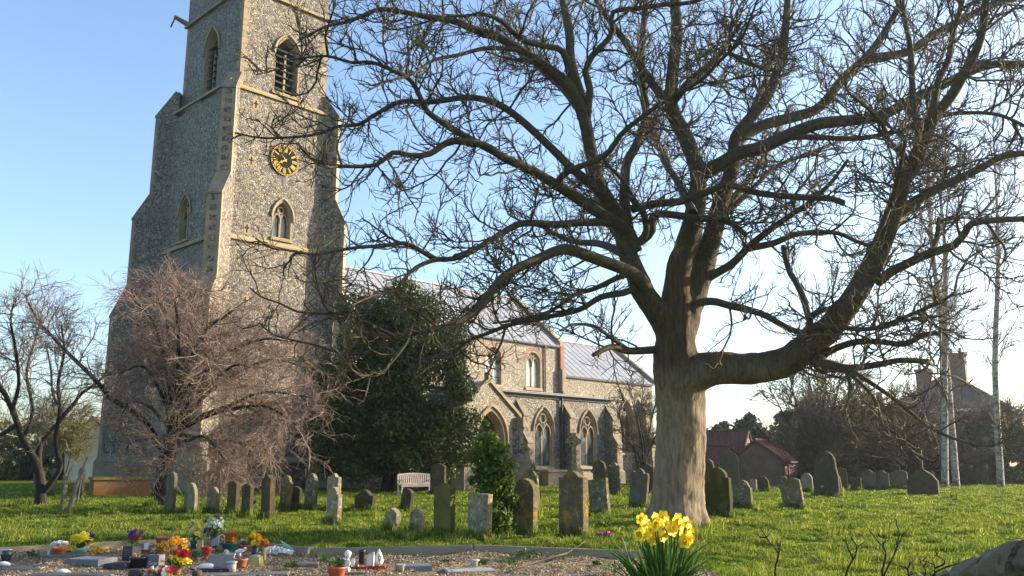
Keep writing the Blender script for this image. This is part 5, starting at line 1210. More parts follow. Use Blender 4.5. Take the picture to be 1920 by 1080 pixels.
# bench
M['teak'] = mat('silvered_teak', (.7, .56, .46), (.58, .45, .36), 4, .75, .3, 18, stretch=(1, 1, 4))
bp = on_ground(776, 927); bench = thing('park_bench', 'pale slatted wooden bench on the grass beside the holly', 'bench', bp, R(28))
bw = .78
b = MB()
for k in range(4): b.box((-bw, -.5 + k * .12, .43), (bw, -.5 + k * .12 + .095, .46))
b.box((-bw, -.52, .36), (bw, -.49, .43)); b.build('seat', M['teak'], bench)
b = MB(); nb = 15
for k in range(nb):
    x = -bw + .1 + k * (2 * bw - .2) / (nb - 1); b.hexa([(x - .028, -.03, .5), (x + .028, -.03, .5), (x + .028, -.01, .5), (x - .028, -.01, .5), (x - .028, .06, .93), (x + .028, .06, .93), (x + .028, .08, .93), (x - .028, .08, .93)])
b.hexa([(-bw, -.035, .47), (bw, -.035, .47), (bw, -.004, .47), (-bw, -.004, .47), (-bw, -.028, .53), (bw, -.028, .53), (bw, .004, .53), (-bw, .004, .53)])
for k in range(10):
    x0, x1 = -bw + k * bw * .2, -bw + (k + 1) * bw * .2; z0, z1 = [.93 + .05 * math.cos(x / bw * math.pi / 2) for x in (x0, x1)]
    b.hexa([(x0, .05, z0 - .06), (x1, .05, z1 - .06), (x1, .085, z1 - .06), (x0, .085, z0 - .06), (x0, .062, z0 + .01), (x1, .062, z1 + .01), (x1, .095, z1 + .01), (x0, .095, z0 + .01)])
b.build('backrest', M['teak'], bench)
for sg in (-1, 1):
    x = sg * bw
    b = MB(); b.box((x - .035, -.52, -.05), (x + .035, -.45, .64)); b.build('leg', M['teak'], bench)
    b = MB(); b.hexa([(x - .035, -.04, -.05), (x + .035, -.04, -.05), (x + .035, .03, -.05), (x - .035, .03, -.05), (x - .035, .04, .93), (x + .035, .04, .93), (x + .035, .1, .93), (x - .035, .1, .93)]); b.build('leg', M['teak'], bench)
    b = MB(); b.box((x - .045, -.54, .641), (x + .045, .03, .68)); b.build('armrest', M['teak'], bench)
    b = MB(); b.box((x - .02, -.448, .12), (x + .02, -.03, .18)); b.build('stretcher', M['teak'], bench)

# blackbird
p = on_ground(475, 949); b = MB()
M['feather'] = mat('black_feathers', (.012, .012, .014), (.02, .02, .022), 20, .5)
pr = [(.004, -.13), (.018, -.12), (.02, -.08), (.03, -.05), (.045, -.01), (.05, .03), (.04, .065), (.03, .08), (.032, .1), (.022, .122), (.006, .13)]
ax = Matrix.Translation((0, 0, .11)) @ Matrix.Rotation(R(62), 4, 'Y')
b.lathe(pr, 12, ax=ax); bird = b.build('blackbird', M['feather'], None, p, (0, 0, R(-30))); tag(bird, 'small blackbird standing in the grass beside the dark pair of stones', 'bird')
b = MB(); b.lathe([(.009, 0), (.001, .03)], 6, ax=Matrix.Translation((.113, 0, .168)) @ Matrix.Rotation(R(90), 4, 'Y')); M['beak'] = mat('orange_beak', (.7, .3, .02)); b.build('beak', M['beak'], bird)
for sg in (-1, 1): b = MB(); b.tube([(.0, sg * .02, .08), (.012, sg * .02, .03), (-.005, sg * .02, -.02)], .004, 5); b.build('leg', M['dark_bark'], bird)

# ------------------------------------------------------------------ outbuildings and houses
def hz(px, D): q = at(px, 905, D); q[2] = 0; return q
def gable_house(name, label, cat, px, D, yaw, W, L, ez, rz, wallm, roofm, over=.2, group=None):
    root = thing(name, label, cat, hz(px, D), yaw, group)
    b = MB()
    loop = [(-W / 2, -L / 2, -.3), (W / 2, -L / 2, -.3), (W / 2, -L / 2, ez), (0, -L / 2, rz), (-W / 2, -L / 2, ez)]
    b.prism(loop, (0, L, 0)); b.build('wall', wallm, root)
    b = MB(); sl = (rz - ez) / (W / 2)
    for sg in (1, -1):
        b.prism([(0, -L / 2 - over, rz + .03), (sg * (W / 2 + .25), -L / 2 - over, ez - .25 * sl + .03), (sg * (W / 2 + .25), -L / 2 - over, ez - .25 * sl + .14), (0, -L / 2 - over, rz + .15)], (0, L + 2 * over, 0))
        nrib = int((L + 2 * over) / .24)
        for k in range(nrib):
            y = -L / 2 - over + k * .24 + .06
            b.tube([(0.0, y, rz + .16), (sg * (W / 2 + .25), y, ez - .25 * sl + .15)], .055, 5)
    b.tube([(0, -L / 2 - over, rz + .18), (0, L / 2 + over, rz + .18)], .1, 6)
    b.build('roof', roofm, root); return root
ob = gable_house('outbuilding', 'brick outbuilding with red pantiled roof and gable facing the graves', 'outbuilding', 1440, 60, R(-30), 3.3, 5.6, 1.55, 2.75, M['brick_old'] if 'brick_old' in M else M['brick'], M['pantile'], .12)
b = MB(); b.box((1.66, -1.2, 0), (1.72, 1.4, 1.35)); b.build('door', M['red_iron'], ob)
o2 = gable_house('outbuilding', 'long red pantiled outbuilding beside the great trunk, farther of two', 'outbuilding', 1338, 66, R(62), 3.8, 5.5, 2.0, 3.6, M['brick_old'], M['pantile'], .12)
o3 = gable_house('lean_to', 'low red tiled lean-to in front of the farther outbuilding', 'outbuilding', 1340, 59, R(40), 2.6, 2.8, 1.4, 2.35, M['brick_old'], M['pantile'], .1)
def hip_house(label, px, D, yaw, W, L, ez, rz, ridge, wallm, chims, base=0):
    root = thing('house', label, 'house', hz(px, D), yaw); b = MB()
    b.box((-W / 2, -L / 2, -.5), (W / 2, L / 2, ez)); b.build('wall', wallm, root)
    o = .45; b = MB(); r2 = ridge / 2; w, l = W / 2 + o, L / 2 + o; z0 = ez - .1
    b.add([(-w, -l, z0), (w, -l, z0), (w, l, z0), (-w, l, z0), (0, -r2, rz), (0, r2, rz)], [(0, 1, 4), (1, 2, 5, 4), (2, 3, 5), (3, 0, 4, 5), (3, 2, 1, 0)])
    for p, q in (((-w, -l, z0), (0, -r2, rz)), ((w, -l, z0), (0, -r2, rz)), ((w, l, z0), (0, r2, rz)), ((0, -r2, rz), (0, r2, rz))): b.tube([p, q], .12, 5)
    rf = b.build('roof', M['brown_tile'], root)
    b = MB(); b.box((-w - .03, -l - .03, z0 - .22), (w + .03, l + .03, z0 - .01)); b.build('eaves', M['white_paint'], root)
    for (cx, cy, cw_, ch_) in chims:
        b = MB(); b.box((cx - cw_ / 2, cy - cw_ * .4, rz - 2), (cx + cw_ / 2, cy + cw_ * .4, rz + ch_)); b.box((cx - cw_ * .58, cy - cw_ * .48, rz + ch_), (cx + cw_ * .58, cy + cw_ * .48, rz + ch_ + .22))
        for k in (-.25, .25): b.lathe([(.15, 0), (.12, .5)], 8, (cx + k * cw_, cy, rz + ch_ + .22))
        b.build('chimney', M['brick_old'], rf)
    return root
hs = hip_house('large house with brown hipped roof and tall brick chimneys behind the birches', 1800, 78, R(-35), 9.0, 9.5, 6.0, 9.4, 1.2, M['brick_buff'], ((.6, .5, 1.5, 1.6), (-2.4, 1.5, 1.3, .4)))
for x in (-1.6, 1.8):
    b = MB(); b.box((4.5, x - .6, 3.9), (4.56, x + .6, 5.2)); w_ = b.build('window', M['white_paint'], hs)
    b = MB()
    for k in (-1, 1): b.box((4.561, x + k * .28 - .24, 3.98), (4.575, x + k * .28 + .24, 5.12))
    b.build('pane', M['glass'], w_)
h2 = gable_house('house', 'distant gabled roof showing above the brown thickets', 'house', 1600, 95, R(70), 6.5, 10, 4.4, 7.2, M['brick'], M['brown_tile'])
b = MB()
for k in (-.4, .5): b.box((-.4 + k, -3.6, 6.2), (.25 + k, -3.0, 8.9)); 
b.build('chimney', M['brick'], h2)
ct = gable_house('cottage', 'white rendered cottage wall seen between hedge and tower', 'house', 178, 74, R(15), 3.6, 7, 3.4, 4.9, M['render_wall'], M['brown_tile'])
b = MB(); b.box((-.6, -3.03, .9), (.0, -3.005, 1.7)); b.build('window', M['glass'], ct)

# longer grass round the feet of the stones and the trees, and last year's leaves
xs, ys = [], []
for fx, fy, w in FEET + [(float(at(1268, 988, TD)[0]), TD, 1.3), (float(WD * (304 - 960) / F), WD, .6), (float(LD * (76 - 960) / F), LD, .5)]:
    k = int(330 * w + 60); u = rng.uniform(-.65, .65, k) * w; v = rng.normal(0, .09 + .1 * (w > 1.2), k) - .05
    if w > 1.2: a = rng.uniform(0, 6.28, k); q = rng.uniform(.62, .95, k); xs.append(fx + q * np.cos(a)); ys.append(fy + q * np.sin(a)); continue
    c, s_ = math.cos(R(-44.2)), math.sin(R(-44.2)); xs.append(fx + u * c - v * s_); ys.append(fy + u * s_ + v * c)
x, y = np.concatenate(xs), np.concatenate(ys); n = len(x); z = gz(x, y) - .01; h = rng.uniform(.1, .3, n); w = np.maximum(.004, y * .0004); th = rng.uniform(0, 6.28, n); a = rng.uniform(0, 6.28, n); l_ = h * rng.uniform(.1, .6, n)
cs_, sn_ = np.cos(th) * w, np.sin(th) * w; mx, my = x + l_ * .3 * np.cos(a), y + l_ * .3 * np.sin(a)
V = np.stack([np.stack([x - cs_, y - sn_, z], -1), np.stack([x + cs_, y + sn_, z], -1), np.stack([mx + cs_ * .75, my + sn_ * .75, z + h * .6], -1), np.stack([mx - cs_ * .75, my - sn_ * .75, z + h * .6], -1), np.stack([x + l_ * np.cos(a), y + l_ * np.sin(a), z + h], -1)], 1).reshape(-1, 3)
b_ = np.arange(n)[:, None] * 5
tag(np_mesh('grass', V, np.concatenate([b_ + np.array([[0, 1, 2]]), b_ + np.array([[0, 2, 3]]), b_ + np.array([[3, 2, 4]])]), M['grass'], smooth=False), kind='stuff', label='longer grass left uncut round the feet of the headstones')
n = 2600; y = rng.uniform(10.5, 34, n); x = rng.uniform(-1, 1, n) * (.6 * y); tx_, ty_ = at(1268, 988, TD)[:2]; k = rng.uniform(0, 1, n) < np.clip(1.2 - np.hypot(x - tx_ + 1, y - ty_) / 14, .12, 1); x, y = x[k], y[k]; n = len(x)
z = gz(x, y) + rng.uniform(.03, .09, n); th = rng.uniform(0, 6.28, n); s_ = rng.uniform(.02, .045, n); t_ = rng.uniform(-.5, .5, n)
c, d = np.cos(th) * s_, np.sin(th) * s_
V = np.stack([np.stack([x - c, y - d, z], -1), np.stack([x - d * .6, y + c * .6, z + s_ * t_], -1), np.stack([x + c, y + d, z + s_ * .5], -1), np.stack([x + d * .6, y - c * .6, z - s_ * t_ * .5], -1)], 1).reshape(-1, 3)
M['litter'] = mat('dead_leaves', (.22, .13, .06), (.13, .08, .04), 5, .8, islands=.4)
tag(np_mesh('leaf_litter', V, np.arange(n * 4).reshape(n, 4), M['litter'], smooth=False), kind='stuff', label='scattered brown dead leaves lying in the grass')

# ------------------------------------------------------------------ cremation plot: edging, slabs, pots and flowers
M['board'] = mat('weathered_edging_board', (.36, .285, .19), (.25, .2, .135), 2.5, .85, .4, 16, stretch=(1, 1, 5))
M['terracotta'] = mat('terracotta', (.42, .15, .075), (.33, .115, .06), 5, .75, .2, 20, spots=(((.5, .3, .2), 4, .64),))
M['terra_plastic'] = mat('terracotta_plastic', (.45, .12, .055), (.4, .105, .05), 5, .45)
M['black_pot'] = mat('black_plastic', (.018, .018, .02), (.03, .03, .032), 5, .4, spec=.5)
M['granite'] = mat('polished_black_granite', (.022, .025, .032), (.05, .052, .06), 60, .2, spec=.6)
M['grey_granite'] = mat('grey_granite', (.20, .21, .22), (.12, .125, .135), 60, .45)
M['slab'] = mat('grey_stone_slab', (.17, .16, .14), (.11, .105, .095), 6, .8, .3, 30, spots=((GL, 3, .62),))
M['pale_slab'] = mat('pale_marble', (.4, .38, .33), (.3, .285, .25), 8, .5)
M['white'] = mat('white_glazed_ornament', (.72, .72, .69), (.62, .62, .59), 12, .5, .2, 30)
M['teal'] = mat('teal_plastic', (.03, .13, .13), (.025, .11, .115), 4, .4)
M['red_plastic'] = mat('red_plastic', (.5, .015, .015), (.42, .01, .012), 4, .4)
M['yellow_stone'] = mat('yellow_cast_stone', (.48, .37, .12), (.4, .31, .11), 8, .8, .3, 30)
M['trough'] = mat('pale_grey_trough', (.33, .33, .32), (.25, .25, .245), 8, .7, .2, 30)
M['metal'] = mat('brushed_aluminium', (.55, .56, .58), (.45, .46, .48), 8, .3, metal=.7)
M['cellophane'] = mat('cloudy_cellophane', (.62, .63, .63), (.45, .47, .48), 6, .2, .4, 14, spec=.7, trans=.3)
M['mint'] = mat('mint_tissue_paper', (.32, .62, .5), (.26, .52, .42), 6, .6, trans=.3)
M['leaf'] = mat('green_leaf', (.05, .12, .025), (.08, .15, .03), 6, .5, trans=.25, islands=.3)
M['daff_leaf'] = mat('daffodil_leaf', (.04, .10, .022), (.065, .13, .02), 3, .6, spec=.15, trans=.25, islands=.35)
M['dry'] = mat('dried_stems', (.32, .24, .14), (.22, .16, .09), 6, .9, islands=.3)
def fl(name, c, k=.75, tr=.3): return mat(name, c, tuple(x * k for x in c), 20, .6, trans=tr, islands=.2)
M['yellow'] = fl('yellow_petal', (.88, .72, .04), .85, .35); M['deep_yellow'] = fl('deep_yellow_trumpet', (.88, .5, .015)); M['orange'] = fl('orange_petal', (.85, .33, .02)); M['red'] = fl('red_petal', (.55, .01, .02)); M['pink'] = fl('pink_petal', (.75, .22, .3))
M['purple'] = fl('purple_petal', (.16, .04, .3)); M['white_petal'] = fl('white_petal', (.8, .8, .74)); M['mint_petal'] = fl('pale_green_petal', (.4, .62, .42)); M['violet'] = fl('violet_petal', (.05, .02, .16)); M['rust'] = fl('rust_orange_leaf', (.55, .2, .03)); M['cream'] = fl('lemon_petal', (.85, .78, .3))

def board(a, bq, name='edging_board', lab=None):
    a = np.array(a, float); bq = np.array(bq, float); d = bq - a; L = np.linalg.norm(d); n_ = np.array((-d[1], d[0])) / L * .025; b = MB()
    za, zb = float(gz(*a)), float(gz(*bq))
    P = [(a - n_, za - .1), (bq - n_, zb - .1), (bq + n_, zb - .1), (a + n_, za - .1), (a - n_, za + .12), (bq - n_, zb + .12), (bq + n_, zb + .12), (a + n_, za + .12)]
    b.hexa([(p[0], p[1], z) for p, z in P]); return tag(b.build(name, M['board']), lab, 'edging', 'timber edging round the gravel plot')
board((-12, 11.75), (-8.45, 14.42), lab='timber edging at the far left below the black urn'); board((-8.4, 14.45), (-5.8, 16.66), lab='sunlit timber edging behind the daffodil bouquets on the left')
board((-5.7, 16.66), (-3.4, 15.2), lab='short timber edging behind the orange leaved pot'); board((-3.3, 15.13), (-.65, 14.72), lab='timber edging behind the cherub and white ornaments'); board((-.6, 14.71), (2.05, 14.3), lab='timber edging ending near the daffodil clump')

def gp(px, py):
    p = gnd(px, py)
    for _ in range(3): p = gnd(px, py, float(plot_z(p[0], p[1])))
    return p
def sc(p): return p[1] / CP / F * 1.0
def ms(px, py): return depth_of(px, py) / F                       # metres per photo pixel on the ground there

def petal_mesh(name, n, L, wd, lift, mats_, rings=1, core=None, cup=.0):
    b = MB()
    for rg_ in range(rings):
        f = 1 - .28 * rg_
        for k in range(n):
            a = 2 * math.pi * (k + .5 * rg_) / n; ca, sa = math.cos(a), math.sin(a); l_ = L * f
            pts = [(0.04 * L, 0, 0), (l_ * .45, -wd * f, lift * .35 + rg_ * .01 * L), (l_ * .8, -wd * .8 * f, lift * .8), (l_, 0, lift + cup), (l_ * .8, wd * .8 * f, lift * .8), (l_ * .45, wd * f, lift * .35 + rg_ * .01 * L), (l_ * .55, 0, lift * .5 - .1 * wd)]
            b.add([(x * ca - y * sa, x * sa + y * ca, z + rg_ * .16 * L) for x, y, z in pts], [(0, 1, 6), (1, 2, 6), (2, 3, 6), (3, 4, 6), (4, 5, 6), (5, 0, 6)], 0, True)
    if core == 'trumpet':
        prof = [(.16 * L, 0), (.2 * L, .2 * L), (.24 * L, .42 * L), (.36 * L, .6 * L)]; nn_ = 10; vs = []
        for i, (r, z) in enumerate(prof):
            for k in range(nn_):
                a = 2 * math.pi * k / nn_; rr = r * (1 + (.12 if (k % 2 and i == 3) else 0)); vs.append((rr * math.cos(a), rr * math.sin(a), z))
        b.add(vs, [(i * nn_ + k, i * nn_ + (k + 1) % nn_, (i + 1) * nn_ + (k + 1) % nn_, (i + 1) * nn_ + k) for i in range(3) for k in range(nn_)], 1, True)
    elif core: b.ball((0, 0, .1 * L), .22 * L, 1, 8, 5)
    return b.data(name, mats_)
BL = {
 'daff': petal_mesh('daffodil', 6, .042, .016, .004, [M['yellow'], M['deep_yellow']], 1, 'trumpet'),
 'daff_s': petal_mesh('daffodil', 6, .034, .013, .006, [M['yellow'], M['yellow']], 1, 'trumpet'),
 'daff_o': petal_mesh('daffodil', 6, .034, .013, .006, [M['deep_yellow'], M['orange']], 1, 'trumpet'),
 'rose_y': petal_mesh('rose', 7, .036, .018, .02, [M['cream'], M['yellow']], 3, 'ball'),
 'rose_w': petal_mesh('rose', 7, .036, .018, .02, [M['white_petal'], M['cream']], 3, 'ball'),
 'mum_o': petal_mesh('chrysanthemum', 11, .036, .011, .016, [M['orange'], M['deep_yellow']], 3, 'ball'),
 'mum_y': petal_mesh('chrysanthemum', 11, .036, .011, .016, [M['yellow'], M['deep_yellow']], 3, 'ball'),
 'red': petal_mesh('gerbera', 9, .045, .013, .012, [M['red'], M['red']], 2, 'ball'),
 'pink': petal_mesh('carnation', 9, .03, .012, .018, [M['pink'], M['red']], 3, 'ball'),
 'purple': petal_mesh('aster', 9, .03, .011, .015, [M['purple'], M['violet']], 2, 'ball'),
 'violet': petal_mesh('violet', 6, .022, .012, .006, [M['violet'], M['violet']], 1, 'ball'),
 'white': petal_mesh('daisy', 9, .026, .009, .008, [M['white_petal'], M['cream']], 2, 'ball'),
 'mint': petal_mesh('hydrangea', 8, .03, .014, .014, [M['mint_petal'], M['mint_petal']], 2, 'ball'),
 'orange': petal_mesh('lily', 6, .04, .012, .022, [M['orange'], M['deep_yellow']], 1, 'ball'),
}
def bouquet(root, base, h, rx, blooms, leafm, nleaf=40, face=(0, -.6, .5), leaf=.05, stem_r=.0025, bs=1.0, stems=True, rz=None):
    """flowers rising from base (local): every bloom a mesh of its own, stems and leaves one foliage mesh"""
    base = np.array(base, float); f = MB(); rz = rz or rx * .7
    for k, kind in enumerate(blooms):
        a = rnd.uniform(0, 6.28); q = math.sqrt(rnd.uniform(.02, 1)); z = h + rnd.uniform(-.5, .5) * rz + (1 - q) * rz * .6
        tip = base + (q * rx * math.cos(a), q * rx * .7 * math.sin(a), z)
        if stems: f.tube([base, base + (tip - base) * np.array((.35, .35, .6)), tip], stem_r, 4)
        d = Vector((face[0] + math.cos(a) * q * .8 + rnd.uniform(-.2, .2), face[1] + math.sin(a) * q * .6, face[2] + rnd.uniform(0, .3)))
        o = link('bloom', BL[kind], root, tip, d.to_track_quat('Z', 'Y').to_euler()); s_ = 1.22 * bs * rnd.uniform(.85, 1.15); o.scale = (s_, s_, s_)
    for k in range(nleaf):
        a = rnd.uniform(0, 6.28); q = math.sqrt(rnd.uniform(0, 1)); c = base + (q * rx * .95 * math.cos(a), q * rx * .7 * math.sin(a), h * rnd.uniform(.15, 1.0))
        d = Vector((math.cos(a) + rnd.uniform(-.5, .5), math.sin(a) + rnd.uniform(-.5, .5), rnd.uniform(.0, 1.2))).normalized(); s_ = d.cross(Vector((0, 0, 1))).normalized() * leaf * .28; L = leaf * rnd.uniform(.7, 1.3)
        c = Vector(c); f.add([c, c + d * L * .5 + s_, c + d * L, c + d * L * .5 - s_], [(0, 1, 2, 3)])
    if f.f: f.build('foliage', leafm, root)
def blades(root, n, h, spread, m, wd=.009, name='foliage', base=(0, 0, 0), bend=.5, r0=.03):
    f = MB()
    for k in range(n):
        a = rnd.uniform(0, 6.28); l_ = h * rnd.uniform(.6, 1.1); s_ = spread * rnd.uniform(.2, 1); w_ = wd * rnd.uniform(.7, 1.3)
        x0, y0 = base[0] + r0 * math.cos(a) * rnd.random(), base[1] + r0 * math.sin(a) * rnd.random(); t_ = a + rnd.uniform(-1.2, 1.2) + 1.57; tx, ty = math.cos(t_) * w_, math.sin(t_) * w_
        P = [(x0 + s_ * u ** 1.7 * math.cos(a), y0 + s_ * u ** 1.7 * math.sin(a), base[2] + l_ * (u - bend * .45 * u ** 3 * (s_ / spread))) for u in (0, .35, .7, 1)]
        vs = []
        for j, p in enumerate(P):
            q = (1, 1, .8, .1)[j]; vs += [(p[0] - tx * q, p[1] - ty * q, p[2]), (p[0] + tx * q, p[1] + ty * q, p[2])]
        f.add(vs, [(0, 1, 3, 2), (2, 3, 5, 4), (4, 5, 7, 6)], 0, True)
    return f.build(name, m, root)
def pot_prof(rb, rt, h, lip=.012): return [(rb * .9, -.02), (rb, 0), (rb + (rt - rb) * .8, h * .8), (rt, h * .82), (rt + lip * .3, h), (rt - lip, h), (rt - lip * 1.2, h * .85), (rb * .5, h * .83)]
def pot(root, rb, rt, h, m, name='pot', at_=(0, 0, 0), lip=.012):
    b = MB(); b.lathe(pot_prof(rb, rt, h, lip), 22, at_); return b.build(name, m, root)
def on_plot(name, label, cat, px, py, rotz=0.0, group=None): return thing(name, label, cat, gp(px, py), rotz, group)
PG = 'flower pots and vases on the gravel plot'
def slab_(label, px, py, L, Wd, h, yaw, m, parts=None, name='memorial_slab'):
    p = gp(px, py); b = MB(); e = .012
    b.hexa([(-L / 2, -Wd / 2, -.05), (L / 2, -Wd / 2, -.05), (L / 2, Wd / 2, -.05), (-L / 2, Wd / 2, -.05), (-L / 2, -Wd / 2, h - e), (L / 2, -Wd / 2, h - e), (L / 2, Wd / 2, h - e), (-L / 2, Wd / 2, h - e)])
    b.hexa([(-L / 2, -Wd / 2, h - e), (L / 2, -Wd / 2, h - e), (L / 2, Wd / 2, h - e), (-L / 2, Wd / 2, h - e), (-L / 2 + e, -Wd / 2 + e, h), (L / 2 - e, -Wd / 2 + e, h), (L / 2 - e, Wd / 2 - e, h), (-L / 2 + e, Wd / 2 - e, h)])
    return tag(b.build(name, m, None, p, (0, 0, yaw)), label, 'memorial slab', 'memorial slabs on the gravel plot')
slab_('dark grey slab under the terracotta pot of white daisies', 117, 1043, 0.76, .5, 0.042, R(8), M['slab'])
slab_('thick edged slab right of the daffodil bouquet, raised front edge', 172, 1052, 0.56, .42, 0.048, R(-14), M['grey_granite'])
slab_('flat grey slab in front of the granite block', 205, 1060, 0.6, .4, 0.03, R(-5), M['slab'])
slab_('dark rounded slab left of the big black bowl', 225, 1063, 0.336, .3, 0.054, R(-8), M['granite'])
slab_('worn slab lying in gravel at the left frame edge', 32, 1068, 0.72, .4, 0.03, R(12), M['slab'])
slab_('long worn slab along the bottom edge beneath white shell', 135, 1080, 1.08, .3, 0.03, R(5), M['slab'])
slab_('slab at the bottom edge before the white cylinder vase', 455, 1079, 1.2, .3, 0.03, R(8), M['slab'])
slab_('slab behind the grey trough, between bouquets', 350, 1042, 0.64, .35, 0.036, R(-4), M['slab'])
slab_('black slab under the grey trough with clipped corner', 405, 1071, 0.48, .22, 0.048, R(2), M['granite'])
slab_('pale grey slab carrying the flared rose vase', 880, 1071, 0.68, .42, 0.036, R(14), M['pale_slab'])
slab_('dark slab with upright edge right of the white vase', 775, 1068, 0.496, .28, 0.072, R(12), M['grey_granite'])
slab_('thin slab in front of the terracotta succulent pot', 660, 1076, 0.44, .2, 0.03, R(5), M['slab'])
slab_('small rough stone lump in the middle of the gravel', 575, 1062, 0.336, .3, 0.054, R(10), M['slab'], name='rough_stone')

# the left end
t = on_plot('urn', 'round black granite urn with silver lid at left edge', 'urn', 11, 1052, 0, PG); k = ms(11, 1052)
b = MB(); b.lathe([(7 * k, 0), (8 * k, 2 * k), (7.5 * k, 4 * k), (10.5 * k, 10 * k), (10.5 * k, 14 * k), (8.5 * k, 19 * k), (8 * k, 19.5 * k)], 24); b.build('body', M['granite'], t)
b = MB(); b.lathe([(9 * k, 19.6 * k), (9 * k, 21 * k), (3 * k, 22 * k)], 24); b.build('lid', M['metal'], t)
t = on_plot('flower_pot', 'terracotta plastic pot brimming with white daisies', 'flower pot', 109, 1044, 0, PG); k = ms(109, 1044)
pot(t, 9.5 * k, 13 * k, 17 * k, M['terra_plastic']); bouquet(t, (0, 0, 17 * k), 6 * k, 14 * k, ['white'] * 26, M['leaf'], 90, leaf=.035, rz=4 * k, stems=False)
b = MB(); b.box((-13 * k, -.13, 4 * k), (-9.5 * k, -.125, 12 * k)); b.build('price_tag', M['white'], t)
t = on_plot('bouquet', 'big yellow daffodil bouquet with violet blooms in a bowl', 'bouquet', 150, 1041, 0, PG); k = ms(150, 1041)
b = MB(); b.lathe([(6 * k, 0), (9 * k, 2 * k), (12 * k, 9 * k), (14 * k, 14 * k), (13 * k, 14 * k), (5 * k, 12 * k)], 18); b.build('bowl', M['mint'], t)
bouquet(t, (0, 0, 8 * k), 17 * k, 20 * k, ['daff_s'] * 60, M['daff_leaf'], 30, leaf=.12, rz=16 * k, bs=1.05)
bouquet(t, (9 * k, .05, 20 * k), 13 * k, 9 * k, ['violet'] * 18, M['leaf'], 6, bs=1.1, rz=5 * k)
bouquet(t, (-18 * k, -.05, 2 * k), 10 * k, 12 * k, ['daff_s'] * 20, M['daff_leaf'], 4, leaf=.1, rz=8 * k)
b = MB(); b.prism([(8 * k, -.12, 1 * k), (15 * k, -.1, 14 * k), (19 * k, -.08, 13 * k), (13 * k, -.1, 0)], (0, .004, 0)); b.build('wrapping', M['mint_petal'], t)
t = on_plot('daffodils', 'loose drooping daffodils lying on the slab right of the big bouquet', 'flowers', 184, 1045); bouquet(t, (0, 0, 0), .1, .13, ['daff_o'] * 9, M['dry'], 12, leaf=.1, rz=.08)
for (px, py, lab) in ((7, 1062, 'white shell ornament at the left frame edge'), (118, 1077, 'white scallop ornament on the long pale slab')):
    t = gp(px, py); b = MB(); b.ball((0, 0, .035), (.085, .05, .035), 0, 12, 7); tag(b.build('shell_ornament', M['white'], None, t, (0, R(8), R(20))), lab, 'ornament')
t = on_plot('memorial_cube', 'black granite cube vase with purple and red bouquet', 'memorial vase', 245, 1052, R(-22), PG); k = ms(245, 1052)
b = MB(); b.box((-12 * k, -10 * k, 0), (12 * k, 10 * k, 27 * k)); b.build('block', M['granite'], t)
b = MB()
for r_ in range(4):
    x = -8 * k
    for c2 in range(rnd.randint(5, 7)): b.box((x, -10 * k - .003, (20 - r_ * 3.6) * k), (x + 1.4 * k, -10 * k - .001, (21.2 - r_ * 3.6) * k)); x += 2.1 * k
b.build('worn_line', M['grey_granite'], t)
bouquet(t, (0, 0, 27 * k), 20 * k, 17 * k, ['purple'] * 14 + ['pink'] * 5, M['rust_green'] if 'rust_green' in M else M['leaf'], 110, leaf=.05, rz=12 * k)
bouquet(t, (12 * k, 0, 27 * k), 14 * k, 5 * k, ['pink'] * 3 + ['red'] * 2 + ['orange'] * 4, M['leaf'], 6, rz=14 * k)
t = on_plot('flower_pot', 'wide black bowl of dead stems before the granite cube', 'flower pot', 260, 1066, 0, PG); k = ms(260, 1066)
pot(t, 12.5 * k, 18 * k, 22 * k, M['black_pot'], lip=.015); blades(t, 45, 12 * k, 9 * k, M['dry'], .003, 'dead_stems', (-4 * k, 0, 19 * k), r0=7 * k)
t = on_plot('memorial_block', 'grey granite block with carved Gran behind black bowl', 'memorial vase', 292, 1061, R(-14)); k = ms(292, 1061)
b = MB(); b.box((-12 * k, -9 * k, 0), (12 * k, 9 * k, 20 * k)); gb_ = b.build('block', M['grey_granite'], t)
def text(root, s_, size, loc, rot, m, name='lettering'):
    cu = bpy.data.curves.new(name, 'FONT'); cu.body = s_; cu.size = size; cu.extrude = .001; cu.align_x = 'CENTER'
    tmp = bpy.data.objects.new(name, cu); col.objects.link(tmp); dg = bpy.context.evaluated_depsgraph_get()
    me = bpy.data.meshes.new_from_object(tmp.evaluated_get(dg)); bpy.data.objects.remove(tmp); me.materials.clear(); me.materials.append(m)
    return link(name, me, root, loc, rot)
text(t, 'Gran', 9 * k, (0, -9 * k - .002, 3 * k), (R(90), 0, 0), M['white'])
b = MB(); b.lathe([(3 * k, 20 * k), (4 * k, 20.5 * k), (2.5 * k, 21 * k)], 14); b.build('vase_lid', M['granite'], t)
t = on_plot('flower_pot', 'small terracotta pot holding a white plant card', 'flower pot', 273, 1039, 0, PG); k = ms(273, 1039)
pot(t, 6.5 * k, 9.5 * k, 9 * k, M['terracotta']); b = MB(); b.box((-4 * k, -.002, 8 * k), (4 * k, .002, 20 * k)); b.build('card', M['white'], t)
t = on_plot('flower_pot', 'wide shallow terracotta bowl of dry twigs against the edging', 'flower pot', 311, 1023, 0, PG); k = ms(311, 1023)
pot(t, 14 * k, 19.5 * k, 16 * k, M['terracotta'], lip=.02); blades(t, 50, 10 * k, 12 * k, M['dry'], .003, 'dead_stems', (0, 0, 13 * k), r0=12 * k)
t = on_plot('flower_pot', 'brown pot overflowing with withered orange daffodils', 'flower pot', 302, 1040, 0, PG); k = ms(302, 1040)
pot(t, 7 * k, 10 * k, 11 * k, M['terracotta']); bouquet(t, (0, 0, 9 * k), 6 * k, 14 * k, ['daff_o'] * 9, M['dry'], 40, leaf=.08, rz=10 * k)
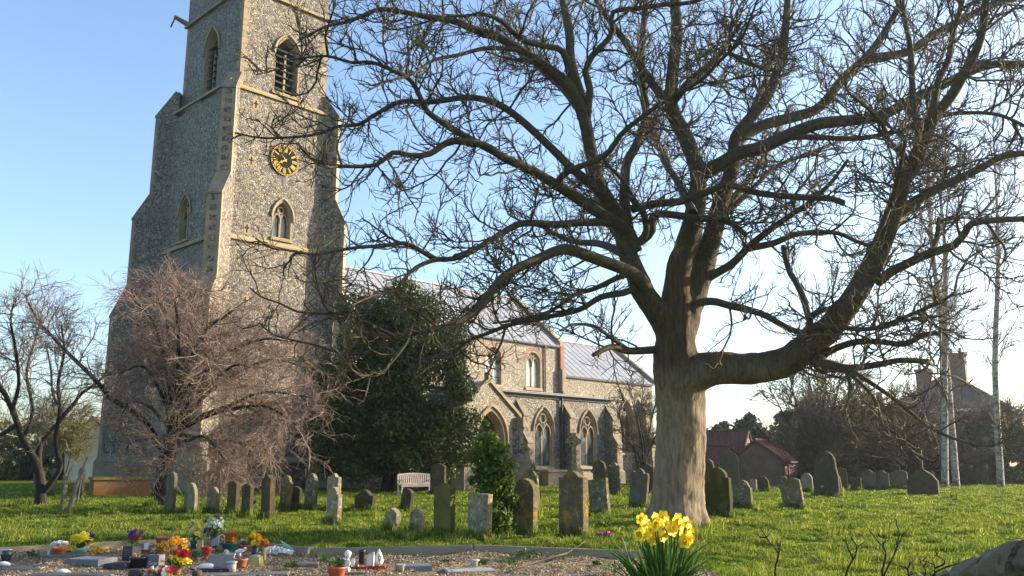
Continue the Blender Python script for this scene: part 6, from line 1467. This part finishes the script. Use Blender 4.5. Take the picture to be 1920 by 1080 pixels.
t = on_plot('memorial_vase', 'square dark and steel vase of drooping orange daffodils', 'memorial vase', 328, 1064, R(-18), PG); k = ms(328, 1064)
b = MB(); b.box((-10 * k, -8 * k, 0), (10 * k, 8 * k, 17 * k)); b.build('block', M['grey_granite'], t)
bouquet(t, (0, 0, 17 * k), 20 * k, 20 * k, ['daff_o'] * 20 + ['orange'] * 3, M['dry'], 80, leaf=.09, rz=16 * k); bouquet(t, (6 * k, -.1, 8 * k), 2 * k, 22 * k, ['daff_o'] * 8, M['dry'], 8, leaf=.07, rz=18 * k)
t = on_plot('flower_vase', 'tall black vase of lemon yellow roses with green leaves', 'vase', 361, 1040, 0, PG); k = ms(361, 1040)
b = MB(); b.lathe([(6 * k, 0), (4.5 * k, 2 * k), (5 * k, 18 * k), (7 * k, 25 * k), (6 * k, 25 * k), (3 * k, 22 * k)], 18); b.build('vase', M['black_pot'], t)
bouquet(t, (0, 0, 23 * k), 16 * k, 11 * k, ['rose_y'] * 12 + ['daff_s'] * 8 + ['mint'] * 6, M['leaf'], 70, leaf=.05, rz=26 * k, bs=.85)
t = on_plot('low_plant', 'dark leafy cushion plant at the foot of the black vase', 'plant', 362, 1050); bouquet(t, (0, 0, 0), .13, .2, [], M['leaf'], 160, leaf=.06)
t = on_plot('bucket', 'small bright red bucket behind the grey trough', 'bucket', 386, 1043, 0, PG); k = ms(386, 1043)
pot(t, 7.5 * k, 10 * k, 17 * k, M['red_plastic'], 'body', lip=.008); b = MB(); b.tube([(1 * k, 0, 12 * k), (2 * k, 0, 30 * k), (3 * k, .01, 45 * k)], .004, 5); b.build('stem', M['dark_bark'], t)
t = on_plot('glass_jar', 'square cloudy glass holder left of the red bucket', 'jar', 374, 1040, R(5), PG); k = ms(374, 1040)
b = MB()
for x0, x1, y0, y1 in ((-5, -4.4, -4, 4), (4.4, 5, -4, 4), (-4.4, 4.4, -4, -3.4), (-4.4, 4.4, 3.4, 4)): b.box((x0 * k, y0 * k, 0), (x1 * k, y1 * k, 26 * k))
b.build('body', M['yellow_stone'], t)
t = on_plot('flower_vase', 'tall black fluted vase of white, mint and purple flowers', 'vase', 401, 1031, 0, PG); k = ms(401, 1031)
b = MB(); b.lathe([(6 * k, 0), (6 * k, 3 * k), (7 * k, 18 * k), (11 * k, 30 * k), (9.5 * k, 30 * k), (4 * k, 26 * k)], 18); b.build('vase', M['black_pot'], t)
bouquet(t, (0, 0, 28 * k), 16 * k, 19 * k, ['white'] * 20 + ['mint'] * 14 + ['purple'] * 4, M['leaf'], 60, leaf=.05, rz=18 * k); bouquet(t, (-13 * k, -.03, 25 * k), 9 * k, 5 * k, ['purple'] * 5, M['leaf'], 3, rz=6 * k)
t = on_plot('flower_pot', 'teal pot crowned with arching rust orange leaves', 'flower pot', 430, 1036, R(4), PG); k = ms(430, 1036)
pot(t, 11 * k, 16 * k, 19 * k, M['teal']); blades(t, 130, 32 * k, 26 * k, M['rust'], .007, 'foliage', (0, 0, 17 * k), .9, 7 * k)
b = MB(); b.tube([(-12 * k + 6 * k * math.cos(a), -.13, 24 * k + 10 * k * math.sin(a)) for a in np.linspace(-.6, 3.8, 12)], .006, 6); b.build('ribbon_loop', M['white'], t); bouquet(t, (4 * k, -.05, 16 * k), 5 * k, 10 * k, ['orange'] * 8, M['leaf'], 4, rz=5 * k)
t = on_plot('planter_trough', 'grey stone trough planted with small greenery', 'planter', 415, 1066, R(6), PG); k = ms(415, 1066)
b = MB(); b.box((-23 * k, -8 * k, 0), (23 * k, 8 * k, 24 * k)); b.box((-24.5 * k, -9 * k, 24 * k), (24.5 * k, 9 * k, 26.5 * k)); b.build('trough', M['trough'], t)
bouquet(t, (-11 * k, 0, 25 * k), 10 * k, 12 * k, [], M['leaf'], 120, leaf=.04); bouquet(t, (8 * k, 0, 25 * k), 5 * k, 8 * k, ['white'] * 4, M['dry'], 30, leaf=.04, rz=4 * k)
t = gp(404, 1037); b = MB(); b.prism([(-.07, -.04, 0), (.07, -.04, .0), (.075, -.04, .12), (.02, -.04, .15), (-.07, -.04, .1)], (0, .08, 0)); tag(b.build('marble_piece', M['pale_slab'], None, t + (0, 0, .12)), 'broken pale marble piece beside the teal pot', 'ornament')
p = gp(449, 1046); t = thing('dove_ornament', 'white bird shaped ornament on the trough corner', 'ornament', p + np.array((0, 0, .06)), R(10)); k = ms(449, 1046)
b = MB(); b.lathe([(.2 * k, -10 * k), (3 * k, -7 * k), (4.4 * k, 0), (3 * k, 5 * k), (1.5 * k, 9 * k), (.2 * k, 11 * k)], 12, ax=Matrix.Translation((0, 0, 5 * k)) @ Matrix.Rotation(R(78), 4, 'Y')); b.build('body', M['white'], t); b = MB(); b.ball((9 * k, 0, 9 * k), 2.8 * k); b.build('head', M['white'], t); b = MB(); b.lathe([(3 * k, -5 * k), (2 * k, 2 * k)], 10); b.build('stand', M['white'], t)
t = on_plot('memorial_vase', 'white cylindrical vase with flat silver cap at bottom edge', 'memorial vase', 434, 1074, 0, PG); k = ms(434, 1074)
b = MB(); b.lathe([(8 * k, 0), (8 * k, 18 * k)], 20); b.build('vase', M['pale_slab'], t); b = MB(); b.lathe([(10 * k, 18.2 * k), (10.5 * k, 19.5 * k), (4 * k, 22 * k)], 20); b.build('cap', M['metal'], t)
t = on_plot('flower_pot', 'terracotta pot with withered plant beside the white vase', 'flower pot', 450, 1066, 0, PG); k = ms(450, 1066)
pot(t, 9 * k, 13.5 * k, 18 * k, M['terracotta']); blades(t, 40, 8 * k, 10 * k, M['dry'], .003, 'dead_stems', (0, 0, 15 * k), r0=8 * k)
t = on_plot('memorial_vase', 'yellow stone hexagonal vase with grey metal top', 'memorial vase', 479, 1062, R(12), PG); k = ms(479, 1062)
b = MB(); b.lathe([(16 * k, 0), (16 * k, 1.5 * k), (12.5 * k, 18 * k), (12 * k, 18.5 * k)], 6, smooth=False); b.build('vase', M['yellow_stone'], t); b = MB(); b.lathe([(9.5 * k, 18.6 * k), (9.5 * k, 20.5 * k), (4 * k, 22 * k)], 18); b.build('cap', M['metal'], t)
t = on_plot('flower_vase', 'black vase bunched with golden orange chrysanthemums', 'vase', 477, 1043, 0, PG); k = ms(477, 1043)
b = MB(); b.lathe([(5 * k, 0), (5.5 * k, 2 * k), (8 * k, 18 * k), (6.5 * k, 18 * k), (4 * k, 15 * k)], 18); b.build('vase', M['black_pot'], t)
bouquet(t, (0, 0, 16 * k), 12 * k, 13 * k, ['mum_y'] * 12 + ['mum_o'] * 12, M['leaf'], 50, leaf=.05, rz=14 * k, bs=1.1)
t = on_plot('flower_vase', 'slim olive vase with orange blooms right of the chrysanthemums', 'vase', 495, 1053, 0, PG); k = ms(495, 1053)
b = MB(); b.lathe([(3.5 * k, 0), (3 * k, 2 * k), (4 * k, 27 * k), (3 * k, 27 * k), (2 * k, 24 * k)], 14); b.build('vase', M['yellow_stone'], t); bouquet(t, (0, 0, 26 * k), 7 * k, 7 * k, ['mum_o'] * 5 + ['mum_y'] * 3, M['leaf'], 12, rz=9 * k); bouquet(t, (6 * k, 0, 26 * k), 3 * k, 2 * k, ['red'] * 2, M['leaf'], 2, bs=.6)
t = on_plot('flower_pot', 'terracotta bowl of dark leaves behind the chrysanthemums', 'flower pot', 458, 1034, 0, PG); k = ms(458, 1034)
pot(t, 9 * k, 13 * k, 12 * k, M['terracotta']); bouquet(t, (0, 0, 9 * k), 10 * k, 13 * k, ['white'] * 5 + ['pink'] * 2, M['leaf'], 80, leaf=.05, rz=6 * k)
# wrapped bouquet left in its cellophane
def crumple(name, label, px, py, L, Wd, H, yaw, inner=None, seed=1):
    t = on_plot(name, label, 'wrapped bouquet', px, py, yaw); r2 = random.Random(seed); nx_, ny_ = 14, 8; vs = []; fs = []
    for j in range(ny_):
        for i in range(nx_):
            u, v = i / (nx_ - 1), j / (ny_ - 1); x = (u - .5) * L; y = (v - .5) * Wd * (.5 + .7 * u); z = H * math.sin(math.pi * (.08 + .84 * v)) * (.35 + .75 * u) * (1 - .25 * u * u) + r2.uniform(-.02, .02)
            vs.append((x + r2.uniform(-.015, .015), y, max(z, .005)))
    for j in range(ny_ - 1):
        for i in range(nx_ - 1): fs.append((j * nx_ + i, j * nx_ + i + 1, (j + 1) * nx_ + i + 1, (j + 1) * nx_ + i))
    b = MB(); b.add(vs, fs, 0, False); b.build('wrapping', M['cellophane'], t); return t
t = crumple('wrapped_bouquet', 'cellophane wrapped bouquet with mint tissue lying by the edging', 526, 1040, .42, .3, .17, R(178), seed=3); 
b = MB(); b.prism([(-.06, -.14, .04), (-.2, -.15, .02), (-.16, -.12, .1), (.02, -.06, .22)], (0, .02, 0)); b.build('tissue_paper', M['mint'], t)
crumple('wrapped_bouquet', 'empty clear cellophane sleeve draped beside the mint tissue bouquet', 563, 1037, .46, .2, .12, R(-8), seed=8)
# front middle: primroses, gerberas
t = on_plot('flower_pot', 'terracotta pot with red gerberas and yellow daffodils', 'flower pot', 330, 1076, 0, PG); k = ms(330, 1076)
pot(t, 8 * k, 11 * k, 16 * k, M['terracotta']); bouquet(t, (6 * k, -.05, 8 * k), 16 * k, 20 * k, ['daff'] * 9 + ['daff_s'] * 8, M['daff_leaf'], 40, leaf=.1, rz=14 * k, bs=.95); bouquet(t, (12 * k, -.05, 10 * k), 26 * k, 12 * k, ['red'] * 6, M['leaf'], 16, rz=10 * k, bs=1.1)
t = on_plot('flower_pot', 'glossy black bowl at the bottom edge beneath the black bowl of stems', 'flower pot', 253, 1086, 0, PG); k = ms(253, 1086)
b = MB(); b.lathe([(9 * k, 0), (13 * k, 6 * k), (13.5 * k, 10 * k), (12 * k, 17 * k), (12.5 * k, 18 * k), (11 * k, 18 * k), (8 * k, 14 * k)], 22); b.build('bowl', M['granite'], t)
t = on_plot('flower_pot', 'mixed white, crimson and yellow posy at the bottom edge', 'bouquet', 296, 1088, 0, PG); k = ms(296, 1088)
pot(t, 8 * k, 11 * k, 9 * k, M['black_pot']); bouquet(t, (0, 0, 8 * k), 7 * k, 24 * k, ['rose_w'] * 9 + ['pink'] * 5 + ['red'] * 4 + ['mum_y'] * 4, M['leaf'], 40, rz=8 * k)
t = on_plot('flower_pot', 'dark brown round pot with dry stalk beside pale rock', 'flower pot', 369, 1084, 0, PG); k = ms(369, 1084)
b = MB(); b.lathe([(6 * k, 0), (8 * k, 4 * k), (8.5 * k, 9 * k), (7 * k, 14 * k), (6 * k, 14 * k), (3 * k, 12 * k)], 16); b.build('pot', M['terra_dark'] if 'terra_dark' in M else M['timber'], t); blades(t, 12, 12 * k, 8 * k, M['dry'], .003, 'dead_stems', (0, 0, 12 * k), r0=4 * k)
p = gp(383, 1070); b = MB(); b.ball((0, 0, .05), (.13, .06, .045), 0, 12, 7); tag(b.build('pale_rock', M['white'], None, p, (0, R(-8), R(15))), 'smooth pale rock lying before the grey trough', 'rock')
# cherub and companions
t = on_plot('cherub_statue', 'white stone kneeling cherub statue with small wings', 'statue', 651, 1073, R(-20)); k = ms(651, 1073)
b = MB(); b.ball((-1 * k, 0, 6 * k), (5 * k, 5 * k, 6 * k)); b.ball((4 * k, -4 * k, 5 * k), (4 * k, 5 * k, 5 * k)); b.ball((0, 0, 16 * k), (5.5 * k, 4.5 * k, 8 * k)); b.ball((-.5 * k, -1 * k, 24 * k), (3 * k, 3 * k, 4 * k)); b.tube([(-5 * k, 0, 20 * k), (-6 * k, -4 * k, 14 * k), (-1 * k, -6.5 * k, 15 * k)], [2.2 * k, 2 * k, 1.6 * k], 8); b.tube([(5 * k, 0, 20 * k), (6.5 * k, -4 * k, 14 * k), (1 * k, -6.5 * k, 16 * k)], [2.2 * k, 2 * k, 1.6 * k], 8)
b.ball((0, -.5 * k, 31 * k), (6.2 * k, 6 * k, 6.6 * k)); b.ball((0, -6.4 * k, 30.5 * k), (1 * k, 1 * k, 1 * k)); me = b.data('cherub_body', M['white'])
ob_ = link('body', me, t); md = ob_.modifiers.new('remesh', 'REMESH'); md.mode = 'VOXEL'; md.voxel_size = .9 * k; md.use_smooth_shade = True
b = MB()
for i in range(26):
    a = rnd.uniform(0, 6.28); e = rnd.uniform(.1, 1.5); b.ball((6 * k * math.cos(a) * math.cos(e), (.5 + 6 * math.sin(a) * math.cos(e)) * k, 31.5 * k + 6.4 * k * math.sin(e)), 1.7 * k, 0, 6, 4)
b.build('hair', M['white'], t)
for sg in (-1, 1):
    b = MB(); b.ball((0, 0, 0), (4.6 * k, 1.3 * k, 8 * k)); b.tf(Matrix.Translation((sg * 9 * k, 3.5 * k, 17 * k)) @ Matrix.Rotation(R(sg * 14), 4, 'Y')); b.build('wing', M['white'], t)
t = on_plot('flower_pot', 'terracotta pot of succulents at bottom edge before the cherub', 'flower pot', 631, 1083, 0, PG); k = ms(631, 1083)
pot(t, 13.5 * k, 18 * k, 20 * k, M['terra_plastic'], lip=.015); bouquet(t, (0, 0, 18 * k), 11 * k, 13 * k, [], M['leaf'], 90, leaf=.075); b = MB(); b.tube([(-11 * k, -.02, 18 * k), (-8 * k, -.1, 24 * k), (-3 * k, -.1, 17 * k)], .008, 6); b.build('trailing_leaf', M['pink'], t)
t = on_plot('flower_vase', 'empty black plastic vase behind the red tinsel', 'vase', 678, 1056, 0, PG); k = ms(678, 1056)
b = MB(); b.lathe([(4.5 * k, 0), (5 * k, 1 * k), (6 * k, 20 * k), (7.5 * k, 24 * k), (6.5 * k, 24 * k), (4 * k, 4 * k)], 18); b.build('vase', M['black_pot'], t)
t = on_plot('memorial_plaque', 'white and pink leaf shaped plaque among red tinsel', 'plaque', 694, 1062, R(-12)); k = ms(694, 1062)
lp = [(-8, 0), (7, 0), (7.5, 14), (7, 26), (1, 25), (-5, 21), (-8, 13)]
b = MB(); b.prism([(x * k, -2 * k, z * k) for x, z in lp], (0, 4 * k, 0)); b.build('slab', M['pink_white'] if 'pink_white' in M else M['white'], t)
M['blush'] = mat('blush_pink_border', (.62, .36, .33), (.55, .3, .28), 8, .6)
b = MB(); L2 = [(x * k, -2 * k - .003, z * k) for x, z in lp]; L3 = [(x * k * .76, -2 * k - .003, (z * .8 + 2.2) * k) for x, z in lp]; n = len(lp); b.add(L2 + L3, [(i, (i + 1) % n, n + (i + 1) % n, n + i) for i in range(n)]); b.build('border', M['blush'], t)
t = on_plot('teardrop_lantern', 'white teardrop lantern with dark oval opening', 'ornament', 710, 1060, R(18)); k = ms(710, 1060)
prof = [(4 * k, 0), (7.5 * k, 3 * k), (8.6 * k, 8 * k), (7.6 * k, 14 * k), (5 * k, 21 * k), (2 * k, 27 * k), (.3 * k, 30 * k)]
b = MB(); b.lathe(prof, 20); b.build('shell', M['white'], t)
M['ochre'] = mat('shadowed_ochre_interior', (.3, .16, .03)); b = MB(); vs = []
for i in range(14):
    a = 2 * math.pi * i / 14; x = 3.0 * k * math.cos(a); z = 13.5 * k + 6 * k * math.sin(a); r_ = np.interp(z, [q[1] for q in prof], [q[0] for q in prof]); vs.append((x, -math.sqrt(max(r_ * r_ - x * x, 0)) - .004, z))
b.add(vs, [list(range(14))]); b.build('opening', M['ochre'], t)
t = on_plot('tinsel_garland', 'red and orange tinsel garland round the white ornaments', 'garland', 692, 1067); k = ms(692, 1067)
M['tinsel'] = mat('red_tinsel', (.55, .05, .03), (.7, .2, .05), 30, .3, spec=.7, islands=.5); f = MB()
for i in range(500):
    u = rnd.uniform(-1, 1); c = Vector((u * 34 * k, (-6 + 6 * math.sin(u * 4)) * k + rnd.uniform(-3, 3) * k, rnd.uniform(0, 5) * k)); d = Vector((rnd.uniform(-1, 1), rnd.uniform(-1, 1), rnd.uniform(-.1, 1))).normalized() * 5 * k; s_ = d.cross(Vector((.3, .2, 1))).normalized() * 1.1 * k
    f.add([c - s_, c + s_, c + d * .6 + s_, c + d], [(0, 1, 2, 3)])
f.build('strands', M['tinsel'], t)
t = on_plot('memorial_vase', 'short white cylinder vase left of the dark upright slab', 'memorial vase', 751, 1073, 0, PG); k = ms(751, 1073)
b = MB(); b.lathe([(6.5 * k, 0), (6.5 * k, 11 * k), (9 * k, 13 * k), (9 * k, 14 * k), (7 * k, 14 * k), (3 * k, 12 * k)], 20); b.build('vase', M['pale_slab'], t)
t = on_plot('memorial_vase', 'flared white rose vase standing on the pale grey slab', 'memorial vase', 889, 1069, 0, PG); t.location.z += .055; k = ms(889, 1069)
b = MB(); b.lathe([(6.5 * k, 0), (6.5 * k, 7 * k), (10 * k, 10 * k), (10 * k, 11.5 * k), (4 * k, 12 * k)], 20); b.build('vase', M['pale_slab'], t)
# weeds, branch, primulas
WG = 'weeds growing through the gravel'
for (px, py, h, m_, lab) in ((607, 1053, .17, 'daff_leaf', 'tuft of young daffodil leaves sprouting left of the cherub'), (545, 1068, .09, 'leaf', 'dark weed beside the rough stone lump'), (975, 1050, .12, 'leaf', 'bushy weed at the middle of the long edging'), (995, 1050, .14, 'leaf', 'bushy weed just left of the fallen branch'), (952, 1064, .13, 'leaf', 'spreading weed right of the flared rose vase'), (905, 1062, .08, 'leaf', 'small weed behind the flared rose vase'),
                             (835, 1057, .04, 'leaf', 'flat weed rosette alone in the gravel'), (1120, 1062, .06, 'leaf', 'mossy weed right of the fallen branch'), (1150, 1078, .14, 'leaf', 'leafy weed left of the daffodil clump'), (60, 1046, .1, 'leaf', 'trailing weed between urn and daisy pot')):
    t = on_plot('weed', lab, 'weed', px, py, 0, WG)
    if m_ == 'daff_leaf': blades(t, 30, h, .09, M[m_], .006, r0=.1)
    else: bouquet(t, (0, 0, 0), h, h * 1.1, [], M[m_], 120, leaf=.05)
P = [gp(x, y) + (0, 0, z) for x, y, z in ((958, 1072, .02), (980, 1068, .04), (1002, 1059, .035), (1022, 1057, .06), (1041, 1050, .05), (1062, 1048, .08), (1078, 1040, .1), (1098, 1034, .17))]
b = MB(); b.tube(P, [.005, .009, .011, .013, .015, .016, .015, .009], 7); b.tube([P[3], P[3] + (.1, .1, .03), P[3] + (.14, .22, .05)], [.008, .006, .003], 5); b.tube([P[5], P[5] + (-.1, .06, .04), P[5] + (-.2, .08, .1)], [.008, .006, .003], 5); b.tube([P[6], P[6] + (.12, .05, .08)], [.008, .003], 5)
tag(b.build('fallen_branch', M['twig'], None), 'fallen branch lying across gravel and edging', 'branch')
t = thing('primrose', 'low clump of magenta primroses in shaded grass', 'flowers', on_ground(1133, 1013)); bouquet(t, (0, 0, .02), .09, .16, ['pink'] * 8 + ['purple'] * 7, M['leaf'], 60, leaf=.07, rz=.04, bs=.9)
for px in (1175, 1186, 1008):
    pass
# near daffodil clump
dp = at(1243, 1125, 4.25); dz = float(gz(dp[0], dp[1])); dp[2] = dz
t = thing('daffodil_clump', 'clump of large yellow daffodils blooming in the near foreground', 'flowers', dp)
blades(t, 150, .36, .25, M['daff_leaf'], .0085, 'leaves', r0=.12); f = MB()
kk = 4.25 / F
for (px, py, yaw) in ((1204, 974, -.5), (1212, 984, .2), (1222, 998, -.3), (1207, 1000, .5), (1228, 972, .3), (1243, 970, -.1), (1250, 981, .5), (1234, 985, -.6), (1242, 1005, .2), (1262, 990, -.2), (1270, 975, .1), (1276, 984, .6), (1258, 994, .1), (1288, 980, .3), (1291, 992, .7), (1283, 1005, .0), (1293, 1008, .4), (1213, 1005, -.1), (1226, 1010, .1), (1202, 1003, -.7), (1284, 1014, -.3)):
    dd = rnd.uniform(-.09, .09); tip = at(px, py, 4.25 + dd) - dp; rt = Vector((tip[0] * .25 + rnd.uniform(-.02, .02), tip[1] * .4, 0))
    f.tube([rt, (tip[0] * .7, tip[1] * .8, tip[2] * .6), (tip[0], tip[1] + .03, tip[2] - .01)], .0035, 5)
    d = Vector((yaw * 1.8 + .5, -1, rnd.uniform(-.25, .6))); o = link('bloom', BL['daff'], t, tip, d.to_track_quat('Z', 'Y').to_euler()); s_ = rnd.uniform(.78, .98); o.scale = (s_, s_, s_); o.rotation_euler.rotate_axis('Z', rnd.uniform(0, 1))
f.build('stems', M['daff_leaf'], t)
b = MB()
for k_ in range(14):
    a = rnd.uniform(2.2, 4.6); l_ = rnd.uniform(.2, .34); b.add([(0.02 * math.cos(a), .02 * math.sin(a), .02), (l_ * .5 * math.cos(a) - .008, l_ * .5 * math.sin(a), .12), (l_ * math.cos(a), l_ * math.sin(a) - .05, .08), (l_ * .5 * math.cos(a) + .012, l_ * .5 * math.sin(a), .11)], [(0, 1, 2, 3)])
b.build('drooping_leaves', M['daff_leaf'], t)
# bare shoots in the near grass
SG = 'bare shoots rising at the bottom right'
for lab, D, lines in (('single crooked bare shoot left of the other shoots', 4.6, [[(1455, 1100), (1453, 1070), (1459, 1038), (1446, 1020), (1437, 1008), (1425, 988)], [(1437, 1008), (1424, 1007)], [(1459, 1036), (1463, 1024)]]),
                      ('short forked bare shoot between the single and the tallest pair', 4.5, [[(1580, 1110), (1586, 1076), (1599, 1050), (1607, 1030), (1598, 1010)], [(1599, 1050), (1592, 1030), (1584, 1014)], [(1604, 1036), (1611, 1022)]]),
                      ('tallest pair of bare shoots forking at the bottom', 4.4, [[(1654, 1110), (1655, 1070), (1661, 1036), (1648, 1016), (1626, 989)], [(1656, 1090), (1668, 1056), (1679, 1034), (1686, 1000), (1679, 974)], [(1680, 1030), (1692, 1004)], [(1660, 1034), (1655, 1020)]]),
                      ('small bare twig close right of the tallest pair', 4.4, [[(1700, 1110), (1704, 1080), (1700, 1066), (1686, 1060)], [(1702, 1072), (1706, 1052)]]),
                      ('spreading bare twigs beside the coping stones', 4.2, [[(1750, 1110), (1748, 1078), (1770, 1066), (1797, 1056)], [(1752, 1090), (1752, 1060), (1730, 1050)], [(1752, 1066), (1772, 1056), (1762, 1044), (1752, 1042)], [(1735, 1100), (1736, 1070), (1728, 1058)]])):
    P0 = at(lines[0][0][0], lines[0][0][1], D); gz0 = float(gz(P0[0], P0[1])); P0[2] = gz0; b = MB()
    for i, ln in enumerate(lines):
        dd = rnd.uniform(-.1, .1) if i else 0; pts = [at(x, y, D + dd * (j / len(ln))) - P0 for j, (x, y) in enumerate(ln)]
        if i == 0 or ln[0][1] >= 1090: pts = [np.array((pts[0][0] * .4, 0, -.03))] + pts
        Q = smooth_line(np.column_stack([pts, np.linspace(.0065, .0028, len(pts)) * (1 if i == 0 else .8)]), .03); Q[:, :3] += rng.normal(0, .0015, (len(Q), 3)); b.tube(Q[:, :3], Q[:, 3], 6)
        for _ in range(3):
            j = rnd.randint(len(Q) // 2, len(Q) - 1); b.tube([Q[j, :3], Q[j, :3] + np.array((rnd.uniform(-.03, .03), rnd.uniform(-.02, .02), rnd.uniform(.01, .04)))], [.0028, .0015], 5)
    tag(b.build('bare_shoot', M['dark_bark'], None, P0), lab, 'shoot', SG)
# boundary wall with rounded coping at the lower right
M['coping'] = stonemat('weathered_coping', (.3, .235, .15), (.17, .135, .09), [((.36, .3, .2), 6, .58), (DK, 7, .62)], 6, 1.0)
wr = thing('boundary_wall', 'low weathered wall with rounded coping at the lower right corner', 'wall', (0, 0, 0))
A = at(1785, 1092, 4.3); Bq = at(2050, 985, 3.4); d = (Bq - A); L = np.linalg.norm(d); d /= L; nrm = np.array((-d[1], d[0], 0)); nrm /= np.linalg.norm(nrm)
s_ = 0; i = 0; CT = bpy.data.textures.new('weathering', 'CLOUDS'); CT.noise_scale = .06; CT.noise_depth = 4
while s_ < L:
    l_ = rnd.uniform(.14, .24); c0 = A + d * s_; c1 = A + d * min(s_ + l_ - .008, L); r_ = rnd.choice((.08, .09, .115)); b = MB()
    n = 16; vs = []; q = 7
    for j in range(q):
        u = j / (q - 1); c = c0 * (1 - u) + c1 * u; e = 1 - .13 * abs(2 * u - 1) ** 5
        for k_ in range(n):
            a = 2 * math.pi * k_ / n; rr = r_ * e * (1 + .05 * math.sin(u * 9 + i * 3 + 2 * a) + .04 * math.sin(3 * a + i * 2.1 + u * 2) + .05 * math.sin(5 * a + u * 7 + i) + rnd.uniform(-.035, .035)); p = c + nrm * math.cos(a) * rr * 1.9 + np.array((0, 0, math.sin(a) * rr - .07)); vs.append(p)
    b.add(vs, [(j * n + k_, j * n + (k_ + 1) % n, (j + 1) * n + (k_ + 1) % n, (j + 1) * n + k_) for j in range(q - 1) for k_ in range(n)] , 0, True); b.add(vs[:n], [list(range(n))]); b.add(vs[-n:], [list(range(n))])
    o = b.build('coping_stone', M['coping'], wr); o.modifiers.new('round', 'SUBSURF').render_levels = 2; md = o.modifiers.new('weather', 'DISPLACE'); md.texture = CT; md.strength = .05; md.mid_level = .5; s_ += l_; i += 1
b = MB(); za = -.4; A2, B2 = A - (0, 0, .12), Bq - (0, 0, .12)
b.hexa([tuple(A2[:2] - nrm[:2] * .1) + (za,), tuple(B2[:2] - nrm[:2] * .1) + (za,), tuple(B2[:2] + nrm[:2] * .1) + (za,), tuple(A2[:2] + nrm[:2] * .1) + (za,), tuple(A2 - nrm * .1), tuple(B2 - nrm * .1), tuple(B2 + nrm * .1), tuple(A2 + nrm * .1)])
b.build('wall_face', M['flint_small'], wr)

# ------------------------------------------------------------------ morning haze
HAZE_D, HAZE_G = .00045, .75
HZ = MB().box((-140, -8, -1.5), (160, 190, 46)).data('haze', [])
hm = bpy.data.materials.new('morning_haze'); hm.use_nodes = True; hn = hm.node_tree; hn.nodes.clear()
hv = hn.nodes.new('ShaderNodeVolumePrincipled'); hv.inputs['Density'].default_value = HAZE_D; hv.inputs['Anisotropy'].default_value = HAZE_G; hv.inputs['Color'].default_value = (.93, .96, 1, 1)
ho = hn.nodes.new('ShaderNodeOutputMaterial'); hn.links.new(hv.outputs[0], ho.inputs['Volume']); HZ.materials.append(hm)
tag(link('haze', HZ), kind='stuff')
